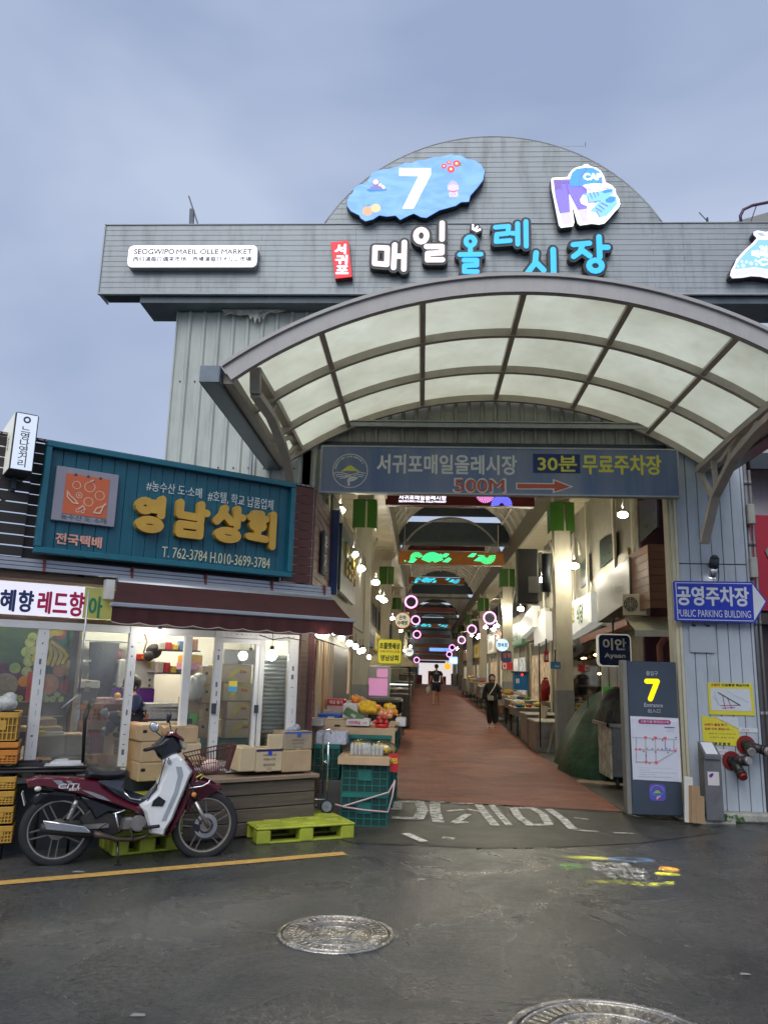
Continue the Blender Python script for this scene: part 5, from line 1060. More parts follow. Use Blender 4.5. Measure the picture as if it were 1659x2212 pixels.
b=B();b.poly(px([(955,688),(968,650),(1010,614),(1060,650),(1038,690)],-.156),-.158,-.150);mo('shield_opening',b,BPL)
b=B();puff(b,px([(968,258),(1000,215),(1060,168),(1120,150),(1160,190),(1185,250),(1180,292),(1100,328),(1030,352),(1005,330)],-.08),0,.11,.88);mo('handlebar_cowl',b,BPL)
b=B();puff(b,px([(1050,172),(1110,138),(1150,152),(1200,190),(1195,215),(1160,200),(1120,165)],-.08),0,.12,.9);mo('cowl_top',b,MARN)
b=B();puff(b,px([(1148,176),(1192,184),(1216,255),(1205,275),(1178,268)],-.05),0,.08,.9);mo('headlight',b,mat('headlight_lens',(.62,.60,.50),rough=.15,var=.15,scale=30,coat=1))
b=B();c=mp(1093,340,-.13);b.cyl((c[0]-.01,-.165,c[1]-.02),(c[0]-.01,-.14,c[1]-.02),.018,14);mo('ignition_lock',b,CHR)
b=B();a,c=mp(918,272,-.3),mp(975,258,-.28);b.tube([(a[0],-.30,a[1]),(c[0]+.05,-.20,c[1]),(c[0]+.14,-.06,c[1]+.02)],[.015,.015,.012],10);mo('handle_grip',b,RUB)
b=B();c=mp(1000,250,.2);b.tube([(c[0]+.1,.06,c[1]+.02),(c[0]+.02,.2,c[1]+.01),(c[0]-.03,.31,c[1])],[.012,.015,.015],10);mo('handle_grip',b,RUB)
c=mp(976,105,-.22);e=mp(1036,180,-.12);b=B();b.M=Tr(c[0],-.22,c[1])@Ry(-35);b.sph((0,0,0),.042,16,10,(.85,.35,1.12));mr=mo('mirror',b,BPL)
b=B();b.M=Tr(c[0],-.234,c[1])@Ry(-35);b.sph((0,0,0),.036,16,8,(.85,.12,1.12));part('mirror_glass',b,mat('mirror_glass',(.8,.82,.8),rough=.05,metal=1,var=.02),mr)
b=B();b.tube([(c[0]+.02,-.21,c[1]-.04),(e[0],-.12,e[1])],.006,6);part('stem',b,BPL,mr)
c=mp(1085,32,.2);e=mp(1105,160,.1);b=B();b.M=Tr(c[0],.2,c[1])@Ry(8);b.sph((0,0,0),.046,14,10,(.5,.4,1.15));mr=mo('mirror',b,BPL);b=B();b.tube([(c[0]+.008,.2,c[1]-.04),(e[0],.1,e[1])],.006,6);part('stem',b,BPL,mr)
c=mp(1140,125,-.05);b=B();b.tube([(c[0],-.05,c[1]-.03),(c[0]-.005,-.05,c[1]),(c[0]+.008,-.05,c[1]+.01)],.006,6);mo('hook',b,BPL)
b=B();puff(b,px([(1245,478),(1330,474),(1400,500),(1462,535),(1496,570),(1470,572),(1400,560),(1330,575),(1280,605),(1255,660),(1240,735),(1205,720),(1190,690),(1208,600),(1215,540)],-.06),0,.065,.85);mo('front_fender',b,MARN)
b=B();puff(b,px([(1175,340),(1215,345),(1275,430),(1250,560),(1190,720),(1110,860),(1060,905),(1100,800),(1190,600),(1262,430)],0),0,.12,.92);mo('front_cover',b,MARN)
for s_ in(-1,1):
 a,c=mp(1280,655,-.075),mp(1378,848,-.075);b=B();b.tube([(a[0],.075*s_,a[1]),(c[0],.075*s_,c[1])],[.019,.016],12);mo('fork',b,SIL)
 a2=mp(1210,500,0);b=B();b.tube([(a2[0],.07*s_,a2[1]),(a[0]+.005,.075*s_,a[1]+.01)],.024,12);mo('fork_upper',b,BPL)
b=B();P=px([(1228,556),(1330,542),(1378,515),(1390,485)],-.12);b.tube([(x,-.12,z)for x,z in P],.007,8);mo('basket_strut',b,CHR)
c=mp(1268,603,-.09);b=B();b.M=Tr(c[0],-.095,c[1]);b.sph((0,0,0),.024,14,8,(1,.5,.9));mo('indicator',b,mat('amber_lens',(.75,.25,.02),rough=.2,coat=1),'round amber front indicator')
c=mp(118,560,-.1);b=B();b.M=Tr(c[0],-.11,c[1]);b.sph((0,0,0),.026,12,8,(1.1,.8,.8));mo('indicator',b,mat('clear_lens',(.6,.58,.52),rough=.15,coat=1),'clear rear indicator')
b=B();puff(b,px([(28,488),(85,490),(112,520),(85,560),(45,556)],-.06),0,.085,.85);mo('tail_light',b,mat('tail_red',(.30,.008,.01),rough=.2,coat=1))
STR=mat('stripe_grey',(.25,.26,.29),rough=.3)
b=B();b.poly(px([(228,497),(290,498),(345,560),(285,548)],-.1),-.1025,-.0985);b.poly(px([(325,500),(362,502),(385,530),(350,528)],-.1),-.1025,-.0985);b.poly(px([(440,568),(520,585),(600,615),(660,655),(560,630),(500,600)],-.1),-.1025,-.0985);mo('stripe',b,STR)
for s_,bx,sk in(('CiTi',(272,524,420,556),.25),('BEST',(350,556,428,572),.25)):cx,cz,w,h=fitbox(lambda X,Y:mp(X,Y,-.104),*bx);b=B();letters(b,s_,cx,cz,w,h,-.1035,.003,.03,skew=sk,smear=.001);mo('lettering',b,mat('decal_white',(.7,.7,.7),rough=.3))
for P in([(1080,335),(1180,420),(1215,560),(1250,700),(1330,830)],[(1060,340),(1010,520),(905,690),(860,760)],[(560,860),(660,800),(760,770)]):
 b=B();b.tube([(x,-.14+.01*i,z)for i,(x,z)in enumerate(px(P,-.14))],.0045,6);mo('cable',b,RUB)
b=B();a=mp(45,600,0);b.cbox((a[0]-.03,0,a[1]-.03),(.006,.16,.10),ry=-18);mo('number_plate',b,mat('plate_white',(.6,.6,.58)))
b=B();a=mp(860,815,-.1);b.cyl((a[0],-.12,a[1]),(a[0],.1,a[1]),.062,24);b.cyl((a[0]+.005,-.128,a[1]-.01),(a[0]+.005,-.119,a[1]-.01),.042,20);a2=mp(785,820,-.1);b.rbox(a2[0]-.06,a2[0]+.06,-.10,.1,a2[1]-.06,a2[1]+.05,.02);mo('engine',b,ENG)
b=B();a=mp(940,810,0);
for k in range(6):b.box(a[0]-.02+.016*k,a[0]-.012+.016*k,-.06,.06,a[1]-.045,a[1]+.045)
mo('cylinder_fins',b,ENG,None)
b=B();puff(b,px([(510,700),(700,735),(760,760),(740,880),(640,920),(560,860),(440,830),(420,780)],-.03),0,.05);mo('crankcase',b,mat('grimy_black',(.03,.028,.026),rough=.5,var=.4))
b=B();P=px([(965,880),(900,915),(830,935),(700,930),(600,905),(520,890)],-.10);b.tube([(x,-.10-.004*i,z)for i,(x,z)in enumerate(P)],[.012,.014,.015,.018,.024,.03],12);mo('exhaust_pipe',b,RUSTP)
a,c=mp(135,850,-.13),mp(520,895,-.12);b=B();b.tube([(a[0],-.13,a[1]),(a[0]+.02,-.13,a[1]),(c[0],-.125,c[1]-.0)],[.035,.046,.036],16);ex=mo('muffler',b,mat('muffler_black',(.02,.02,.022),rough=.5))
b=B();puff(b,px([(155,795),(300,812),(465,838),(508,878),(500,890),(330,880),(172,862),(165,830)],-.18),-.168,.016,.9);part('heat_shield',b,CHR,ex)
b=B();[b.cyl((mp(X,Y,-.19)[0],-.190,mp(X,Y,-.19)[1]),(mp(X,Y,-.19)[0],-.182,mp(X,Y,-.19)[1]),.009,10)for X,Y in((230,832),(428,852))];part('shield_bolt',b,ENG,ex)
b=B();a,c=mp(405,645,-.11),mp(335,800,-.11);
b.tube([(a[0],-.11,a[1]),(c[0],-.11,c[1])],.010,8)
for k in range(11):u=.25+k*.06;x,z=a[0]+(c[0]-a[0])*u,a[1]+(c[1]-a[1])*u;b.cyl((x,-.11,z),(x-.002,-.11,z-.006),.022,12)
u=Vector((c[0]-a[0],0,c[1]-a[1])).normalized();b.tube([(a[0],-.11,a[1]),(a[0]+u.x*.06,-.11,a[1]+u.z*.06)],[.016,.026],12);mo('rear_shock',b,SIL)
b=B();a,c=mp(262,858,-.09),mp(640,830,-.09);b.beam((a[0],-.085,a[1]),(c[0],-.085,c[1]),.02,.035);b.beam((a[0],.085,a[1]),(c[0],.085,c[1]),.02,.05);mo('swing_arm',b,ENG)
b=B();P=px([(690,735),(700,800),(722,872)],-.13);b.tube([(x,-.135,z)for x,z in P],.009,8);P=px([(672,745),(715,735),(760,715)],-.13);b.tube([(x,-.135,z)for x,z in P],.007,8);mo('kick_lever',b,CHR)
b=B();P=px([(900,858),(1005,825)],-.17);b.tube([(P[0][0],-.12,P[0][1]),(P[1][0],-.24,P[1][1])],.014,8);P=px([(800,850),(820,930),(800,945)],-.15);b.tube([(x,-.15,z)for x,z in P],.008,8);mo('foot_peg',b,RUB)
b=B();P=px([(708,930),(712,1040)],-.12);b.tube([(P[0][0],-.06,P[0][1]),(P[1][0],-.16,.02)],.009,8);b.cbox((P[1][0],-.165,.008),(.05,.03,.014));mo('side_stand',b,BPL)
b=B();puff(b,px([(130,570),(430,600),(430,650),(380,620),(250,600),(180,620),(100,690),(60,640)],-.03),0,.05,.9);mo('rear_fender',b,BPL)
bt=[mp(1215,322,-.14),mp(1582,240,-.14)];bb=[mp(1292,455,-.14),mp(1530,432,-.14)]
bs=mo('basket',B().box(bb[0][0]+.01,bb[1][0]-.01,-.10,.10,bb[0][1]-.005,bb[0][1]-.001),mat('rusty_wire',(.10,.03,.028),rough=.6,var=.3),'rusty maroon wire basket over the front wheel')
b=B();WR=.0028
def ringpts(u):
 xa=bb[0][0]*(1-u)+bt[0][0]*u;xb=bb[1][0]*(1-u)+bt[1][0]*u;za=bb[0][1]*(1-u)+bt[0][1]*u;zb=bb[1][1]*(1-u)+bt[1][1]*u;w=.11+.04*u
 return[(xa,-w,za),(xb,-w,zb),(xb,w,zb),(xa,w,za)]
for u in(0,.45,.97,1.0):b.tube(ringpts(u),WR*1.2,5,closed=True)
for side in range(4):
 n_=17 if side%2==0 else 12
 for k in range(n_+1):
  s_=k/n_;a,c=[tuple(ringpts(u)[side][i]*(1-s_)+ringpts(u)[(side+1)%4][i]*s_ for i in range(3))for u in(0,1)];b.tube([a,c],WR,4,caps=False)
for k in range(9):s_=k/8;a=[bb[0][0]*(1-s_)+bb[1][0]*s_,-.1,bb[0][1]*(1-s_)+bb[1][1]*s_];b.tube([a,(a[0],.1,a[2])],WR,4,caps=False)
part('wire',b,mat('rusty_wire',(.10,.03,.028),rough=.6,var=.3),bs,kind='stuff')
c=mp(1395,395,0);b=B();b.sph((0,0,0),.088,20,14,(1,.8,.72));b.sph((.03,-.03,.03),.04,12,8,(1,.8,.6))
solo('plastic_bag',b,mat('pinkish_bag',(.72,.52,.46),rough=.3,var=.12,scale=20,bump=.6,bscale=25),MM@Tr(c[0],0,c[1]),'pinkish white knotted bag lying in the motorcycle basket','bag')
b=B();P=px([(1285,480),(1320,455),(1350,460),(1315,490)],-.15);b.tube([(x-c[0],-.15,z-c[1])for x,z in P],.006,6);solo('yellow_cord',b,mat('cord_yellow',(.6,.6,.08)),MM@Tr(c[0],0,c[1]),'knotted yellow cord under the motorcycle basket','cord')
# GREEN-YELLOW PALLETS
PAL=mat('lime_plastic',(.40,.45,.045),rough=.45,var=.16,scale=5,dirt=.3)
def pallet(M,label,w=1.02,d=.95):
 t=thing('pallet',label,'pallet',M,'lime green plastic pallets')
 b=B();b.rbox(0,w,0,d,.125,.148,.008);part('deck',b,PAL,t)
 b=B();n_=0;rng=random.Random(4)
 for i in range(26):
  for j in range(24):
   x,y=.03+i*(w-.06)/26,.03+j*(d-.06)/24
   if(i//4+j//4)%3==0 and rng.random()<.7:b.box(x,x+.026,y,y+.024,.1485,.1535);n_+=1
 part('deck_studs',b,mat('lime_worn',(.52,.56,.10),rough=.5),t,kind='stuff')
 b=B()
 for i in range(40):x=.02+i*(w-.04)/40;b.box(x,x+.008,.02,d-.02,.1483,.1505)
 part('deck_grooves',b,PAL,t,kind='stuff')
 for i,x in enumerate((0.005,w/2-.07,w-.145)):
  for j,y in enumerate((.005,d/2-.07,d-.145)):b=B();b.rbox(x,x+.14,y,y+.14,.001,.124,.012);part('foot',b,PAL,t)
 for y in(.01,d/2-.05,d-.11):b=B();b.rbox(.01,w-.01,y,y+.1,.0015,.02,.004);part('skid',b,PAL,t)
 return t
p0=atZ(555,1790,.15);p1=atZ(768,1777,.15);pb=atZ(508,1759,.15);ang=math.degrees(math.atan2(p1.y-p0.y,p1.x-p0.x))
pallet(Tr(p0.x,p0.y,0)@Rz(ang),'lime green pallet lying on the road beside the front wheel',(p1-p0).length,(pb-p0).length*.97)
for k in range(3):pallet(SH@Tr(-2.02,-.50,.001+.154*k),'lime green pallet behind the motorcycle seat, %s of its pile'%['lowest','middle one','topmost'][k],.62,.46)
# CRATES
def crate(M,w,d,h,m,label=None,group=None,part_of=None,cells=(6,3)):
 t=thing('plastic_crate',label,'crate',M,group)
 b=B();b.box(.012,w-.012,.012,d-.012,.0,.012);b.box(.012,w-.012,.012,.016,.012,h-.01);b.box(.012,w-.012,d-.016,d-.012,.012,h-.01);b.box(.012,.016,.017,d-.017,.012,h-.01);b.box(w-.016,w-.012,.017,d-.017,.012,h-.01);part('wall',b,mat(m.name+'_inner',tuple(c*.35 for c in{'teal_green_crate':(.008,.115,.095),'orange_crate':(.60,.22,.03),'mustard_crate':(.58,.33,.05)}.get(m.name,(.3,.03,.02)))),t)  # wall takes a darkened crate colour, shade behind the ribs put in
 b=B();b.rbox(0,w,-.004,.012,h-.045,h,.003);b.rbox(0,w,d-.012,d+.004,h-.045,h,.003);b.rbox(-.004,.011,0,d,h-.044,h-.001,.003);b.rbox(w-.011,w+.004,0,d,h-.044,h-.001,.003);part('rim',b,m,t)
 b=B()
 for k in range(cells[0]+1):x=.004+(w-.016)*k/cells[0];b.box(x,x+.009,.0,.0115,.0,h-.046);b.box(x,x+.009,d-.0115,d,.0,h-.046)
 for k in range(cells[1]+2):z=.0+(h-.05)*k/(cells[1]+1);b.box(.0,w,.003,.0125,z,z+.009);b.box(.003,.0125,.0,d,z,z+.009);b.box(w-.0125,w-.003,0,d,z,z+.009)
 for k in range(4):y=.004+(d-.016)*k/3;b.box(0,.0115,y,y+.009,0,h-.046);b.box(w-.0115,w,y,y+.009,0,h-.046)
 b.box(w*.36,w*.64,-.002,.0115,h*.38,h*.72);part('ribs',b,m,t,kind='stuff')
 return t
GRN=mat('teal_green_crate',(.010,.16,.135),rough=.42,var=.15,dirt=.15);ORC=mat('orange_crate',(.60,.22,.03),rough=.45,var=.12,dirt=.15);YOC=mat('mustard_crate',(.58,.33,.05),rough=.45,var=.12,dirt=.2)
CY=8.74;cr0=inM(Tr(0,CY,0),737,1700)[0];cr1=inM(Tr(0,CY,0),838,1700)[0];cw=cr1-cr0
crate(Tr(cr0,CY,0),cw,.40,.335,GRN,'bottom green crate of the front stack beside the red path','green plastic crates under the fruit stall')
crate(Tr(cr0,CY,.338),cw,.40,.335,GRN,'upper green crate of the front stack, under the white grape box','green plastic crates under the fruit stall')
k_=0
for j,(y,n_)in enumerate(((9.30,3),(9.9,3),(10.5,3))):
 for z in range(n_):
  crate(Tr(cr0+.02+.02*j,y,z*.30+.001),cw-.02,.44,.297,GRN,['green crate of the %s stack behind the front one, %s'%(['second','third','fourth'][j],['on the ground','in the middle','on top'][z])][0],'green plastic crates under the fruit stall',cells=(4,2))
x,z=inM(Tr(0,9.0,0),676,1682);x2,z2=inM(Tr(0,9.0,0),734,1610)
b=B();b.rbox(0,.40,0,.4,0,z-.01,.01);solo('grey_block',b,mat('grey_tub',(.14,.135,.125),rough=.6,var=.2,dirt=.2),Tr(x+.06,9.0,0),'dull grey tub carrying the small green crate behind the hand truck','tub')
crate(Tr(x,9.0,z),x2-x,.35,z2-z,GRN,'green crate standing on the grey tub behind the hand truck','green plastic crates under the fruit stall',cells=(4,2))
MS=MM
def pxm(f,l,off):return[inM(MM,*f(*p),off)for p in l]
for i,(a,c,m,lab)in enumerate((((-60,1062),(55,985),YOC,'lowest mustard crate at the left edge'),((-60,980),(58,905),YOC,'second mustard crate from the ground at the left edge'),((-60,900),(62,840),YOC,'third mustard crate at the left edge'),((-60,836),(68,780),YOC,'fourth mustard crate, just below the black trolley'),
((-70,728),(75,668),ORC,'orange crate resting on the black trolley deck'),((-70,664),(77,636),ORC,'flat orange crate in the middle of the upper left stack'),((-70,632),(80,512),YOC,'tall mustard crate on top of the upper left stack'))):
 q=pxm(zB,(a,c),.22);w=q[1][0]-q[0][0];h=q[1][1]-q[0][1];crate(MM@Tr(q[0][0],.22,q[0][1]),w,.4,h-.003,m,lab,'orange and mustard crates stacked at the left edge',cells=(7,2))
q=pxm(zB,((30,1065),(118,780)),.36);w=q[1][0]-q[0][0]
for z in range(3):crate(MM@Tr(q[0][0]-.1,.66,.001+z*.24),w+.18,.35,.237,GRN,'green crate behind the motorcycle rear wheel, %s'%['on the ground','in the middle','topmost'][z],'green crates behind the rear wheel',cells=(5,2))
tq=pxm(zB,((-10,745),(358,735)),.25)
t=thing('trolley','black platform trolley with an upright tubular handle behind the motorcycle','trolley',MM@Tr(0,.25,0))
BT=mat('black_tube',(.02,.018,.018),rough=.35,metal=.4,var=.2,coat=.3)
X0,Zt=tq[0];X1=tq[1][0];zd=(tq[0][1]+tq[1][1])/2
b=B();b.rbox(X0,X1,0,.48,zd-.05,zd-.02,.008);part('deck',b,mat('deck_dark',(.06,.055,.05),rough=.6,var=.3),t)
b=B();b.tube([(X0,0,zd-.01),(X1,0,zd-.01),(X1,.48,zd-.01),(X0,.48,zd-.01)],.014,8,closed=True);part('deck_rail',b,BT,t)
hq=pxm(zB,((345,720),(365,540),(372,500),(380,520)),.3)
b=B();b.tube([(hq[0][0],.0,hq[0][1]),(hq[1][0]-.02,.0,hq[1][1]),(hq[2][0],.02,hq[2][1]+.02),(hq[2][0]+.02,.12,hq[2][1]+.03),(hq[2][0]+.02,.36,hq[2][1]+.03),(hq[2][0],.46,hq[2][1]+.02),(hq[1][0]-.02,.48,hq[1][1]),(hq[0][0],.48,hq[0][1])],.015,8);part('handle',b,BT,t)
for x in(X0+.1,X0+.35,X1-.35,X1-.08):
 for y in(.04,.44):b=B();b.cyl((x,y,0.0),(x,y,zd-.05),.012,6);part('leg',b,BT,t)
q=pxm(zB,((75,690),(150,735)),.3);b=B();b.cbox((0,0,.02),(.22,.16,.035),rz=8);b.cbox((.0,.02,.045),(.16,.1,.02),rz=-12);solo('folded_cloth',b,mat('dark_cloth',(.04,.035,.04),rough=.9,bump=.4),MM@Tr(q[1][0]-.05,.42,zd-.02),'dark folded cloth lying on the trolley deck','cloth')
b=B();b.cbox((0,0,.012),(.32,.18,.022),rz=3);b.cbox((.03,.0,.035),(.26,.15,.02),rz=-9);b.cbox((-.02,.02,.052),(.1,.05,.02),rz=30);solo('white_tray',b,mat('white_tray',(.6,.6,.6),rough=.5),MM@Tr(q[1][0]+.22,.42,zd-.02),'crumpled white tray and papers on the trolley deck','tray')
q=pxm(zB,((20,470),),.3);b=B();b.sph((0,0,0),.10,14,10,(1,.8,.75));b.sph((.03,0,.05),.06,10,7,(1,.8,.9));solo('clear_bag',b,mat('crinkled_film',(.45,.46,.44),rough=.25,var=.3,scale=14,bump=.9,bscale=18),MM@Tr(q[0][0],.35,q[0][1]-.02),'crumpled clear plastic bag on the top left crate','bag')
# HAND TRUCK with wire basket
HT=Tr(0,8.62,0);ht=lambda X,Y:inM(HT,*zD(X,Y))
t=thing('hand_truck','chrome folding hand truck with a brown wire basket beside the green crates','hand truck',HT@Tr(ht(1225,1400)[0],0,0));hx=ht(1225,1400)[0];I=Tr(-hx,0,0)
b=B();b.tube([(ht(1225,1380)[0],0,ht(1225,1380)[1]),(ht(1235,1100)[0],0,ht(1235,1100)[1]),(ht(1240,930)[0],0,ht(1240,930)[1])],.010,8);b.tube([(ht(1195,1100)[0],.0,ht(1195,1160)[1]),(ht(1200,900)[0],.0,ht(1200,900)[1]),(ht(1222,855)[0],.0,ht(1222,855)[1]),(ht(1252,850)[0],.0,ht(1252,850)[1]),(ht(1258,885)[0],.0,ht(1240,885)[1])],.011,8)
b.tube([(ht(1030,1378)[0],.0,ht(1030,1378)[1]),(ht(1225,1382)[0],0,ht(1225,1382)[1])],.008,8);b.tube([(ht(1030,1378)[0],.0,ht(1030,1378)[1]),(ht(1022,1450)[0],0,ht(1022,1460)[1])],.005,6);b.tube([(ht(1195,1090)[0],.0,ht(1195,1090)[1]),(ht(1240,1110)[0],0,ht(1240,1110)[1])],.008,8);part('frame',b,CHR,t,I)
wx,wz=ht(1230,1430);w=part('wheel',B().lathe([(.02,-.012),(.058,-.014),(.072,-.009),(.072,.009),(.058,.014),(.02,.012)],(wx,-.03,wz),28,'y'),RUB,t,I)
b=B();b.ring(wx,wz,.0,.052,-.047,-.043,24);[b.strokes([[(wx,wz),(wx+.045*math.cos(a),wz+.045*math.sin(a))]],.009,-.053,-.046)for a in[i*math.pi/3 for i in range(6)]];part('hub',b,mat('wheel_grey',(.2,.22,.25),rough=.5),w)
b=B();q0,q1=ht(945,1110),ht(1195,1345);x0_,x1_,z0_,z1_=q0[0],q1[0],q1[1],q0[1]
for z in(z0_,(z0_*2+z1_)/3,(z0_+2*z1_)/3,z1_):b.tube([(x0_,-.1,z),(x1_,-.1,z),(x1_,.1,z),(x0_,.1,z)],.004 if z in(z0_,z1_)else .0022,5,closed=True)
for k in range(15):
 x=x0_+(x1_-x0_)*k/14
 for y in(-.1,.1):b.tube([(x,y,z0_),(x,y,z1_)],.0018,4,caps=False)
for k in range(1,9):
 y=-.1+.2*k/9
 for x in(x0_,x1_):b.tube([(x,y,z0_),(x,y,z1_)],.0018,4,caps=False)
part('basket',b,mat('brown_wire',(.05,.03,.03),rough=.5),t,I)
qq=[inM(Tr(0,8.70,0),*zc(1250,2480,250,970)(*p))for p in((-110,1760),(0,1790),(650,1590),(740,1420))];q3=[inM(Tr(0,8.70,0),*zc(1250,2480,250,970)(*p))for p in((0,1795),(300,1840),(640,1870),(700,1650),(735,1430))]
b=B();b.tube([(x-qq[0][0],0,z-qq[0][1])for x,z in qq],.009,6);b.tube([(x-qq[0][0],-.004,z-qq[0][1])for x,z in q3],.009,6);solo('elastic_cord',b,mat('cord_pink',(.62,.40,.42),rough=.5),Tr(qq[0][0],8.70,qq[0][1]),'pink elastic cord stretched round the front crates','cord')
# GOODS: cartons, fruit, shop interior
KRAFT=mat('kraft_card',(.46,.33,.19),rough=.8,var=.10,scale=6,bump=.04);KRAFT2=mat('pale_card',(.55,.44,.28),rough=.8,var=.08,scale=6,bump=.04);TAPE=mat('packing_tape',(.42,.33,.20),rough=.25,var=.05)
WCARD=mat('white_card',(.66,.64,.62),rough=.7,var=.06);HOLE=mat('hand_hole',(.02,.015,.01));REDC=mat('red_card',(.50,.02,.025),rough=.5,var=.06);BLUC=mat('blue_card',(.02,.10,.50),rough=.45,var=.06)
def carton(M,w,d,h,m,label,group=None,tape=True,words=None,wm=None,hole=False,band=None,open_=False,cat='box',decals=None):
 t=thing('carton',label,cat,M,group);rng=random.Random(hash(label)%999)
 if open_:
  b=B();b.box(0,w,0,.005,0,h);b.box(0,w,d-.005,d,0,h);b.box(0,.005,.006,d-.006,0,h);b.box(w-.005,w,.006,d-.006,0,h);b.box(.006,w-.006,.006,d-.006,0,.01);part('body',b,m,t)
  b=B();b.M=Tr(0,0,h)@Rx(35);b.box(.01,w-.01,-.08,0,-.002,.002);part('flap',b,m,t);b=B();b.M=Tr(0,d,h)@Rx(-55);b.box(.01,w-.01,0,d*.4,-.002,.002);part('flap',b,m,t)
 else:
  b=B();b.rbox(0,w,0,d,0,h,min(.008,w*.04,h*.08));part('body',b,m,t)
  b=B();b.box(.01,w-.01,.004,d/2-.002,h+.0005,h+.0035);b.box(.01,w-.01,d/2+.002,d-.004,h+.0005,h+.0035);part('flap',b,m,t)
 if tape and not open_:b=B();b.box(-.001,w+.001,d/2-.025,d/2+.025,h+.004,h+.0052);b.box(w/2-.025,w/2+.025,-.0015,-.0005,h*.78,h);b.box(w/2-.025,w/2+.025,-.0015,-.0005,0,h*.2);part('tape',b,TAPE,t)
 if hole:b=B();b.poly(rrect(w*.5 if hole is True else hole*w,h*.62,min(.07,w*.2),.03,.012),-.0015,-.0004);part('hand_hole',b,HOLE,t)
 if band:b=B();b.box(.001,w-.001,-.0016,-.0004,h*band[1],h*band[2]);part('printed_band',b,band[0],t)
 for i,(s,cx,cz,ww,hh)in enumerate(words or()):b=B();letters(b,s,cx*w,cz*h,ww*w,hh*h,-.0018,.001,.03);part('lettering',b,(wm or[mat('ink_brown',(.10,.05,.03))])[min(i,len(wm or[0])-1)],t)
 return t
def scart(f,x0,y0,x1,y1,off,d,m,label,**k):
 cx,cz,w,h=fitbox2(sh(f,off),x0,y0,x1,y1);return carton(SH@Tr(cx-w/2,off,cz-h/2),w,d,h,m,label,**k)
IG='cartons inside the fruit shop'
DRED=mat('print_red',(.55,.03,.03));DYEL=mat('print_yellow',(.68,.55,.04));DGRN=mat('print_green',(.05,.30,.12))
def banana_decal(t,w,h,flip=False):
 b=B();b.poly([(w*x,h*z)for x,z in((.22,.25),(.30,.55),(.50,.80),(.78,.85),(.92,.65),(.86,.68),(.70,.70),(.52,.60),(.40,.42),(.34,.22))],-.0016,-.0004);part('printed_banana',b,DYEL,t)
for i,(a,lab)in enumerate((((430,362,658,498),'topmost'),((440,502,665,636),'second from the top'),((472,640,645,776),'third from the top'),((458,780,668,918),'lowest')),):
 t=scart(zD,*a,.30,.38,KRAFT2,'banana carton behind the right sliding window, %s of its column'%lab,group='banana cartons behind the right window',tape=False,words=[('Dole',.72,.62,.2,.16)],wm=[DRED])
 _,_,w,h=fitbox2(sh(zD,.30),*a);banana_decal(t,w,h)
for i,(a,lab)in enumerate((((285,375,380,512),'top'),((285,515,378,650),'second'),((290,655,372,776),'third'),((258,778,345,918),'fourth'))):
 scart(zD,*a,.20,.35,KRAFT,'brown carton with a hand hole behind the narrow window pane, %s of four'%lab,group=IG,hole=.35,tape=False)
for i,(a,lab)in enumerate((((705,505,752,640),'upper'),((705,642,750,778),'middle'),((700,780,748,918),'lower'))):scart(zD,*a,.40,.3,KRAFT,'%s brown carton seen between the sliding stiles'%lab,group=IG,tape=False)
t=scart(zD,395,920,755,1080,.30,.5,mat('green_wrapped',(.02,.12,.09),rough=.5),'low dark green chest under the banana cartons',cat='chest',tape=False)
scart(zD,448,250,690,358,.36,.35,WCARD,'white carton on top of the banana carton column',group=IG)
b=B();rng=random.Random(8)
for k in range(26):z=.62+k*.045;b.sph((rng.uniform(-.02,.02),0,z),.2,14,6,(1,.7,.17))
x_,z_=inM(SH,591,1500,.45);solo('plastic_sheeting',b,mat('milky_film',(.55,.57,.52),rough=.3,var=.2,scale=6,bump=.7,bscale=12),SH@Tr(x_+.03,.45,0),'tall bundle of milky plastic sheeting behind the rightmost pane','plastic sheeting')
x_,z_=inM(SH,397,1500,.3);b=B();b.sph((0,0,0),.12,14,10,(1,.7,1.1));b.sph((.05,-.02,.08),.08,12,8);c=inM(SH,*zD(220,540),.22);solo('white_sack',b,mat('white_film',(.68,.68,.65),rough=.35,var=.15,scale=10,bump=.7,bscale=16),SH@Tr(c[0],.24,c[1]),'crumpled white sack hanging behind the narrow pane','sack')
scart(zD,175,610,285,735,.3,.3,KRAFT,'brown carton below the white sack',group=IG)
scart(zD,165,345,285,400,.35,.3,mat('pink_card',(.60,.28,.36),rough=.6,var=.25,scale=14),'pink printed fruit carton on the high shelf behind the narrow pane',group=IG,tape=False)
scart(zD,175,290,290,345,.35,.3,mat('amber_card',(.70,.38,.05),rough=.6),'amber carton on the high shelf behind the narrow pane',group=IG,tape=False)
scart(zD,180,735,255,810,.28,.3,mat('green_bag_card',(.16,.50,.10),rough=.5),'bright green packet behind the narrow pane',tape=False,cat='packet')
for i,(a,off,m,lab,kw_)in enumerate((((0,960,275,1090),-.12,KRAFT2,'pale carton in the doorway, lower of the film-wrapped pair',{}),((0,830,255,955),-.10,KRAFT,'film-wrapped carton in the doorway behind the motorcycle mirrors',{}))):
 scart(zD,*a,off,.4,m,lab,group='cartons in the shop doorway',**kw_)
for i,(a,lab)in enumerate((((1192,1380,1400,1540),'carton with two hand holes on the lime pallet, lowest'),((1215,1200,1420,1376),'carton on the lime pallet, middle'),((1215,1055,1400,1196),'carton on the lime pallet, top'))):scart(zC,*a,-.18,.4,KRAFT,lab,group='cartons in the shop doorway',hole=.2,tape=False)
CAB=mat('cabinet_white',(.62,.63,.63),rough=.35,var=.03)
cx,cz,w,h=fitbox2(sh(zC,1.1),1030,490,1340,735)
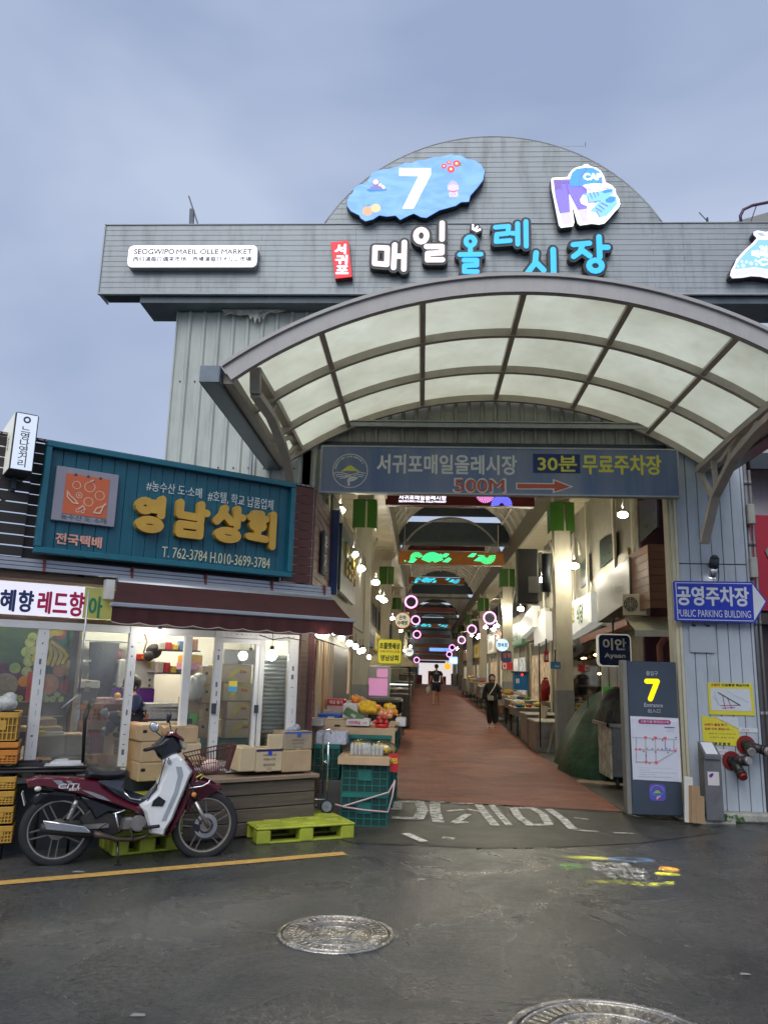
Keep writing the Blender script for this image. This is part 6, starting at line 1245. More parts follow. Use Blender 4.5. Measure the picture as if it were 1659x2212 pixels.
t=thing('cabinet','white metal cabinet with a purple lower panel at the back of the shop','cabinet',SH@Tr(cx,1.1,cz-h/2))
b=B();b.rbox(-w/2,w/2,0,.45,0,h,.01);part('upper_body',b,CAB,t);b=B();b.rbox(-w/2-.05,w/2+.02,.02,.45,-h*.62,-.002,.008);part('lower_panel',b,mat('purple_panel',(.10,.02,.30),rough=.4),t)
b=B();[b.cyl((w*.36,-.008,h*z),(w*.36,.0,h*z),.014,12)for z in(.1,.3)];[b.cyl((w*x,-.006,h*.56),(w*x,.0,h*.56),.007,8)for x in(.28,.34,.40)];part('knob',b,mat('knob_grey',(.15,.15,.15)),t)
b=B();b.box(w*.28,w*.36,-.004,0,h*.7,h*.9);part('sticker',b,DYEL,t)
t=scart(zC,1158,440,1312,490,1.0,.3,mat('red_tray',(.45,.03,.02),rough=.4),'red lacquered tray on top of the white cabinet',cat='tray',tape=False,words=[('이안',.5,.5,.2,.4)],wm=[DYEL])
b=B();b.tube([(0,0,0),(.03,0,.12),(.0,0,.2),(-.06,0,.25)],.01,6);c=inM(SH,*zC(1240,430),1.0);solo('hose',b,mat('hose_grey',(.3,.28,.26)),SH@Tr(c[0],1.0,c[1]),'curved grey hose rising behind the red tray','hose')
b=B();b.sph((0,0,0),.09,12,8,(1,.5,.9));b.sph((-.05,0,-.05),.06,10,7);c=inM(SH,*zC(1330,415),.9);solo('black_bag',b,mat('black_nylon',(.015,.015,.018),rough=.6,bump=.5),SH@Tr(c[0],.9,c[1]),'black nylon bag beside the red tray','bag')
rng=random.Random(11)
for k in range(9):
 c0=inM(SH,*zC(1240,1000),.25);b=B();b.box(0,.42,0,.3,0,.014);solo('newspaper_bundle',b,mat('newsprint',(.38,.38,.37),rough=.8,var=.3,scale=30),SH@Tr(c0[0]+rng.uniform(-.01,.02)+.0*k,.25,c0[1]+k*.0165)@Rz(rng.uniform(-5,5)),['lowest bundle of the newspaper pile in the doorway','second newspaper bundle from the bottom of the pile','third newspaper bundle from the bottom','fourth newspaper bundle from the bottom','fifth newspaper bundle from the bottom','sixth newspaper bundle from the bottom','seventh newspaper bundle from the bottom','eighth newspaper bundle from the bottom','topmost bundle of the newspaper pile in the doorway'][k],'newspaper','newspapers piled in the doorway')
b=B();b.box(0,.5,0,.45,0,.02);b.box(.0,.04,.0,.04,-.6,0);b.box(.46,.5,0,.04,-.6,0);c0=inM(SH,*zC(1235,1010),.22);solo('paper_shelf',b,DARK,SH@Tr(c0[0],.2,c0[1]-.012),'dark low stand carrying the newspaper pile','stand')
t=thing('goods_shelf','open wall shelf crowded with small packets in the shop doorway','shelf',SH@Tr(inM(SH,*zC(1400,600),.8)[0],.8,inM(SH,*zC(1400,600),.8)[1]))
for z in(0,.25):b=B();b.box(-.05,.42,0,.3,z-.015,z);part('board',b,DARK,t)
cols=[(.6,.55,.5),(.5,.05,.08),(.65,.5,.1),(.1,.2,.4),(.6,.6,.62),(.3,.15,.08)]
for k in range(12):
 x=-.04+(k%6)*.075;z=.001 if k<6 else .251;hh=rng.uniform(.06,.14);b=B();b.rbox(0,.062,.03,.12,0,hh,.004);solo('packet',b,mat('packet%d'%(k%6),cols[k%6],rough=.4,var=.3,scale=30),t.matrix_world@Tr(x,0,z),['%s packet on the %s shelf in the doorway'%(c,'lower' if k<6 else 'upper')for c in[('cream','crimson','yellow','navy','white','brown')[k%6]]][0],'packet','packets on the doorway shelf')
PO=.42;zp=sh(zC,PO)
xa=-3.75;a=zp(600,240);c=zp(340,850);ztop_,zbot=a[1],zp(450,850)[1];xe=zp(605,500)[0]
t=thing('fruit_poster','large photographic poster of bananas, apples and melon behind the left window','poster',SH@Tr(xa,PO,zbot));pI=Tr(-xa,-PO,-zbot)
def grad(name,c0,c1,s=3):
 m=mat(name,c0,rough=.35,var=.0);nt=m.node_tree;r=[n for n in nt.nodes if n.type=='VALTORGB'][0];r.color_ramp.elements[0].color=c0+(1,);r.color_ramp.elements[1].color=c1+(1,)
 [n for n in nt.nodes if n.type=='TEX_NOISE'][0].inputs['Scale'].default_value=s;return m
PBK=grad('print_backdrop',(.02,.07,.05),(.10,.14,.05),5)
b=B();b.box(xa,xe,PO,PO+.02,zbot,1.97);part('panel',b,PBK,t,pI)
def blob(l,m,k,name='printed_fruit',r=None):
 b=B()
 for(X,Y,rr)in l:c=zp(X,Y);q=abs(zp(X+rr,Y)[0]-c[0]);b.disc(c[0],c[1],q*1.0,PO-.001-.0012*k,PO-.0012*(k-1)-.0002,20)
 part(name,b,m,t,pI)
PY=grad('print_banana',(.50,.36,.02),(.80,.64,.07),9);PG=grad('print_grape_green',(.26,.34,.08),(.55,.60,.22),20);PP=grad('print_purple',(.06,.015,.04),(.20,.04,.07),12);POr=grad('print_orange',(.62,.18,.02),(.80,.34,.04),7);PR=grad('print_red',(.45,.01,.02),(.62,.10,.05),6);PAp=grad('print_apple',(.52,.05,.03),(.75,.42,.13),7);PM_=grad('print_melon',(.20,.17,.12),(.36,.30,.22),30);PLm=grad('print_lime',(.16,.28,.05),(.36,.42,.10),8)
blob([(30,570,60),(90,600,60),(200,620,55),(150,560,50),(-20,600,60)],PP,1);blob([(130,560,50)],PLm,2);blob([(230,590,45),(250,500,50),(230,420,48),(260,340,46),(300,410,40),(280,290,40)],PG,2);blob([(150,745,55),(200,790,50)],PP,2)
blob([(40,710,115)],PM_,3);blob([(205,675,50)],POr,3);blob([(520,575,62)],POr,3);blob([(590,570,60)],PLm,2);blob([(575,525,42)],PY,4);blob([(590,430,34),(540,300,60),(600,250,60)],grad('print_leaf',(.02,.10,.06),(.07,.22,.12),6),2)
blob([(415,700,92)],PAp,5);blob([(580,720,66)],PR,4);b=B();b.box(zp(230,700)[0],zp(285,700)[0],PO-.0075,PO-.0065,zp(250,850)[1],zp(250,590)[1]);part('printed_strip',b,PR,t,pI)
blob([(520,265,50)],mat('print_red',(.5,.03,.04)),3)
for k in range(7):
 x0_=455+k*9-20;pts=[(448,335),(444+(k-3)*34,385+abs(k-3)*8),(438+(k-3)*46,455),(412+(k-3)*42,535-abs(k-4)*10)];b=B();P=[zp(*p)for p in pts];b.strokes([P],.046,PO-.009-.003*k,PO-.0075-.003*k);part('printed_banana_edge',b,mat('print_banana_shade',(.22,.15,.015)),t,pI);b=B();b.strokes([[(x-.004,z)for x,z in P]],.030,PO-.0115-.003*k,PO-.0103-.003*k);part('printed_banana',b,PY,t,pI)  # darker outline printed under each banana to separate them
b=B();b.strokes([[zp(*p)for p in((395,300),(450,255),(520,255))]],.06,PO-.010,PO-.0085);part('printed_banana',b,PY,t,pI)
blob([(x,y,27)for x,y in((345,820),(372,800),(400,830),(452,828),(490,790),(525,830),(130,810),(170,820),(320,770))],PG,11,'printed_grape')
b=B();b.box(xe+.001,xe+.055,PO-.03,PO+.05,.6,1.97);part('wood_frame',b,WOODD,t,pI)
b=B();b.box(xe+.058,xe+.085,PO-.03,PO+.05,.6,1.97);part('cream_post',b,KRAFT2,t,pI)
for k in range(3):b=B();b.rbox(xa,xe,PO-.01,PO+.02,zbot-.135*(k+1)+.004,zbot-.135*k-.002,.004);part('back_board',b,WOODD,t,pI)
scart(zC,275,1140,745,1325,.08,.28,KRAFT,'long brown carton with small symbols behind the left window',group='cartons in the left window',words=[('工市',.10,.18,.07,.12),('매일',.10,.09,.07,.09)],tape=False)
scart(zC,505,1328,745,1410,.06,.3,KRAFT2,'printed carton under the long brown carton',group='cartons in the left window',tape=False,band=(mat('print_mint',(.25,.45,.40)),.2,.7))
scart(zC,290,1000,490,1075,.20,.2,KRAFT,'small brown carton standing on the stack behind the left window',group='cartons in the left window',tape=False)
scart(zC,160,1072,540,1110,.14,.25,KRAFT,'flat brown carton above the long one behind the left window',group='cartons in the left window',tape=False)
scart(zC,285,1108,400,1140,.10,.2,DYEL,'flat yellow packet on the long brown carton',tape=False,cat='packet');scart(zC,402,1112,555,1140,.11,.2,WCARD,'flat white packet on the long brown carton',tape=False,cat='packet')
b=B();b.box(-3.95,-2.05,.07,.4,.58,inM(SH,*zC(400,1410),.06)[1]-.001);solo('window_bench',b,WOODD,SH@Tr(0,0,0),'low dark bench inside the left window carrying cartons','bench')
for i,(a,off,m,lab)in enumerate((((660,868,885,1018),.55,ORC,'orange crate left of the seated person, upper'),((640,1020,760,1130),.55,ORC,'orange crate left of the seated person, lower'),((915,880,1215,1010),.75,ORC,'orange crate behind the seated person holding yellow fruit'),((770,1110,900,1300),.6,mat('red_crate',(.42,.04,.03),rough=.4),'red crate on the shop floor by the feet'),((1065,1205,1200,1335),.6,YOC,'yellow crate under the folding chair'))):
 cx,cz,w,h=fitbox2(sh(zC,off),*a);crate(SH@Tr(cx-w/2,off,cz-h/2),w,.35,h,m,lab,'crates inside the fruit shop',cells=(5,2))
scart(zC,650,670,865,735,.6,.35,WCARD,'large white carton on the table behind the hazy window',group=IG);scart(zC,645,735,840,868,.62,.35,mat('dark_box',(.08,.07,.08),rough=.5),'dark box under the white carton behind the hazy window',group=IG)
scart(zC,790,820,1000,875,.62,.2,mat('pink_berry_card',(.65,.42,.42),rough=.6,var=.3,scale=20),'pink and white berry carton on the orange crate',group=IG,tape=False);scart(zC,1002,830,1110,878,.64,.2,mat('pink_berry_card',(.65,.42,.42)),'second pink berry carton, nearer the door stile',group=IG,tape=False)
scart(zC,610,780,695,905,.5,.2,mat('heart_card',(.62,.55,.55),rough=.6,var=.3,scale=22),'white carton with pink prints beside the poster frame, upper',group=IG,tape=False);scart(zC,605,908,690,1010,.5,.2,mat('heart_card',(.62,.55,.55)),'white carton with pink prints beside the poster frame, lower',group=IG,tape=False)
b=B();b.rbox(-.035,.035,-.03,.03,0,.20,.008);c=inM(SH,*zC(625,1105),.48);solo('milk_pack',b,mat('milk_blue',(.55,.62,.68),var=.25,scale=20),SH@Tr(c[0],.48,c[1]),'blue and white drink pack beside the poster frame','packet')
YF=mat('yellow_citrus',(.80,.50,.02),rough=.35,var=.1,scale=20,bump=.1,bscale=120)
for k,(X,Y)in enumerate(((1165,868),(1215,868),(1035,800))):c=inM(SH,*zC(X,Y),.7);b=B();b.sph((0,0,0),.034,16,10,(1,1,.92));solo('citrus',b,YF,SH@Tr(c[0],.78,c[1]),['left yellow citrus on the orange crate inside','right yellow citrus on the orange crate inside','yellow fruit behind the berry cartons'][k],'fruit','yellow fruit inside the shop')
t=thing('back_shelf','white back shelf with jars and packets seen through the hazy window','shelf',SH@Tr(inM(SH,*zC(650,600),1.2)[0],1.2,.62))
b=B();[b.box(0,.75,0,.35,z,z+.02)for z in(.55,.78,1.02,1.25)];[b.box(x,x+.03,0,.03,0,1.4)for x in(0,.72)];part('frame',b,CAB,t)
for k in range(9):
 x=.05+(k%5)*.14;z=(.571,.801,1.041)[k%3];b=B();b.cyl((0,0,0),(0,0,.07+.02*(k%3)),.035,12);b.cyl((0,0,.071+.02*(k%3)),(0,0,.085+.02*(k%3)),.03,12);solo('jar',b,mat('jar%d'%(k%4),[(.5,.1,.1),(.55,.5,.4),(.2,.25,.2),(.6,.6,.6)][k%4],rough=.3,var=.2),t.matrix_world@Tr(x,.12,z),'%s jar on the %s board of the back shelf, number %s from the left'%(('red','cream','olive','white')[k%4],('lowest','middle','upper')[k%3],('one','two','three','four','five')[k%5]),'jar','jars on the back shelf')
b=B();b.cyl((0,0,0),(0,0,.7),.11,16,.16);c=inM(SH,*zC(930,640),1.0);solo('hanging_coat',b,mat('dark_coat',(.02,.022,.026),rough=.8,bump=.5),SH@Tr(c[0],1.25,c[1]-.33),'dark coat hanging behind the hazy window','coat')
def skin(name,V,E,rad,sub=2,root=0):
 me=bpy.data.meshes.new(name);me.from_pydata(V,E,[]);o=bpy.data.objects.new(name,me);COL.objects.link(o)
 md=o.modifiers.new('s','SKIN');sv=me.skin_vertices[0].data
 for i,r in enumerate(rad):
  sv[i].radius=(r,r)if not isinstance(r,tuple)else r
  sv[i].use_root=(i==root)
 md.use_smooth_shade=True;md.branch_smoothing=.5;m2=o.modifiers.new('d','SUBSURF');m2.levels=sub;m2.render_levels=sub
 tmp=bpy.data.scenes.new('t');tmp.collection.objects.link(o);COL.objects.unlink(o)
 with bpy.context.temp_override(scene=tmp,view_layer=tmp.view_layers[0]):dg=bpy.context.evaluated_depsgraph_get()
 r_=bpy.data.meshes.new_from_object(o.evaluated_get(dg));r_.name=name
 bpy.data.objects.remove(o);bpy.data.scenes.remove(tmp)
 r_.polygons.foreach_set('use_smooth',[True]*len(r_.polygons));return r_
def chain(*pts):return list(pts),[(i,i+1)for i in range(len(pts)-1)]
def limb(name,pts,rad,m,parent,label=None,sub=2):
 me=skin(name,[tuple(p)for p in pts],[(i,i+1)for i in range(len(pts)-1)],rad,sub);me.materials.append(m);return part(name,me,m if False else None,parent,None,label)if False else _pm(name,me,parent,label)
def _pm(name,me,parent,label=None):
 o=bpy.data.objects.new(name,me);COL.objects.link(o);o.parent=parent
 if label:o['label']=label
 return o
SKN=mat('skin_tone',(.48,.27,.18),rough=.5,var=.06);HAIR=mat('black_hair',(.012,.010,.010),rough=.45,var=.3,bump=.3,bscale=90)
def figure(root,J,s=1.0):
 """J: joints -> coordinates; builds one continuous body"""
 V=[];E=[];Rr=[];idx={}
 def a(n,r):idx[n]=len(V);V.append(tuple(J[n]));Rr.append(r if not isinstance(r,tuple)else r)
 for n,r in(('pelvis',(.12,.10)),('waist',(.115,.09)),('chest',(.135,.10)),('neck',.05),('jaw',(.052,.062)),('head',(.076,.088)),('crown',(.052,.062))):a(n,tuple(x*s for x in r)if isinstance(r,tuple)else r*s)
 for sd_ in 'lr':
  for n,r in(('sh_',.055),('el_',.036),('wr_',.024),('hip_',.085),('kn_',.056),('an_',.034),('heel_',.034),('toe_',.027)):a(n+sd_,r*s)
 e=lambda p,q:E.append((idx[p],idx[q]))
 for p,q in(('pelvis','waist'),('waist','chest'),('chest','neck'),('neck','jaw'),('jaw','head'),('head','crown')):e(p,q)
 for d in 'lr':
  e('chest','sh_'+d);e('sh_'+d,'el_'+d);e('el_'+d,'wr_'+d);e('pelvis','hip_'+d);e('hip_'+d,'kn_'+d);e('kn_'+d,'an_'+d);e('an_'+d,'heel_'+d);e('heel_'+d,'toe_'+d)
 me=skin('body',V,E,Rr,2,0);me.materials.append(SKN);return _pm('body',me,root)
def hand(root,wr,dirv,side,s=1.0):
 """palm and five curled fingers"""
 d=Vector(dirv).normalized();sidev=Vector(side).normalized();V=[Vector(wr),Vector(wr)+d*.045*s];Rr=[.022*s,(.030*s,.016*s)];E=[(0,1)]
 me=skin('hand',[tuple(v)for v in V]+[tuple(V[1]+d*.03*s)],[(0,1),(1,2)],[.020*s,(.026*s,.015*s),(.024*s,.013*s)],1);me.materials.append(SKN);h=_pm('hand',me,root)
 nrm=d.cross(sidev)
 for k in range(4):
  base=V[1]+d*.03*s+sidev*(.027-.018*k)*s;L_=(.05,.058,.054,.042)[k]*s;pts=[base-d*.01*s,base+d*L_*.5,base+d*L_*.85+nrm*L_*.35,base+d*L_*.95+nrm*L_*.7];me=skin('finger',[tuple(p)for p in pts],[(0,1),(1,2),(2,3)],[.0085*s,.008*s,.0075*s,.006*s],1);me.materials.append(SKN);_pm('finger',me,h)
 base=V[0]+d*.02*s+sidev*.02*s;pts=[base,base+d*.025*s+sidev*.022*s,base+d*.05*s+sidev*.028*s];me=skin('thumb',[tuple(p)for p in pts],[(0,1),(1,2)],[.011*s,.010*s,.008*s],1);me.materials.append(SKN);_pm('thumb',me,h);return h
def garment(name,pts,edges,rad,m,root,label=None):
 me=skin(name,[tuple(p)for p in pts],edges,rad,2);me.materials.append(m);return _pm(name,me,root,label)
def face(root,J,fwd,s=1.0):
 f=Vector(fwd).normalized();h=Vector(J['head']);sd_=f.cross(Vector((0,0,1))).normalized()
 for k in(-1,1):
  b=B();c=h+f*.080*s+sd_*k*.031*s+Vector((0,0,-.004));b.sph(tuple(c),.0095*s,8,6,(1.2,1,.7));part('eye',b,mat('eye_dark',(.02,.015,.012),rough=.2),root)
  b=B();c=h+sd_*k*.078*s+Vector((0,0,-.01));b.sph(tuple(c),.020*s,8,6,(.5,.8,1.4));part('ear',b,SKN,root)
 b=B();c=h+f*.088*s+Vector((0,0,-.030));b.sph(tuple(c),.013*s,8,6,(.8,1,1.3));part('nose',b,SKN,root)
 b=B();c=h+f*.076*s+Vector((0,0,-.058));b.sph(tuple(c),.016*s,8,5,(1.2,.5,.35));part('mouth',b,mat('lip',(.36,.10,.09)),root)
off=.42;g=sh(zC,off)
def G3(X,Y,o=0.0):x,z=inM(SH,*zC(X,Y),off+o);return(x,off+o,z)
J=dict(pelvis=G3(1165,1030),waist=G3(1160,950),chest=G3(1145,850),neck=G3(1140,780),jaw=G3(1132,750),head=G3(1130,715),crown=G3(1132,672),
sh_l=G3(1165,815,-.12),el_l=G3(1180,900,-.14),wr_l=G3(1120,945,-.12),sh_r=G3(1125,815,.12),el_r=G3(1130,900,.16),wr_r=G3(1080,940,.1),
hip_l=G3(1150,1035,-.07),kn_l=G3(1000,985,-.06),an_l=G3(925,960,-.05),heel_l=G3(912,985,-.05),toe_l=G3(898,905,-.05),
hip_r=G3(1150,1040,.07),kn_r=G3(985,1010,.06),an_r=G3(925,1120,.06),heel_r=G3(915,1135,.06),toe_r=G3(890,1085,.02))
per=thing('person','person seated in the shop with crossed dark-trousered legs, seen through the hazy pane','person',SH)
figure(per,J,.92);NAV=mat('dark_trousers',(.022,.024,.034),rough=.85,var=.2,bump=.2)
garment('trousers',[J['pelvis'],J['hip_l'],J['kn_l'],J['an_l'],J['hip_r'],J['kn_r'],J['an_r']],[(0,1),(1,2),(2,3),(0,4),(4,5),(5,6)],[.13,.09,.068,.05,.09,.068,.05],NAV,per)
garment('jacket',[J['pelvis'],J['waist'],J['chest'],J['sh_l'],J['el_l'],J['wr_l'],J['sh_r'],J['el_r'],J['wr_r']],[(0,1),(1,2),(2,3),(3,4),(4,5),(2,6),(6,7),(7,8)],[.125,.125,.14,.066,.05,.035,.066,.05,.035],mat('navy_jacket',(.03,.05,.12),rough=.8),per)
for d in 'lr':garment('shoe',[J['heel_'+d],J['toe_'+d]],[(0,1)],[.045,.036],mat('grey_trainer',(.20,.22,.25),rough=.6),per);hand(per,J['wr_'+d],(-1,0,-.2),(0,0,1),.9)
b=B();h=J['head'];b.sph((h[0]+.012,h[1],h[2]+.03),.092,16,12,(1,.95,1));part('hair',b,HAIR,per);face(per,J,(-1,-.4,0),.95)
t=thing('folding_chair','folding chair with an orange and pink cloth on it inside the shop','chair',SH)
for y in(-.15,.2):
 for(p,q)in(((1090,1170),(1160,1360)),((1190,1150),(1070,1355))):b=B();b.beam(G3(*p,y),G3(*q,y),.02);part('leg',b,BT,t)
b=B();a=G3(1070,1120,0);c=G3(1210,1120,0);b.rbox(a[0]-.04,c[0],a[1]-.2,a[1]+.25,a[2]-.06,a[2]-.01,.015);part('seat',b,mat('chair_black',(.02,.02,.02)),t)
b=B();b.beam(G3(1205,1160,0),G3(1225,950,0),.36,.03,up=(1,0,0));part('backrest',b,mat('orange_cloth',(.55,.16,.06),rough=.85,bump=.3),t)
b=B();b.sph(G3(1150,1085,-.18),.09,12,8,(1.2,.5,.8));part('pink_cloth',b,mat('pink_cloth',(.62,.25,.26),rough=.85,bump=.4),t)
cm_=mat('ink_grey_print',(.20,.17,.14))
scart(zD,570,990,690,1170,-.28,.3,KRAFT2,'pale open carton at the left end of the deck cartons',group='cartons on the wooden deck',tape=False)
t=scart(zD,692,1000,892,1170,-.28,.32,KRAFT2,'carton with a blue label lying on the deck',group='cartons on the wooden deck',words=[('현대마트',.5,.30,.45,.12),('매일시장',.5,.55,.45,.10),('서귀포 매일시장',.5,.74,.5,.09)],wm=[cm_])
b=B();_,_,w,h=fitbox2(sh(zD,-.28),692,1000,892,1170);b.box(w*.0,w*.98,-.003,-.002,h*.90,h*.99);part('dark_tape',b,mat('navy_tape',(.02,.02,.10),rough=.3),t);b=B();b.box(w*.44,w*.58,-.0045,-.0031,h*.74,h*.9);part('label',b,mat('blue_label',(.02,.05,.6)),t)
scart(zD,893,1008,1112,1172,-.28,.34,KRAFT,'plain brown carton at the right end of the deck',group='cartons on the wooden deck',tape=False)
t=scart(zD,905,870,1118,1005,-.27,.3,mat('old_card',(.34,.27,.19),rough=.8,var=.12),'printed carton with blue tape standing on the plain brown one',group='cartons on the wooden deck',words=[('HYUNDAI MART',.5,.55,.5,.1),('현대마트',.5,.36,.4,.1),('Smart',.5,.16,.3,.09)],wm=[cm_])
b=B();_,_,w,h=fitbox2(sh(zD,-.27),905,870,1118,1005);b.box(0,w*.99,-.003,-.002,h*.92,h*1.0);b.box(w*.44,w*.58,-.0045,-.003,h*.72,h*.99);part('blue_tape',b,mat('bluish_tape',(.04,.12,.42),rough=.3),t)
scart(zD,785,890,900,998,-.26,.04,KRAFT2,'upright carton flap beside the printed carton',tape=False,cat='cardboard')
b=B();b.sph((0,0,0),.05,10,8,(1.2,.8,.6));b.sph((.05,0,.02),.04,10,8);c=inM(SH,*zD(965,845),-.15);solo('newspaper_ball',b,mat('blue_news',(.35,.38,.45),var=.5,scale=40,bump=.8),SH@Tr(c[0],-.15,c[1]-.01),'crumpled newspaper on top of the printed carton','newspaper')
zS=zc(1250,2480,250,970)
def wbox(f,x0,y0,x1,y1,Y):cx,cz,w,h=fitbox(lambda X,Y_:inM(Tr(0,Y,0),*f(X,Y_)),x0,y0,x1,y1);return cx-w/2,cz-h/2,w,h
def wcart(f,x0,y0,x1,y1,Y,d,m,label,rz=0,ry=0,**k):
 x,z,w,h=wbox(f,x0,y0,x1,y1,Y);return carton(Tr(x,Y,z)@Rz(rz)@Ry(ry),w,d,h,m,label,**k),(x,z,w,h)
SG='cartons on the fruit stall'
t,(x,z,w,h)=wcart(zS,-20,1125,640,1222,8.73,.38,mat('white_violet_card',(.60,.58,.64),rough=.6),'long white and violet grape box under the paper covered board',tape=False)
b=B();b.box(w*.40,w*.60,-.002,-.0005,h*.35,h*.7);part('print',b,DGRN,t);b=B();b.box(w*.61,w*.78,-.002,-.0005,h*.35,h*.95);part('print',b,mat('print_violet',(.10,.06,.35)),t)
ztopA=z+h
x0_,zA_,wA,hA=wbox(zS,-60,1020,640,1120,8.70)
PAP=mat('kraft_paper',(.50,.34,.20),rough=.55,var=.14,scale=4,bump=.25,bscale=9)
t=thing('stall_board','front display board wrapped in brown kraft paper with bananas and bottles','board',Tr(x0_,8.66,ztopA+.01));b=B();b.rbox(0,wA+.03,0,.62,0,.03,.006);part('top',b,PAP,t)
b=B();b.box(.0,wA+.02,-.008,-.003,-.05,.028);part('paper_fold',b,PAP,t);ZB=ztopA+.041
b=B();b.poly([(0,0),(.10,.01),(.10,-.16),(.085,-.19),(.01,-.18)],-.006,-.001);c=inM(Tr(0,8.74,0),*zS(655,1045));o=solo('price_card',b,REDC,Tr(c[0],8.74,c[1]-.0),'small red and yellow card hanging at the right end of the front board','price tag');b=B();letters(b,'PES',.055,-.07,.07,.05,-.0065,.001,.03);part('lettering',b,DYEL,o)
BOT=mat('clear_plastic',(.62,.64,.62),rough=.12,var=.2,scale=30,alpha=.55)
for k,(px_,lab)in enumerate(((150,'left plastic bottle tray lying on the front board'),(345,'right plastic bottle tray lying on the front board'))):
 c=inM(Tr(0,8.80,0),*zS(px_+60,990));t=thing('bottle_tray',lab,'bottles',Tr(c[0],8.78,ZB),'clear bottles on the front board')
 for j in range(5):
  b=B();b.lathe([(.0,.0),(.021,.001),(.022,.05),(.020,.055),(.022,.06),(.022,.10),(.009,.125),(.009,.135),(0,.136)],(j*.042-.06,0,.0),12);part('bottle',b,BOT,t,Tr(0,0,.0)@Tr(0,.0,0))
BANA=mat('banana_skin',(.72,.52,.03),rough=.45,var=.12,scale=14)
def bananas(M,label,n=6,m=None,bag=True,s=1.0):
 t=thing('banana_bunch',label,'bananas',M,'banana bunches on the fruit stall')
 for k in range(n):
  a=(k-(n-1)/2)*.20;b=B();P=[]
  for i in range(7):u=i/6;ang=-.3+u*1.7;P.append((s*(.14*math.sin(ang)-.02),s*((k-(n-1)/2)*.024*(1+.4*math.sin(u*3))),s*(.02+.10*math.cos(ang)*(.9-abs(a)*.15)-.02)))
  b.tube(P,[.008*s,.017*s,.020*s,.021*s,.020*s,.016*s,.006*s],8);part('banana',b,m or BANA,t)
 if bag:b=B();b.sph((.05*s,0,.055*s),.135*s,16,10,(1.1,.72,.62));part('bag',b,glassmat('thin_film',(.92,.92,.9),.2,.15),t)
 return t
c=inM(Tr(0,8.98,0),*zS(230,850));bananas(Tr(c[0]-.02,9.02,ZB+.02),'bagged green-yellow bananas at the left of the front board',6,mat('banana_dull',(.52,.40,.08),rough=.5,var=.15))
c=inM(Tr(0,8.92,0),*zS(520,880));bananas(Tr(c[0],8.93,ZB+.015)@Rz(-15),'bright yellow bagged bananas at the right of the front board',6)
x1_,zB_,wB,hB=wbox(zS,130,655,740,700,9.38)
t=thing('stall_board','raised middle display board covered in kraft paper behind the bananas','board',Tr(x1_-.5,9.34,zB_-.02));b=B();b.rbox(0,wB+.52,0,1.1,0,.03,.006);part('top',b,PAP,t);b=B();b.box(.0,wB+.50,-.008,-.003,-.22,.028);part('paper_fold',b,PAP,t)
ZC2=zB_+.012
t,q=wcart(zS,48,555,375,655,9.36,.30,mat('pale_pink_card',(.66,.60,.58),rough=.6),'pale carton printed with pink lettering on the middle board',tape=False,group=SG,words=[('이안매일',.35,.5,.5,.5),('시장',.8,.5,.2,.3)],wm=[mat('print_magenta',(.50,.03,.15)),mat('ink_grey_print',(.2,.2,.2))])
x,z=inM(Tr(0,9.40,0),*zS(10,380));t=carton(Tr(x-.01,9.42,z-.08)@Ry(28),.24,.16,.085,mat('green_card',(.09,.17,.06),rough=.5),'tilted green box with white letters leaning on the middle board',tape=False,words=[('서귀포',.5,.5,.25,.4)],wm=[WCARD])
wcart(zS,0,340,200,550,9.75,.3,WCARD,'white tray box behind the tilted green box',tape=False,group=SG)
for(a,lab)in(((-30,275,40,340),'x'),):pass
x,z,w,h=wbox(zS,432,625,655,690,9.36)
t=thing('fruit_tray','red plastic tray of apples on the middle board','tray',Tr(x+w/2,9.46,z));b=B();b.lathe([(0,.002),(w*.38,0),(w*.5,h),(w*.47,h),(w*.36,.008)],n=24);part('tray',b,mat('tray_red',(.55,.02,.02),rough=.3),t)
APP=mat('apple_skin',(.42,.03,.025),rough=.3,var=.35,scale=12,coat=.3);rng=random.Random(6)
for k,(dx,dy,dz)in enumerate(((-.07,0,.02),(-.01,-.04,.025),(.05,.0,.02),(-.04,.05,.02),(.03,.05,.03),(-.03,.0,.065),(.03,.01,.07))):
 b=B();b.sph((0,0,0),.033,14,10,(1,1,.9));solo('apple',b,APP,Tr(x+w/2+dx,9.46+dy,z+.045+dz),['leftmost apple in the red tray','front middle apple in the red tray','right front apple in the red tray','left rear apple in the red tray','right rear apple in the red tray','upper left apple heaped in the red tray','upper right apple heaped in the red tray'][k],'apple','apples in the red tray')
t,q=wcart(zS,660,600,790,640,9.45,.25,KRAFT,'small brown carton right of the apples',tape=False,group=SG);wcart(zS,745,548,885,660,9.60,.4,WCARD,'white styrofoam box at the right edge of the stall',tape=False,group=SG)
t,q=wcart(zS,340,440,500,495,9.9,.3,KRAFT,'brown carton under the heap of yellow citrus',tape=False,group=SG)
def orange(px_,py_,Y,m,lab,r=.040,grp='yellow citrus heaped on the stall'):
 x,z=inM(Tr(0,Y,0),*zS(px_,py_));b=B();b.sph((0,0,0),r,16,10,(1,1,.94));solo('citrus',b,m,Tr(x,Y,z),lab,'fruit',grp)
OF_=mat('orange_citrus',(.80,.26,.02),rough=.38,var=.1,scale=20,bump=.1,bscale=120)
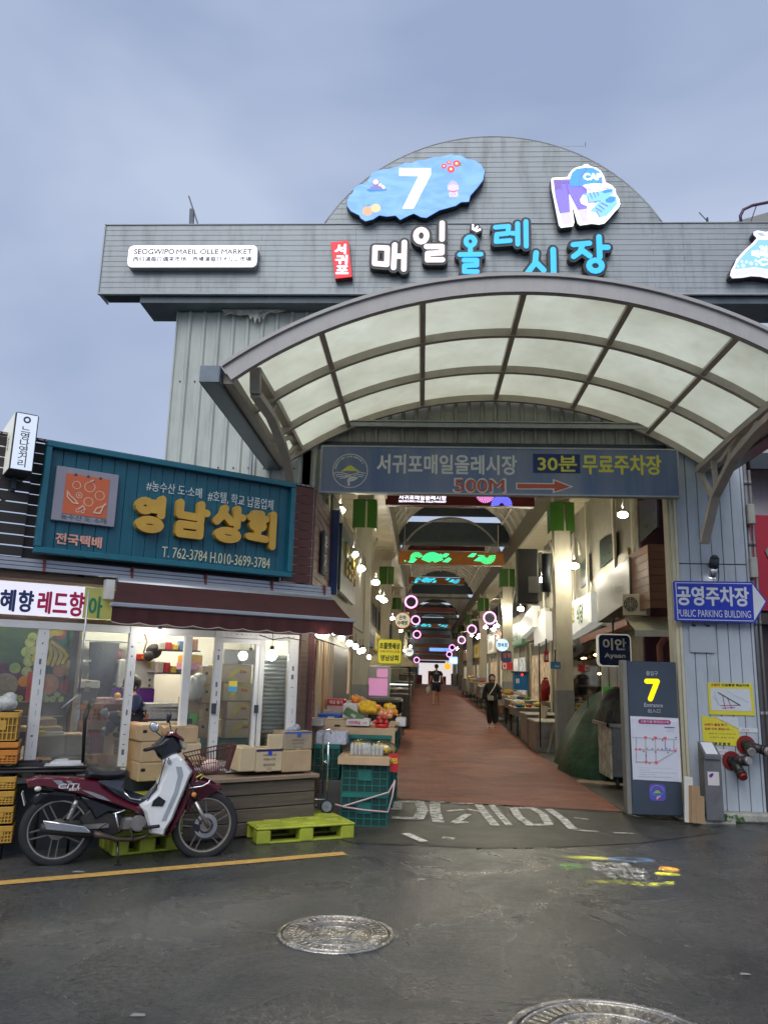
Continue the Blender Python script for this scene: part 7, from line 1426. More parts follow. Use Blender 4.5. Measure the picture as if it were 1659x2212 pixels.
for(X,Y,YY,lab)in((225,372,9.95,'leftmost yellow citrus of the big heap'),(268,340,10.0,'upper left yellow citrus of the heap'),(318,378,9.9,'yellow citrus in the centre of the heap'),(375,332,10.0,'topmost yellow citrus of the heap'),(405,385,9.92,'yellow citrus right of the heap centre'),(350,425,9.85,'front yellow citrus of the heap'),(440,430,9.86,'front right yellow citrus of the heap'),(278,415,9.87,'front left yellow citrus of the heap'),(430,345,10.02,'upper right yellow citrus of the heap'),(345,372,9.97,'yellow citrus wedged behind the heap centre'),(300,340,10.06,'yellow citrus at the back of the heap'),(470,395,9.98,'rightmost yellow citrus of the big heap'),(385,425,9.84,'yellow citrus at the heap foot')):orange(X,Y,YY,YF,lab,.043)
for(X,Y,YY,lab)in((620,370,10.2,'leftmost of the far yellow citrus'),(665,362,10.25,'topmost of the far yellow citrus'),(712,390,10.2,'rightmost of the far yellow citrus'),(660,400,10.1,'lowest of the far yellow citrus')):orange(X,Y,YY,YF,lab,.04,'yellow citrus at the right end of the stall')
for(X,Y,YY,lab)in((152,262,10.1,'left orange in the red bowl'),(207,268,10.1,'right orange in the red bowl'),(180,285,10.05,'front orange in the red bowl'),(735,455,9.8,'bright orange at the right end beside the bagged fruit'),(505,392,9.9,'orange half hidden under the stall cards')):orange(X,Y,YY,OF_,lab,.04,'oranges on the stall')
x,z,w,h=wbox(zS,118,290,265,338,10.05);b=B();b.lathe([(0,.002),(w*.38,0),(w*.52,h),(w*.49,h),(w*.36,.008)],n=20);solo('fruit_bowl',b,mat('tray_terracotta',(.45,.08,.03),rough=.4),Tr(x+w/2,10.08,z-.01),'terracotta red bowl of oranges at the back of the stall','bowl')
for k,(X,Y)in enumerate(((545,470),(590,485),(640,470),(680,455),(570,510),(625,515),(665,505))):
 x,z=inM(Tr(0,9.68,0),*zS(X,Y));b=B();b.sph((0,0,0),.036,12,8);b.sph((.0,-.005,.03),.016,8,6,(1,1,1.6));solo('bagged_fruit',b,mat('peach_film',(.78,.36,.16),rough=.25,var=.3,scale=18,bump=.5,bscale=30),Tr(x,9.68+.03*(k%3),z),'film-wrapped peach coloured fruit, %s'%['far left of its heap','left of the heap centre','right of the heap centre','upper right of the heap','lower left of the heap','lower middle of the heap','lower right of the heap'][k],'fruit','film-wrapped fruit on the stall')
for(q,Y,m,lab)in(((265,225,30,.34),10.2,mat('orange_card',(.66,.34,.08),rough=.6),'orange cardboard sheet tilted over the yellow citrus'),((440,335,22,.34),10.1,mat('orange_card',(.66,.34,.08)),'long thin cardboard strip tilted toward the far citrus'),((180,190,34,.22),10.15,KRAFT,'small tilted carton lid above the red bowl')):
 x,z=inM(Tr(0,Y,0),*zS(q[0],q[1]));b=B();b.M=Ry(q[2]);b.box(0,q[3],-.06 if 'strip' not in lab else 0,.02,-.09 if 'strip' not in lab else-.02,0);solo('card_sheet',b,m,Tr(x,Y,z),lab,'cardboard')
t,q=wcart(zD,1145,868,1372,970,9.02,.3,mat('blue_white_card',(.50,.52,.62),rough=.6,var=.25,scale=24),'white carton with blue print on the small green crate',tape=False,group=SG)
t,q=wcart(zD,1200,775,1420,905,9.42,.3,KRAFT2,'tall pale carton with an oval hand hole on the stall',hole=.48,tape=False,group=SG)
t,q=wcart(zD,1100,770,1195,830,9.2,.3,mat('clear_box',(.45,.42,.38),rough=.2),'clear plastic box at the left end of the stall',tape=False,group=SG)
t,q=wcart(zD,1130,735,1330,790,9.7,.3,BLUC,'flat blue box with a white label on the stall',tape=False,group=SG);b=B();b.box(q[2]*.52,q[2]*.76,-.003,-.001,.01,q[3]*.7);part('label',b,WCARD,t)
wcart(zD,1195,708,1365,760,9.95,.3,mat('dark_white_card',(.45,.42,.42),rough=.6),'white box with black rim behind the flat blue box',tape=False,group=SG)
t,q=wcart(zD,1228,622,1365,668,10.2,.3,REDC,'upper red strawberry box with white lettering',tape=False,group=SG,words=[('매일 딸기',.5,.5,.7,.6)],wm=[WCARD]);wcart(zD,1228,670,1360,712,10.2,.3,mat('pinkish_card',(.60,.36,.34),rough=.6),'pinkish box under the red strawberry box',tape=False,group=SG)
t,q=wcart(zD,1375,635,1550,700,10.1,.3,WCARD,'white box under the yellow citrus heap',tape=False,group=SG)
b=B();b.rbox(-.42,.42,0,.9,.0,.03,.005);x,z=inM(Tr(0,9.7,0),*zD(1300,765));solo('stall_board',b,PAP,Tr(x+.1,9.62,z-.10),'upper board at the back left carrying the blue and red boxes','board')
# INSIDE THE ARCADE
arc_=thing('covered_arcade','long covered market arcade behind the gate with cream columns and a ribbed vault','arcade',Tr(0,GY+.3,0));aI=Tr(0,-GY-.3,0)
def ap(name,b,m,M=None,kind=None):return part(name,b,m,arc_,aI@(M or Matrix.Identity(4)),None,kind)
CRM=mat('cream_wall',(.60,.56,.43),rough=.55,var=.08,scale=2,dirt=.18);CRG=mat('grey_lower',(.34,.35,.34),rough=.6,var=.08,dirt=.2);CGR=mat('green_panel',(.055,.17,.02),rough=.35,var=.1)
CEIL=mat('cream_ceiling',(.52,.47,.33),rough=.4,var=.08,scale=3);VLT=mat('dull_vault_sheet',(.46,.43,.33),rough=.3,var=.2,scale=4);RIBM=mat('vault_rib',(.62,.58,.46),rough=.4,var=.1)
XL_,XR_,ZC_=-.85,2.95,5.6
bm1=B();bm1.box(-.17,.17,-.17,.17,1.35,ZC_);bm1.box(-.172,.172,-.172,.172,2.6,2.612);bm1.box(-.172,.172,-.172,.172,4.2,4.212);ms_=bm1.mesh('column',CRM)
bm2=B();bm2.rbox(-.18,.18,-.18,.18,0,1.348,.01);m2_=bm2.mesh('column_base',CRG)
bm3=B();vs=[]
for i in range(9):
 t_=i/8;x=-.26+.52*t_;y=-.24-.06*math.sin(math.pi*t_);vs+=[(x,y,4.72),(x,y,5.36)]
bm3.add(vs,[(2*i,2*i+2,2*i+3,2*i+1)for i in range(8)if i!=4],True);bm3.box(-.26,-.24,-.24,.2,4.72,5.36);bm3.box(.24,.26,-.24,.2,4.72,5.36);bm3.box(-.02,.02,-.29,-.27,4.72,5.36);bm3.box(-.26,.26,-.2,.2,5.34,5.362);m3_=bm3.mesh('green_panel',CGR)
ba=B();ba.tube([(.17,0,4.3),(.45,0,4.32),(.62,0,4.25)],.03,8);ba.tube([(-.17,-.05,3.9),(-.2,-.15,4.3),(-.26,-.2,4.6),(-.34,-.22,4.45),(-.36,-.22,4.2)],.03,8);ba.tube([(.17,-.1,3.8),(.22,-.2,4.3),(.3,-.24,4.5)],.028,8);m4_=ba.mesh('lamp_arm',mat('arm_cream',(.55,.52,.42),rough=.4))
for Y in(17,28,39,50,61,72):
 for X,s_ in((-1.30,1),(3.02,-1)):
  c=part('column',ms_,None,arc_,aI@Tr(X,Y,gz(Y)*0));
  M=Matrix.Identity(4);part('column_base',m2_,None,c,Tr(0,0,gz(Y)*.4));part('green_panel',m3_,None,c);part('lamp_arm',m4_,None,c,Matrix.Scale(s_,4,(1,0,0)))
for(xa,xb)in((-2.6,XL_),(XR_,4.7)):
 b=B();b.rbox(xa,xb,0,.56,ZC_,ZC_+.05,.012);cm2=b.mesh('ceiling_panel',CEIL)
 y=10.3
 while y<78:part('ceiling_panel',cm2,None,arc_,aI@Tr(0,y,0));y+=.58
for X in(XL_,XR_):
 b=B();b.box(X-.03,X+.03,10.25,78,ZC_-.12,ZC_+.55);ap('eave_beam',b,mat('brown_beam',(.26,.23,.16),rough=.5,var=.15))
VX=(XL_+XR_)/2;VH=(XR_-XL_)/2;VR=(VH*VH+1.35**2)/(2*1.35);VZ=ZC_+.55+1.35-VR;VT=math.asin(VH/VR)
def varc(y0,y1,r0,r1,n=20):
 b=B();vs=[]
 for i in range(n+1):
  t=-VT+2*VT*i/n
  for rr,y in((r0,y0),(r1,y0),(r1,y1),(r0,y1)):vs.append((VX+rr*math.sin(t),y,VZ+rr*math.cos(t)))
 fs=[(4*i+j,4*i+(j+1)%4,4*i+4+(j+1)%4,4*i+4+j)for i in range(n)for j in range(4)]+[(3,2,1,0),tuple(4*n+j for j in range(4))]
 b.add(vs,[f[::-1]for f in fs],False);return b
vp=varc(0,.93,VR+.02,VR+.03).mesh('vault_panel',VLT);vr_=varc(0,.06,VR-.06,VR+.012).mesh('vault_rib',RIBM)
for seg in((10.2,26.0),(29.2,45.0),(48.5,62),(65,78)):
 y=seg[0]
 while y<seg[1]:part('vault_panel',vp,None,arc_,aI@Tr(0,y+.06,0));part('vault_rib',vr_,None,arc_,aI@Tr(0,y,0));y+=1.0
 b=B()
 for k in(-2,-1,0,1,2):t=VT*k/2.6;x,z=VX+(VR-.03)*math.sin(t),VZ+(VR-.03)*math.cos(t);b.box(x-.03,x+.03,seg[0],seg[1],z-.03,z+.03)
 ap('vault_purlin',b,RIBM)
 yy=seg[1]+.15;b=B();b.box(XL_-.3,XR_+.3,yy,yy+.06,ZC_+1.62,ZC_+2.6);b.box(XL_-.3,XR_+.3,yy,yy+.06,ZC_+.3,ZC_+.42);b.box(XL_-.3,XR_+.3,yy+.1,yy+3.4,ZC_+2.45,ZC_+2.5);b.box(XL_-.3,XR_+.3,yy+3.1,yy+3.16,ZC_+1.95,ZC_+2.45);b.box(XL_-.3,XR_+.3,yy+3.1,yy+3.16,ZC_+.9,ZC_+1.72);b.box(XL_-.35,XL_-.3,yy,yy+3.2,ZC_+.3,ZC_+2.5);b.box(XR_+.3,XR_+.35,yy,yy+3.2,ZC_+.3,ZC_+2.5);ap('cross_wall',b,mat('teal_grey_wall',(.10,.13,.14),rough=.5))  # clerestory walls, with roof added to block bright sky from the gap
b=B();b.box(-2.7,XL_,10.2,78,ZC_+.06,ZC_+.1);b.box(XR_,4.8,10.2,78,ZC_+.06,ZC_+.1);ap('roof_deck',b,DARK)
WALLX={-1:-2.45,1:3.75}
RW=Tr(3.75,0,0)@Rz(-90);LWF=Tr(-2.45,0,0)@Rz(90)
b=B();b.box(-2.6,-2.47,16.2,80,0,ZC_);ap('side_wall',b,mat('dim_wall',(.34,.31,.22),rough=.6,var=.15));b=B();b.box(3.78,3.95,13.6,80,0,ZC_);ap('side_wall',b,mat('dim_wall2',(.30,.28,.22),rough=.6,var=.15))
b=B();b.box(3.78,5.5,13.55,13.66,0,6.4);ap('end_wall',b,mat('plum_wall',(.085,.022,.035),rough=.6,var=.15))
b=B();b.box(5.5,5.6,GY,13.6,0,6.4);ap('end_wall',b,mat('plum_wall',(.085,.022,.035)))
rng=random.Random(21)
def lamp(p,r=.075,s=150,col=(1,.97,.90),lab='',grp='white arcade lamps'):
 t=thing('arcade_lamp',lab,'lamp',Tr(*p),grp);b=B();b.sph((0,0,0),r,14,8,(1.15,1,.7));part('glowing_head',b,glow('lamp_glow_%d'%s,col,s),t)
 b=B();b.lathe([(r*.35,r*1.5),(r*.5,r*1.15),(r*.8,r*.62),(r*.75,r*.6)],n=16);part('shade',b,mat('lamp_shade',(.5,.5,.48),rough=.4),t);b=B();b.tube([(0,0,r*1.4),(0,0,r*1.4+.25)],.012,6);part('stem',b,mat('lamp_shade',(.5,.5,.48)),t)
z2=zc(1150,1750,850);z3=zc(1850,1750,950);zP=zc(1400,2350,650)
lamps=[(z2(175,215),atY,11.6,'near left lamp under the direction banner'),(z3(735,222),atY,12.2,'near right lamp under the direction banner')]
for i,(X,Y)in enumerate(((270,530),(318,632),(430,730),(458,838),(487,858),(548,985),(608,1075),(675,1185),(632,1215))):lamps.append((z2(X,Y),atX,-1.12-.12*(i%2),'%s lamp along the left columns counted from the entrance'%('first','second','third','fourth','fifth','sixth','seventh','eighth','ninth')[i]))
for i,(X,Y)in enumerate(((1612,712),(1498,865),(1460,918),(1355,935),(1290,1038),(1265,1065),(1212,1050),(1168,1103),(1155,1122),(1112,1108),(1008,1203))):lamps.append((z2(X,Y),atX,2.95,'%s of the small lamps along the right columns counted from the entrance'%('first','second','third','fourth','fifth','sixth','seventh','eighth','ninth','tenth','eleventh')[i]))
for i,(X,Y)in enumerate(((425,548),(340,635))):lamps.append((z3(X,Y),atX,3.15,['upper','lower'][i]+' lamp on the curved arm of the first right column'))
for(p,fn,v,lab)in lamps:
 q=fn(p[0],p[1],v)
 if q.y>75:q=atY(p[0],p[1],60)
 lamp(q,.07 if q.y<13 else .085,90 if q.y<13 else 180,(1,.93,.62)if q.y<13 else(1,.93,.74),lab)
BR=mat('banner_maroon',(.12,.012,.014),rough=.4,var=.15);BO=mat('banner_ochre',(.30,.10,.015),rough=.4,var=.15)
LG={'g':glow('led_green',(.04,.95,.30),1.3),'c':glow('led_cyan',(.02,.62,.80),1.2),'b':glow('led_blue',(.15,.16,1.0),1.4),'p':glow('led_pink',(.85,.30,.75),1.2),'w':glow('led_white',(.9,.9,1.0),1.4)}
def fan(b,cx,cz,r,y,a0,a1,n):[b.poly([(cx+.22*r*math.cos(R(a-3)),cz+.22*r*math.sin(R(a-3))),(cx+r*math.cos(R(a-3.6)),cz+r*math.sin(R(a-3.6))),(cx+r*math.cos(R(a+3.6)),cz+r*math.sin(R(a+3.6))),(cx+.22*r*math.cos(R(a+3)),cz+.22*r*math.sin(R(a+3)))],y-.004,y)for a in[a0+(a1-a0)*i/n for i in range(n+1)]]
bl=[(17.2,500,1560,90,190,BR,'first'),(24.5,595,1340,505,612,BO,'g'),(31,660,1205,440,508,BR,'t'),(37,665,1060,690,745,BO,'c'),(45,640,1000,905,946,BR,''),(50,680,970,1020,1055,BO,'c'),(54,700,965,1096,1128,BR,''),(58,705,942,1164,1196,BO,''),(62,712,935,1216,1242,BR,''),(65,718,930,1250,1276,BO,''),(68,722,925,1284,1305,BR,'')]
nth=('first','second','third','fourth','fifth','sixth','seventh','eighth','ninth','tenth','eleventh')
for i,(Y,xa,xb,ya,yb,m,k)in enumerate(bl):
 M=Tr(0,Y,0);a=inM(M,*z2(xa,ya));c=inM(M,*z2(xb,yb));cx,cz,w,h=(a[0]+c[0])/2,(a[1]+c[1])/2,abs(c[0]-a[0]),abs(a[1]-c[1])
 t=thing('hanging_banner','%s hanging banner box across the arcade, %s%s'%(nth[i],'dark red' if m is BR else 'ochre',{'g':' with glowing green fans','c':' with glowing cyan fans','first':' with blue fans and white letters','t':' with faint letters'}.get(k,', unlit')),'banner',Tr(cx,Y,cz),'banner boxes hung across the arcade')
 b=B();b.rbox(-w/2,w/2,0,.22,-h/2,h/2,.01);part('box',b,m,t);b=B();b.box(-w/2,w/2,-.01,.0,-h/2-.012,-h/2+.02*h);part('lower_rail',b,mat('tin_frame',(.34,.36,.36)),t)
 [part('hanger',B().tube([(x,.1,h/2),(x,.1,h/2+.9)],.012,5),RIBM,t)for x in(-w*.45,w*.45)]
 if k in('g','c'):
  b=B();u=h/2;fan(b,-w*.33,-.1*u,u*1.0,-.002,20,200,12);fan(b,-w*.18,-.85*u,u*1.75,-.008,25,155,12);fan(b,w*.34,.5*u,u*1.3,-.002,180,360,12)
  for(x,z,r)in((-w*.44,-.5,.12),(-w*.10,.5,.16),(-w*.02,.05,.12)):b.disc(x,z*u,r*u,-.005,-.001,12)
  for(x,z,s_)in((-w*.06,.4,1),(-w*.04,-.35,-1),(w*.20,.5,1),(w*.26,-.1,-1),(-w*.37,-.5,1)):b.poly([(x-.09*w*.5,(z-.2)*u),(x,(z+.32)*u),(x+.09*w*.5,(z+.3)*u),(x+.01*w,(z-.25)*u)],-.006,-.001)
  part('lit_pattern',b,LG[k],t,kind='stuff')
 elif k=='first':
  b=B();fan(b,w*.17,.5*h,h*.75,-.002,180,360,14);part('lit_pattern',b,LG['p'],t,kind='stuff');b=B();fan(b,w*.28,-.42*h,h*.85,-.009,0,180,16);part('lit_pattern',b,LG['b'],t,kind='stuff')
  b=B();letters(b,'서귀포매일올레시장',-w*.25,.12*h,w*.32,h*.35,-.001,.004,.02);part('lettering',b,LG['w'],t);b=B();letters(b,'SEOGWIPO MAEIL OLLE MARKET',-w*.25,-.2*h,w*.32,h*.15,-.001,.004,.03);part('lettering',b,LG['w'],t)
 elif k=='t':b=B();letters(b,'서귀포매일올레시장',-w*.25,.0,w*.34,h*.45,-.001,.004,.0);part('lettering',b,mat('faint_letter',(.28,.2,.2)),t)
PKG=glow('ring_pink',(1.0,.34,.78),2.2)
for i,(X,Y,d)in enumerate(((681,868,90),(713,998,64),(722,1100,55),(720,1282,36),(1240,982,90),(1113,1065,66),(1040,1140,54),(973,1193,42),(953,1242,38))):
 YY=min(62,.46*1679/(d*.3035));p=atY(*z2(X,Y),YY);t=thing('ring_lamp','%s pink glowing ring lamp on the %s side of the aisle counted from the entrance'%(nth[i if i<4 else i-4],'left' if i<4 else 'right'),'lamp',Tr(*p),'pink ring lamps over the aisle')
 b=B();b.tube([(.21*math.cos(R(a)),0,.21*math.sin(R(a)))for a in range(0,360,15)],.028,8,closed=True);part('ring',b,PKG,t);b=B();b.ring(0,0,.0,.17,.0,.02,20);part('disc',b,DARK,t);b=B();b.tube([(0,0,.22),(0,0,.5),((-.7 if i<4 else .7),0,.55)],.016,6);part('arm',b,RIBM,t)
def plate(f,X,Y,w,h,YY,m,lab,words=(),round_=False,cat='sign',depth=.12,rim=None):
 s_=YY/1679*.5925;p=atY(*f(X,Y),YY);k={id(z2):.5123,id(z3):.5726,id(zP):.3918}[id(f)]*s_;W_,H_=w*k,h*k
 t=thing('shop_sign',lab,cat,Tr(*p));b=B()
 if round_:b.disc(0,0,H_/2,0,depth,28)
 else:b.poly(rrect(0,0,W_,H_,min(W_,H_)*.14),0,depth)
 part('box',b,rim or m,t);b=B()
 if round_:b.disc(0,0,H_/2*.88,-.006,-.001,28)
 else:b.poly(rrect(0,0,W_*.93,H_*.93,min(W_,H_)*.12),-.006,-.001)
 part('face',b,m,t)
 for(s,cx,cz,ww,hh,wm)in words:b=B();letters(b,s,cx*W_,cz*H_,ww*W_,hh*H_,-.0065,.004,.03);part('lettering',b,wm,t)
 b=B();b.beam((0,depth*.5,H_/2),(0,depth*.5,H_/2+.25),.03);part('hanger',b,DARK,t);return t
KI=mat('ink_black',(.03,.03,.03));OI=mat('ink_orange',(.7,.16,.03))
plate(z2,528,1222,172,176,13.2,glow('yellow_box',(.62,.56,.03),.45),'yellow square lit sign with black Korean lettering beside the bulb row',(('초콜렛세상',0,.22,.82,.24,KI),('카페 아이스크림',0,.0,.8,.10,OI),('영남상회',0,-.25,.72,.22,KI)),rim=mat('yellow_rim',(.45,.42,.05)))
plate(z2,620,1000,122,122,22,glow('cream_face',(.62,.58,.42),.5),'round cream sign with a red lettered rim on the left',(('은하',0,.16,.4,.24,KI),('수예방',0,-.14,.6,.24,KI)),True,rim=mat('red_rim',(.60,.06,.03)))
plate(z2,668,1225,58,58,36,glow('pale_round',(.7,.72,.7),.8),'small white round sign far along the left side',(('그라우',0,.1,.7,.3,KI),),True)
plate(z2,1330,1175,86,86,26,glow('blue_round',(.45,.62,.75),1.0),'round white and blue lit sign on the right side',(('정육점',0,.0,.75,.34,mat('ink_blue',(.02,.2,.5))),),True)
plate(z2,1360,1258,66,78,27,mat('navy_face',(.03,.07,.22)),'small navy tobacco sign with a round orange emblem on the right',(('담배',0,.1,.7,.4,OI),))
plate(z2,1366,1325,78,50,24,mat('red_face',(.50,.02,.03)),'small red sign with a white square under the navy sign',(('ㅁ',-.25,0,.3,.7,WCARD),))
plate(z2,982,1285,58,50,45,glow('blue_lit',(.25,.45,.95),1.4),'small glowing blue sign far down the aisle',(('매일',0,0,.8,.6,LW),))
plate(z2,940,1328,50,44,50,glow('orange_lit',(1.0,.26,.01),1.6),'glowing orange round lamp sign far down the aisle',(),True)
plate(z3,682,1085,205,200,13.3,mat('ayaan_navy',(.008,.014,.06),rough=.25),'dark navy square sign with a pale rim reading Ayaan',(('이안',0,.18,.68,.34,mat('sign_pale',(.55,.55,.48))),('Ayaan',0,-.18,.62,.17,mat('sign_pale',(.55,.55,.48)))),rim=glow('ayaan_rim',(.62,.60,.50),.35))
plate(z3,250,1125,26,70,16.6,mat('red_face',(.50,.02,.03)),'narrow red fire extinguisher sign on the first right column',(('소화기',0,-.1,.7,.5,WCARD),))
t=plate(z3,306,1182,62,44,16.78,mat('sticker_azure',(.04,.25,.50)),'blue and white sticker on the first right column',(('매일',.15,-.1,.4,.3,WCARD),),depth=.01)
p=atY(*zP(1497,400),16.6);t=thing('fire_extinguisher','red fire extinguisher hanging at the first right column','fire extinguisher',Tr(*p));b=B();b.lathe([(0,-.28),(.085,-.27),(.09,.05),(.05,.14),(.02,.17),(0,.17)],n=18);part('cylinder',b,RED if False else mat('extinguisher_red',(.45,.02,.02),rough=.25),t);b=B();b.tube([(0,0,.17),(.05,0,.2),(.10,0,.0),(.09,0,-.15)],.012,6);b.box(-.03,.05,-.01,.01,.17,.20);part('hose',b,BPL,t);b=B();b.cyl((-.1,.05,-1.2),(-.1,.05,.9),.015,8);part('stand',b,DARK,t)
def rw(X,Y,off=0.0):return inM(RW,*z3(X,Y),off)
def rquad(pts,m,name,lab,cat,off0,off1,f=None):
 q=[(f or rw)(X,Y,off0)for X,Y in pts];c=(min(p[0]for p in q),min(p[1]for p in q));b=B();b.poly([(p[0]-c[0],p[1]-c[1])for p in q],off0,off1);return solo(name,b,m,RW@Tr(c[0],0,c[1]),lab,cat),c
o,c=rquad([(560,665),(772,492),(780,765),(575,908)],mat('unlit_panel',(.085,.082,.07),rough=.4,var=.08,bump=.02),'shop_sign','large unlit grey-beige sign box over the right shops','sign',-.28,0);q=rw(700,690,-.28);b=B();letters(b,'Ayaan',q[0]-c[0],q[1]-c[1],.7,.22,-.281,.003,.0);part('lettering',b,mat('faint_pale',(.36,.35,.31)),o)
o,c=rquad([(367,800),(530,712),(535,905),(378,1012)],glow('white_sign_lit',(.50,.51,.46),.45),'shop_sign','white lit sign with yellow and green lettering on the right shops','sign',-.26,0)
for s,X,m in(('온반',408,mat('ink_gold',(.60,.48,.02))),('식당',460,mat('ink_moss',(.12,.25,.08)))):q=rw(X,852,-.26);b=B();letters(b,s,q[0]-c[0],q[1]-c[1],.75,.42,-.262,.004,.03);part('lettering',b,m,o)
rquad([(165,905),(238,835),(243,1020),(170,1058)],glow('white_sign_dim',(.50,.49,.45),.45),'shop_sign','pale sign box just beyond the first right column','sign',-.2,0);rquad([(80,905),(155,800),(160,935),(85,1010)],glow('white_sign_lit',(.50,.51,.46),.45),'shop_sign','lit white sign with small coloured letters beyond the pale box','sign',-.35,-.1)
WB=mat('brown_cladding',(.17,.065,.022),rough=.5,var=.2,scale=3,stretch=(.5,1,8));a=atX(*z3(910,410),3.72);c=atX(*z3(910,800),3.72)
t=thing('wooden_signbox','brown boarded wooden sign box projecting from the nearest right shop','sign',Tr(3.4,12.2,2.8));pz0,pz1=atY(*z3(980,815),12.2).z,atY(*z3(980,408),12.2).z;px0,px1=atY(*z3(908,600),12.2).x,atY(*z3(1052,600),12.2).x
nb_=8
for k in range(nb_):z=pz0+(pz1-pz0)*k/nb_;b=B();b.rbox(px0,px1+.3,0,.02,z,z+(pz1-pz0)/nb_-.008,.003);part('board',b,WB,t,Tr(-3.4,0,-2.8));b=B();b.box(px0-.02,px0-.001,0,1.3,z,z+(pz1-pz0)/nb_-.008);part('board',b,WB,t,Tr(-3.4,0,-2.8))
rquad([(458,1005),(755,880),(762,925),(465,1045)],mat('salmon_fascia',(.38,.13,.09),rough=.5,var=.1),'fascia_beam','salmon pink fascia beam sloping over the right shop windows','beam',-.35,-.2)
a=atY(*z3(740,880),12.9);e=atY(*z3(1085,870),12.9);g1=atY(*z3(810,960),12.2);b=B();b.add([tuple(atY(*z3(745,872),13.3)),tuple(atY(*z3(1090,872),13.3)),tuple(atY(*z3(1090,958),12.2)),tuple(atY(*z3(812,958),12.2)),tuple(atY(*z3(812,998),12.2)),tuple(atY(*z3(1090,998),12.2))],[(0,3,2,1),(3,4,5,2)],False)
solo('lean_to_roof',b,mat('pale_roof',(.56,.55,.42),rough=.5,var=.1,dirt=.15),None,'pale sheet-metal lean-to roof behind the Ayaan sign','roof')
p=atY(*z3(822,860),12.9);t=thing('air_conditioner','cream outdoor air-conditioner unit on the pale lean-to roof','air conditioner',Tr(p.x,p.y,p.z-.01)@Rz(-38)@Matrix.Scale(.56,4));b=B();b.rbox(-.36,.36,-.14,.14,0,.62,.02);part('casing',b,mat('ac_cream',(.52,.48,.36),rough=.45,var=.06),t)
b=B();b.ring(-.1,.32,.0,.22,-.15,-.141,28);part('fan',b,mat('fan_dark',(.05,.05,.04)),t);b=B();[b.ring(-.1,.32,r,r+.008,-.160,-.151,28)for r in(.06,.11,.16,.21)];[b.beam((-.1,-.158,.32),(-.1+.215*math.cos(R(a)),-.158,.32+.215*math.sin(R(a))),.008)for a in range(0,360,45)];part('fan_guard',b,mat('ac_cream',(.52,.48,.36)),t);b=B();b.box(.37,.372,-.06,.04,.4,.5);b.tube([(.37,0,.3),(.45,-.03,.2),(.42,-.05,.02)],.012,6);part('pipe',b,DARK,t)
for i,pts in enumerate((((585,385),(685,330),(690,480),(588,560)),((465,535),(520,470),(522,640),(466,690)),((838,130),(950,105),(952,300),(845,400)))):rquad(pts,mat('night_pane',(.010,.012,.016),rough=.3),'upper_window',['middle','farthest','nearest'][i]+' dark upstairs window on the right arcade wall','window',-.03,0)
rquad([(570,605),(765,430),(768,492),(572,660)],mat('ochre_band',(.30,.25,.06),rough=.5),'ochre_band','ochre painted band over the grey-beige sign','wall panel',-.04,0)
[ap('mullion',B().box(x,x+.12,-.08,-.03,2.7,5.55),CRM,RW)for x in(-13.75,-15.1,-17.6,-19.2,-21.5,-24)]
rquad([(360,1120),(610,1010),(612,1420),(362,1500)],glassmat('dark_shop_glass',(.20,.20,.19),.18,.04),'shop_window','dark glazed shopfront behind the green tarpaulin','window',-.02,-.01)
rquad([(340,1060),(600,930),(602,1010),(430,1130),(345,1150)],mat('black_awning',(.012,.012,.013),rough=.7,bump=.3),'rolled_awning','black rolled-up awning under the salmon fascia','awning',-.30,-.12)
for i,(X,Y)in enumerate(((560,1115),(478,1135),(585,1235))):p=atX(*z3(X,Y),3.70);lamp(p,.03,25,(1,.62,.25),['right','left','lower'][i]+' warm bulb in the dark glazed shopfront','warm bulbs in the dark shopfront')
for i,(X,lab)in enumerate(((625,'leftmost pale post by the Ayaan sign'),(680,'second pale post by the Ayaan sign'),(722,'third pale post by the Ayaan sign'))):p=atY(*z3(X,1430),13.4);q=atY(*z3(X,1190),13.4);b=B();b.rbox(-.05,.05,-.05,.05,0,q.z+.05,.01);solo('post',b,CRM,Tr(p.x,13.4,0),lab,'post','pale posts by the Ayaan sign')
for i,(X,m,lab)in enumerate(((657,mat('paper_green',(.12,.62,.08)),'bright green paper sheet behind the black tarpaulin'),(725,mat('paper_pink',(.80,.06,.14)),'bright pink paper sheet behind the black tarpaulin'))):p=atY(*z3(X,1385),13.3);b=B();b.box(-.12,.12,0,.004,-.18,.17);solo('paper_sheet',b,m,Tr(*p),lab,'paper')
p=atY(*z3(1035,1060),13.3);b=B();b.tube([(.1,0,.35),(.05,-.02,.25),(-.1,-.05,.12),(-.18,-.05,-.0),(-.18,-.05,-.6)],.055,12);solo('duct_pipe',b,mat('salmon_pipe',(.34,.12,.09),rough=.5),Tr(*p),'salmon pink elbow pipe on the plum wall','pipe')
p=atX(*z3(385,1065),3.3);b=B();rr=[.10+.012*(k%2)for k in range(16)];b.tube([(-.1+.035*k,-.2+.03*k,-.03+.02*math.sin(k*.3))for k in range(16)],rr,12);solo('foil_duct',b,mat('foil',(.55,.55,.5),rough=.25,metal=.8,bump=.8,bscale=30),Tr(*p),'crinkled foil ventilation duct under the white lit sign','duct')
p=atY(*z2(1545,690),16.4);t=thing('control_cabinet','grey electrical cabinet with a speaker hung beside the first right column','cabinet',Tr(*p));b=B();b.rbox(-.32,.12,0,.3,-.55,.60,.02);part('case',b,mat('case_grey',(.07,.07,.065),rough=.5,metal=.3),t);b=B();b.rbox(-.1,.14,-.06,-.001,-.35,.0,.01);part('door',b,mat('case_pale',(.24,.24,.22)),t);b=B();b.cyl((.3,.1,-.3),(.3,.1,.5),.09,12);part('speaker',b,DARK,t)
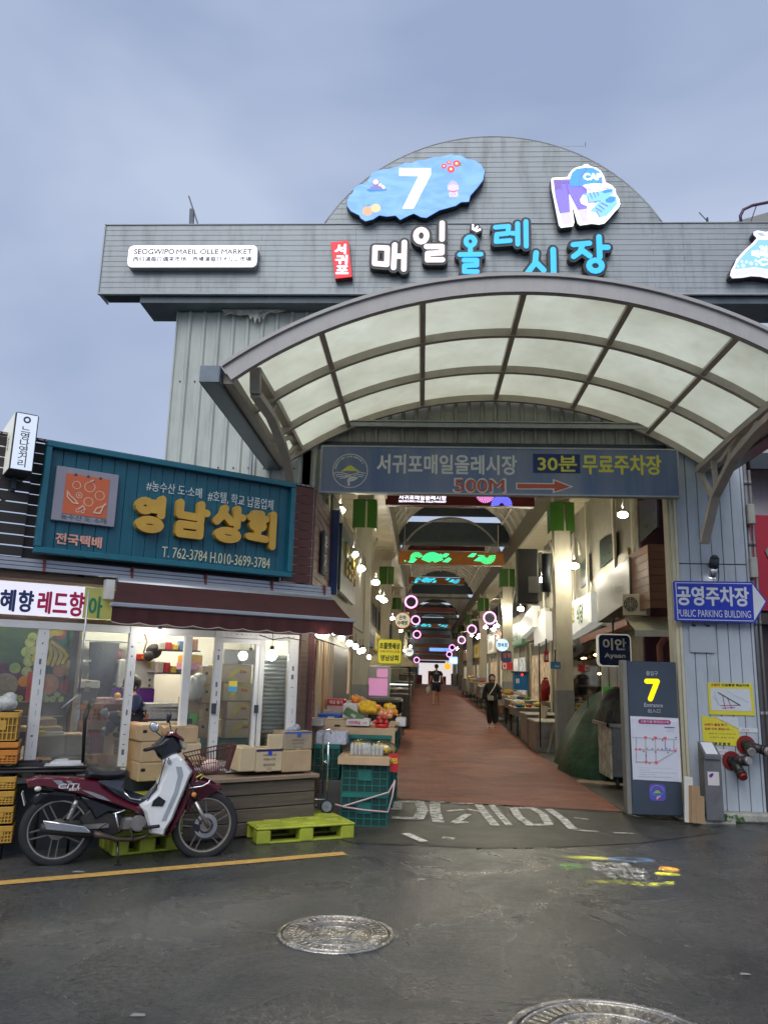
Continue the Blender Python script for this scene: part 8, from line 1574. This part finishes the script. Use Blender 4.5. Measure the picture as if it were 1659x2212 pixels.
def heap(name,c,r,m,lab,seed,cat='tarpaulin',lump=.12):
 rng=random.Random(seed);b=B();n1,n2=40,16;ph_=[rng.uniform(0,6.28)for _ in range(8)];vs=[]
 for j in range(n2+1):
  v=j/n2*math.pi/2
  for i in range(n1):
   u=2*math.pi*i/n1;k=1+lump*math.sin(3*u+ph_[0])*math.cos(2*v+ph_[1])+lump*.6*math.sin(7*u+ph_[2]+3*v)+lump*.35*math.sin(13*u+ph_[3]-5*v)+lump*.2*math.sin(23*u+ph_[4])-lump*.7*abs(math.sin(4*u+2.5*v+ph_[6]))**.5+lump*.3*abs(math.sin(9*u-6*v+ph_[7]));e=.72;cv=math.cos(v)**(.6 if r[2]<.8 else .95)
   vs.append((r[0]*k*math.copysign(abs(math.cos(u))**e,math.cos(u))*cv,r[1]*k*math.copysign(abs(math.sin(u))**e,math.sin(u))*cv,r[2]*(math.sin(v)**(.8 if r[2]<.8 else 1.0))*(1+.12*math.sin(2*u+ph_[5]))))
 b.add(vs,[(j*n1+i,j*n1+(i+1)%n1,(j+1)*n1+(i+1)%n1,(j+1)*n1+i)for j in range(n2)for i in range(n1)],True);solo(name,b,m,Tr(*c),lab,cat)
heap('green_tarpaulin',(3.52,14.6,-.05),(.98,2.2,1.42),mat('green_tarp',(.012,.058,.022),rough=.5,var=.55,scale=5,bump=1.0,bscale=7),'large dark green tarpaulin heaped over goods beside the first right column',3)
heap('black_tarpaulin',(3.25,12.85,.85),(.42,.55,.55),mat('black_tarp',(.008,.008,.009),rough=.5,var=.3,bump=.6,bscale=14),'black tarpaulin bundle on the steel cart behind the entrance kiosk',4)
STEEL=mat('stained_steel',(.34,.33,.30),rough=.38,metal=.5,var=.35,scale=5,dirt=.5)
t=thing('steel_cart','stained grey steel vendor cart with a patched side behind the entrance kiosk','cart',Tr(3.22,12.5,0));b=B();b.rbox(-.38,.5,-.4,.45,.18,.92,.02);part('body',b,mat('panel_grey',(.13,.135,.14),rough=.5,var=.2,dirt=.3),t)
b=B();b.box(-.405,-.381,-.36,.42,.16,.93);part('side_panel',b,mat('peeling_print',(.40,.38,.30),rough=.6,var=.6,scale=9,detail=9),t);b=B();b.box(-.46,.52,-.43,-.40,.90,.95);b.box(-.46,-.42,-.43,.6,.90,.95);part('rim',b,STEEL,t);[part('caster',B().cyl((x,y,0),(x,y,.18),.03,10),RUB,t)for x in(-.3,.4)for y in(-.3,.35)];b=B();b.box(-.12,-.0,-.45,-.431,.55,1.25);part('orange_board',b,mat('faded_orange_print',(.35,.13,.05),var=.5,scale=20),t)
p=atZ(*z3(620,1935),.05);b=B();b.beam((-.4,0,.03),(.9,-.55,.03),.10,.03);solo('plank',b,mat('bare_plank',(.42,.32,.18),rough=.7,var=.2),Tr(*p),'pale plank lying on the ground before the steel cart','plank');b=B();b.beam((.35,-.25,.05),(.8,-.45,.05),.06,.05);solo('red_plank',b,RED,Tr(*p),'red painted batten lying on the pale plank','plank')
b=B();b.cyl((-.03,0,0),(-.03,0,1.35),.012,8);p=atZ(*z3(535,1870),0);solo('thin_pole',b,DARK,Tr(*p),'thin dark pole standing in front of the steel cart','pole')
for i,(pa,h_,w_,lab)in enumerate((((1462,965),.95,.50,'tall pale board leaning on the end of the steel chest'),((1535,1015),.62,.45,'short pale board leaning on the green tarpaulin'))):
 p=atZ(*zP(*pa));b=B();b.cbox((0,0,h_/2),(.04,w_,h_),ry=13,rz=8);solo('leaning_board',b,mat('pale_board',(.55,.49,.38),rough=.6,var=.12),Tr(p.x+.02,p.y+.2,.0),lab,'board')
def chest(M,w,d,h,lab,col=STEEL,legs=0.0,lid=True):
 t=thing('steel_chest' if not legs else 'stall_table',lab,'chest' if not legs else 'table',M,'steel chests and tables along the right side of the aisle');b=B();b.rbox(0,w,0,d,legs,h,.015);part('body',b,col,t)
 if lid:b=B();b.rbox(-.03,w+.03,-.03,d+.03,h+.001,h+.04,.012);part('lid',b,mat('pale_lid',(.42,.40,.34),rough=.4,var=.15,dirt=.2),t)
 [part('leg',B().box(x,x+.05,y,y+.05,0,legs),DARK,t)for x in(.02,w-.07)for y in(.02,d-.07)]if legs else part('plinth',B().box(.06,w-.06,.05,d-.05,0,.07),WB,t)
 return t
spec=[(2.52,17.6,.95,1.3,.62,0,'nearest stainless chest with a pale lid beside the leaning boards'),(2.55,19.4,.9,1.2,.66,0,'second stainless chest on the right'),(2.5,21.2,.9,1.6,.70,.5,'table with scattered green goods beyond the second chest'),(2.6,23.6,.8,1.4,.78,.55,'table behind the woman in black'),(2.45,26,.9,1.8,.8,.5,'fifth table of the right row'),(2.5,29,.9,2.2,.85,.5,'sixth table of the right row'),(2.4,32.5,.9,2.5,.85,.4,'seventh table of the right row'),(2.4,36.5,.9,3,.9,.4,'eighth table of the right row'),(2.3,41,.9,4,.95,.3,'farthest long table of the right row')]
for(x,y,w,d,h,lg,lab)in spec:chest(Tr(x,y,gz(y)),w,d,h,lab,legs=lg)
rng=random.Random(31);gc=[(.55,.52,.48),(.10,.32,.05),(.62,.10,.05),(.65,.45,.08),(.05,.06,.08),(.6,.6,.62),(.06,.2,.45),(.35,.16,.08)];gn=['cream','green','red','amber','black','white','blue','brown'];pos=['front','middle','rear','aisle-side','wall-side','topmost','far','near']
for ti,(x,y,w,d,h,lg,lab)in enumerate(spec[2:],2):
 for k in range(8):
  gx,gy=x+rng.uniform(.08,w-.2),y+d*(k+.3)/8;s_=rng.uniform(.09,.2);ci=rng.randrange(8);b=B();z0_=gz(y)+h+.042
  if k%3==0:b.sph((0,0,s_*.5),s_,10,6,(1,.9,.5));nm,ct='goods_bag','bag'
  elif k%3==1:b.rbox(-s_,s_,-s_*.7,s_*.7,0,s_*.8,.01);nm,ct='goods_box','box'
  else:
   for q in range(5):b.sph((rng.uniform(-.08,.08),rng.uniform(-.08,.08),.04),.045,8,5)
   nm,ct='produce_heap','produce'
  solo(nm,b,mat('goods%d'%ci,gc[ci],rough=.5,var=.3,scale=18,bump=.3),Tr(gx,gy,z0_),'%s %s on the %s, %s of its row'%(gn[ci],{'bag':'bag','box':'box','produce':'heap of produce'}[ct],'right table with green goods' if ti==2 else 'table behind the woman' if ti==3 else '%s table of the right row'%nth[ti],('nearest','second','third','fourth','fifth','sixth','seventh','farthest')[k]),ct,'goods on the right tables')
p=atY(*zP(1275,425),20.5);t=thing('blue_box_stand','bright blue box with a red light on the right stall','box',Tr(*p));b=B();k_=.3918*.5925*20.5/1679;b.rbox(-60*k_,60*k_,0,.4,0,150*k_,.01);part('body',b,mat('azure_box',(.01,.16,.42),rough=.4,var=.1),t);b=B();b.box(-72*k_,75*k_,-.05,.45,150*k_+.002,165*k_);part('lid',b,mat('dark_teal_lid',(.02,.05,.07)),t);b=B();b.sph((10*k_,-.01,135*k_),.03,8,6);part('red_light',b,glow('red_dot',(1,.02,.02),3),t);b=B();b.box(-45*k_,-15*k_,-.004,-.001,60*k_,100*k_);part('note',b,WCARD,t)
t=thing('covered_cart','long stall cart under a black cover on the left of the aisle','cart',Tr(-.85,17.8,0));b=B();b.rbox(-.75,.42,0,2.2,.70,1.02,.05);part('cover',b,mat('black_cover',(.014,.013,.013),rough=.55,var=.3,bump=.5,bscale=9),t);b=B();b.rbox(-.7,.40,.05,2.15,.1,.69,.02);part('body',b,mat('cart_dark',(.05,.05,.045),rough=.5),t);[part('cover_edge',B().box(.421,.44,y,y+.03,z,1.0),DARK,t)for y,z in((0,.45),(2.1,.1))]
t=thing('glass_case','glass display case cart with a red panel and a khaki roof on the left','display case',Tr(-.75,22.5,gz(22)));b=B();b.rbox(-.6,.45,0,1.4,.05,.95,.02);part('base',b,mat('case_base',(.06,.055,.05),rough=.5),t);b=B();b.box(-.55,-.15,-.02,-.001,.6,.93);part('red_panel',b,REDC,t)
b=B();b.add([(-.6,.05,.96),(.42,.05,.96),(.42,.3,1.65),(-.45,.3,1.65)],[(0,1,2,3)],False);part('front_glass',b,glassmat('case_glass',(.7,.75,.75),.3),t);b=B();b.beam((-.6,.05,.95),(-.35,.3,1.7),.04);b.beam((.42,.05,.95),(.42,.3,1.7),.04);b.beam((-.35,.3,1.7),(.42,.3,1.7),.04);part('frame',b,BT,t);b=B();b.box(-.4,.38,.4,.44,1.2,1.23);part('shelf_light',b,glow('case_light',(.85,.95,1),3),t)
b=B();b.add([(-1.1,-.1,1.75),(.7,-.1,1.72),(.2,.6,2.05),(-.5,.6,2.08),(.7,1.5,1.75),(-1.1,1.5,1.75)],[(0,1,2,3),(1,4,2),(3,2,4,5),(0,3,5)],False);part('roof',b,mat('khaki_canvas',(.22,.18,.11),rough=.8,var=.2),t)
p=atY(*zc(1150,1850,350,1191)(760,2150),19);t=thing('lit_case','small refrigerated case glowing pink behind the pale panels','display case',Tr(*p));b=B();b.rbox(-.32,.3,0,.5,-1.2,.35,.02);part('case',b,CAB,t);b=B();b.box(-.28,.26,-.006,-.001,-.35,.05);b.box(-.0,.26,-.006,-.001,.08,.28);part('lit_window',b,glow('case_pink',(.8,.34,.62),.4),t)
rng=random.Random(41)
for k in range(8):
 y=26+k*5.2;h=rng.uniform(.8,1.1);t=chest(Tr(-1.15,y,gz(y)),.75,2.6,h,'%s low stall on the left side of the aisle counted past the glass case'%nth[k],mat('stall_dark%d'%(k%3),[(.06,.05,.045),(.20,.19,.17),(.10,.07,.05)][k%3],rough=.5,var=.2))
 t['group']='stalls along the left side of the aisle'
sc_=[(.45,.42,.35),(.10,.22,.12),(.45,.10,.04),(.50,.46,.36),(.05,.12,.30),(.48,.36,.06)]
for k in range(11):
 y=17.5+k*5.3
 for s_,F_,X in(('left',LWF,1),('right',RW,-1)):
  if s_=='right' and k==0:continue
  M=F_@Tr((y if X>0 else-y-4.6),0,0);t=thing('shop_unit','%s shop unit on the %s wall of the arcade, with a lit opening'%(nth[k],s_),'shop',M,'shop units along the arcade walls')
  b=B();b.rbox(.1,4.4,-.18,-.02,2.75,3.6,.02);part('sign_box',b,mat('unit_sign%d'%((k+X)%6),sc_[(k+X)%6],rough=.45,var=.08,emit=.35 if(k+X)%2 else 0),t)
  b=B();b.box(.3,2.0,-.012,-.002,.8,2.3);b.box(2.2,4.2,-.012,-.002,.9,2.3);part('lit_opening',b,mat('warm_shop%d'%(k%3),[(.55,.48,.34),(.42,.30,.18),(.50,.52,.50)][k%3],rough=.5,var=.75,scale=4,detail=8,emit=.5),t,kind='stuff')  # flat panel glows in place of a lit shop interior
  [part('door_post',B().box(x,x+.14,-.04,0,0,2.7),CRM,t)for x in(.1,2.02,4.28)]
  b=B();b.box(.3,1.9,-.03,-.0,3.95,5.0);b.box(2.4,4.0,-.03,0,3.95,5.0);part('upper_window',b,mat('night_pane',(.010,.012,.016)),t)
  b=B();letters(b,('매일시장','서귀포','올레','정육점','영남상회')[k%5],2.2,3.17,1.8,.45,-.181,.004,.02);part('lettering',b,KI if(k+X)%2 else WCARD,t)
t=thing('far_shopfront','bright white shopfront closing the far end of the aisle','shop',Tr(1,80,gz(80)));b=B();b.box(-4,5,0,.3,2.4,6.6);b.box(-4,-1.3,0,.3,0,2.4);b.box(2.6,5,0,.3,0,2.4);part('wall',b,CRG,t);b=B();b.box(-1.2,2.5,.1,.2,0,2.3);part('lit_glass',b,glow('far_glow',(.95,.90,.9),.62),t)  # glowing panel stands in for the bright opening at the far end
b=B();[b.box(x,x+w,-.1,.05,.0,h)for x,w,h in((-1.6,.7,.9),(-.3,.5,1.3),(.9,.6,.8),(2.0,.8,1.1))];part('display',b,mat('far_goods',(.35,.12,.12),var=.7,scale=6),t)
b=B();b.box(-.2,2.4,-.02,0,3.25,3.6);part('sign',b,glow('far_blue',(.15,.3,1),1.4),t)
# RIGHT EDGE of the street
t=thing('neighbour_building','white rendered neighbouring building with a red sign at the far right','building',Tr(4.6,10.6,0));b=B();b.box(-.15,8,.3,6,0,5.9);part('wall',b,mat('white_render',(.60,.60,.62),rough=.7,var=.06,dirt=.2),t)
b=B();b.box(-.2,3,.05,.29,2.55,3.85);sg2=part('red_sign',b,mat('sign_red',(.42,.012,.03),rough=.35,var=.06),t);b=B();b.poly([(.12,3.1),(.02,3.35),(.14,3.5),(.3,3.45),(.5,3.55),(.7,3.3),(.55,3.0),(.45,2.75),(.2,2.78),(.25,3.0)],.03,.048);part('sign_figure',b,mat('figure_grey',(.22,.20,.19)),sg2)
b=B();b.box(-.2,3,-.05,.29,2.36,2.5);b.box(-.2,3,.2,.29,0,2.36);part('shutter',b,mat('shop_dark',(.05,.035,.03),rough=.4),t);b=B();b.box(.05,.3,.17,.199,.3,1.9);part('lit_strip',b,glow('warm_door',(.9,.42,.15),.8),t);b=B();b.box(-.25,.5,-.35,.29,4.55,4.62);b.box(-.25,.5,-.35,-.3,4.4,4.55);part('ledge',b,DARK,t)
t=thing('bollard','yellow and blue banded steel post at the right edge of the road','bollard',Tr(4.02,9.25,0));b=B();b.cyl((0,0,0),(0,0,.95),.04,16);part('post',b,STEEL,t);b=B();b.cyl((0,0,.62),(0,0,.72),.042,16);part('blue_band',b,mat('band_blue',(.02,.08,.4)),t);b=B();b.cyl((0,0,.74),(0,0,.84),.042,16);part('yellow_band',b,mat('band_yellow',(.6,.5,.05)),t)
for i,(x,y,w,d,h,col,lab)in enumerate(((-16,12,8,8,2.5,(.32,.30,.28),'low grey house behind the fruit shop'),(9.8,12,9,8,6.4,(.40,.38,.35),'beige two-storey house beyond the white building'))):
 t=thing('house',lab,'building',Tr(x,y,0));b=B();b.box(0,w,0,d,0,h);part('wall',b,mat('house%d'%i,col,rough=.7,var=.1,dirt=.2),t);b=B();b.box(-.2,w+.2,-.2,d+.2,h,h+.15);part('roof',b,DARK,t)
 for k in range(3):b=B();b.box(.8+k*2.4,2.0+k*2.4,-.03,0,1.0,2.2);part('window',b,mat('night_pane',(.01,.012,.016)),t)
# PEOPLE IN THE AISLE
BLKC=mat('black_cloth',(.012,.012,.014),rough=.85,var=.25,bump=.3,bscale=30)
wy=23.6;wp=atY(1063,1568,wy);M=Tr(wp.x,wy,gz(wy));s=.955
J=dict(pelvis=(0,0,.86),waist=(0,0,1.0),chest=(0,.0,1.17),neck=(0,-.005,1.32),jaw=(0,-.02,1.375),head=(0,-.02,1.43),crown=(0,0,1.485),sh_l=(.15,0,1.23),el_l=(.22,.03,.98),wr_l=(.235,-.03,.76),sh_r=(-.15,0,1.23),el_r=(-.22,.03,.98),wr_r=(-.24,-.02,.75),
hip_l=(.08,0,.80),kn_l=(.085,-.03,.44),an_l=(.08,.02,.085),heel_l=(.08,.04,.045),toe_l=(.095,-.13,.035),hip_r=(-.08,0,.80),kn_r=(-.075,-.02,.44),an_r=(-.07,.02,.085),heel_r=(-.07,.04,.045),toe_r=(-.085,-.13,.035))
per=thing('person','woman in loose black clothes with a pale crossbody bag walking toward the gate','person',M);figure(per,J,.9)
garment('coat',[J['neck'],J['chest'],J['waist'],J['pelvis'],(0,0,.72),J['sh_l'],J['el_l'],(.235,-.02,.80),J['sh_r'],J['el_r'],(-.24,-.01,.79)],[(0,1),(1,2),(2,3),(3,4),(1,5),(5,6),(6,7),(1,8),(8,9),(9,10)],[(.06,.055),(.155,.12),(.165,.13),(.175,.14),(.16,.13),.08,.068,.06,.08,.068,.06],BLKC,per)
garment('trousers',[J['pelvis'],J['hip_l'],J['kn_l'],(.08,.01,.11),J['hip_r'],J['kn_r'],(-.07,.01,.11)],[(0,1),(1,2),(2,3),(0,4),(4,5),(5,6)],[.13,.105,.092,.075,.105,.092,.075],BLKC,per)
for d in 'lr':garment('shoe',[J['heel_'+d],J['toe_'+d]],[(0,1)],[.045,.036],mat('pale_trainer',(.5,.48,.42)),per);hand(per,J['wr_'+d],(0,-.05,-1),(0,-1,0),.85)
b=B();b.sph((0,.02,1.45),.105,16,12,(1,.95,1.0));b.sph((0,.045,1.38),.10,14,10,(1.0,.75,1.0));hr=part('hair',b,HAIR,per);face(per,J,(0,-1,0),.95)
b=B();b.sph((0,-.075,1.415),.066,14,10,(1,.55,1.15));part('face',b,SKN,per)
t=thing('shoulder_bag','pale grey crossbody bag with a long strap on the woman in black','bag',M);b=B();b.rbox(-.15,.03,-.23,-.17,.78,.93,.025);part('pouch',b,mat('bag_grey',(.34,.33,.28),rough=.5,var=.1),t);b=B();P=[(-.12,-.19,.92),(-.02,-.185,1.06),(.07,-.16,1.2),(.11,-.06,1.31),(.1,.06,1.3),(0,.15,1.1)];[b.beam(P[i],P[i+1],.028,.008,up=(0,-1,0))for i in range(5)];part('strap',b,mat('strap_pale',(.6,.58,.5)),t)
b=B();b.rbox(.19,.33,-.06,.06,.40,.66,.02);b.tube([(.21,0,.66),(.235,-.02,.76),(.29,0,.66)],.006,6);solo('shopping_bag',b,mat('brown_paper',(.22,.12,.05),rough=.7,var=.2),M,'brown shopping bag carried at the side of the woman in black','bag')
my=34;mp_=atY(942,1525,my);M=Tr(mp_.x,my,gz(my))
J=dict(pelvis=(0,0,.93),waist=(0,0,1.08),chest=(0,0,1.30),neck=(0,.01,1.47),jaw=(0,.03,1.53),head=(0,.03,1.60),crown=(0,.01,1.665),sh_l=(-.18,0,1.38),el_l=(-.25,-.02,1.10),wr_l=(-.30,.06,.86),sh_r=(.18,0,1.38),el_r=(.26,-.03,1.10),wr_r=(.31,.05,.86),
hip_l=(-.09,0,.87),kn_l=(-.12,-.10,.50),an_l=(-.14,-.28,.16),heel_l=(-.14,-.33,.12),toe_l=(-.15,-.22,.035),hip_r=(.09,0,.87),kn_r=(.10,.06,.48),an_r=(.10,.12,.09),heel_r=(.10,.09,.045),toe_r=(.11,.28,.035))
per=thing('person','man in a black T-shirt and dark shorts walking away up the aisle','person',M);figure(per,J,1)
garment('t_shirt',[J['neck'],J['chest'],J['waist'],J['pelvis'],J['sh_l'],(-.23,0,1.22),J['sh_r'],(.23,0,1.22)],[(0,1),(1,2),(2,3),(1,4),(4,5),(1,6),(6,7)],[(.06,.055),(.17,.125),(.155,.12),(.15,.12),.085,.075,.085,.075],mat('navy_tee',(.012,.014,.022),rough=.85),per)
b=B();b.box(-.09,.09,-.142,-.138,1.30,1.34);part('shirt_print',b,mat('print_pale',(.2,.2,.22)),per)
garment('shorts',[J['pelvis'],J['hip_l'],(-.115,-.08,.56),J['hip_r'],(.10,.05,.54)],[(0,1),(1,2),(0,3),(3,4)],[.145,.11,.10,.11,.10],mat('dark_shorts',(.015,.02,.035),rough=.85),per)
for d in 'lr':garment('shoe',[J['heel_'+d],J['toe_'+d]],[(0,1)],[.05,.042],mat('pale_trainer',(.5,.48,.42)),per);hand(per,J['wr_'+d],(0,.1,-1),(0,1,0),1)
b=B();b.sph((0,.005,1.635),.098,16,12,(.95,1.05,.95));part('hair',b,HAIR,per);face(per,J,(0,1,0),1)
b=B();b.sph((-.32,.06,.62),.13,12,10,(.9,.6,1.3));b.tube([(-.31,.06,.85),(-.32,.06,.74)],[.02,.05],8);solo('carrier_bag',b,mat('white_film',(.68,.68,.65)),M,'white plastic carrier bag in the left hand of the walking man','bag')
# PROJECTOR: light logo thrown on the road
tgt=atZ(1337,1880);src=Vector((fs(1298,605)[0],GY-.24,fs(1298,605)[1]-.02));d_=(tgt-src);dist=d_.length;d_.normalize()
sl=bpy.data.lights.new('projector_beam','SPOT');sl.energy=6000;sl.spot_size=R(27);sl.spot_blend=.12;sl.shadow_soft_size=.00008;sl.color=(1,.97,.92);ob=bpy.data.objects.new('projector_beam',sl);COL.objects.link(ob);ob.location=src;ob.rotation_euler=d_.to_track_quat('-Z','Y').to_euler()
q_=B();letters(q_,'서귀포',0,.19,.50,.17,0,.001,.0,res=2,smear=.005);letters(q_,'매일올레시장',0,.0,.66,.17,0,.001,.0,res=2,smear=.005);letters(q_,'올레시장',.03,-.19,.5,.15,0,.001,.0,res=2,smear=.005)
tris=[]
for f in q_.f:
 P=[(-q_.v[i][0],-q_.v[i][2])for i in f]
 for i in range(1,len(P)-1):tris.append((P[0],P[i],P[i+1]))
def intri(x,y,T):
 (a,b_,c)=T;s1_=(b_[0]-a[0])*(y-a[1])-(b_[1]-a[1])*(x-a[0]);s2_=(c[0]-b_[0])*(y-b_[1])-(c[1]-b_[1])*(x-b_[0]);s3_=(a[0]-c[0])*(y-c[1])-(a[1]-c[1])*(x-c[0]);return(s1_>=0 and s2_>=0 and s3_>=0)or(s1_<=0 and s2_<=0 and s3_<=0)
def tint(x,y,grid):
 if((x+.60)/.17)**2+((y-.06)/.10)**2<1:return 2
 if((x-.66)/.12)**2+((y-.10)/.09)**2<1:return 3
 if((x-.56)/.16)**2+((y+.08)/.06)**2<1:return 1
 e_=((x-.30)/.30)**2+((y-.42)/.08)**2
 if .45<e_<1:return 4
 if((x+.25)/.30)**2+((y-.42)/.06)**2<1:return 1 if x<0 else 3
 if abs(x+.02)<.52 and abs(y+.42+.03*math.sin(x*9))<.055 and math.sin(x*31)+math.cos(x*67+y*40)>-.1:return 1
 for T in tris:
  if intri(x,y,T):return 5
 return 0
NX,NY=150,92;sc0=.062/dist;sld=thing('projector_slide','tiny coloured glass slide clipped in front of the pillar spotlight','slide',Tr(*src))
ux=Vector((1,0,0));uy=Vector((0,1,0));b=B();S0=1.0
for i in range(NX):
 for j in range(NY):
  x,y=-.86+1.72*(i+.5)/NX,-.62+1.24*(j+.5)/NY;k=tint(x,y,0)
  if k==5:continue
  w,h=.86/NX,.62/NY;b.cur=k if k else 0
  vs=[]
  for(sx_,sy_)in((-1,-1),(1,-1),(1,1),(-1,1)):
   g=tgt+ux*((x+sx_*w)*.68)+uy*((y+sy_*h)*1.0);vs.append(tuple((g-src)*sc0))
  b.add(vs,[(0,1,2,3)],False)
for(xa,xb,ya,yb)in((-3,-.86,-3,3),(.86,3,-3,3),(-.86,.86,.62,3),(-.86,.86,-3,-.62)):
 b.cur=0;b.add([tuple((tgt+ux*(x*.68)+uy*(y*1.0)-src)*sc0)for x,y in((xa,ya),(xb,ya),(xb,yb),(xa,yb))],[(0,1,2,3)],False)
def film(n,c):
 m=bpy.data.materials.new(n);m.use_nodes=True;nt=m.node_tree;nt.nodes.remove(nt.nodes['Principled BSDF']);t=nt.nodes.new('ShaderNodeBsdfTransparent');t.inputs[0].default_value=c+(1,);nt.links.new(t.outputs[0],nt.nodes['Material Output'].inputs[0]);return m
part('slide',b,[mat('slide_black',(.005,.005,.005),rough=.8),film('film_yellow',(.75,.8,.02)),film('film_green',(.12,.45,.02)),film('film_orange',(.85,.38,.02)),film('film_blue',(.12,.35,.8))],sld,kind='stuff')
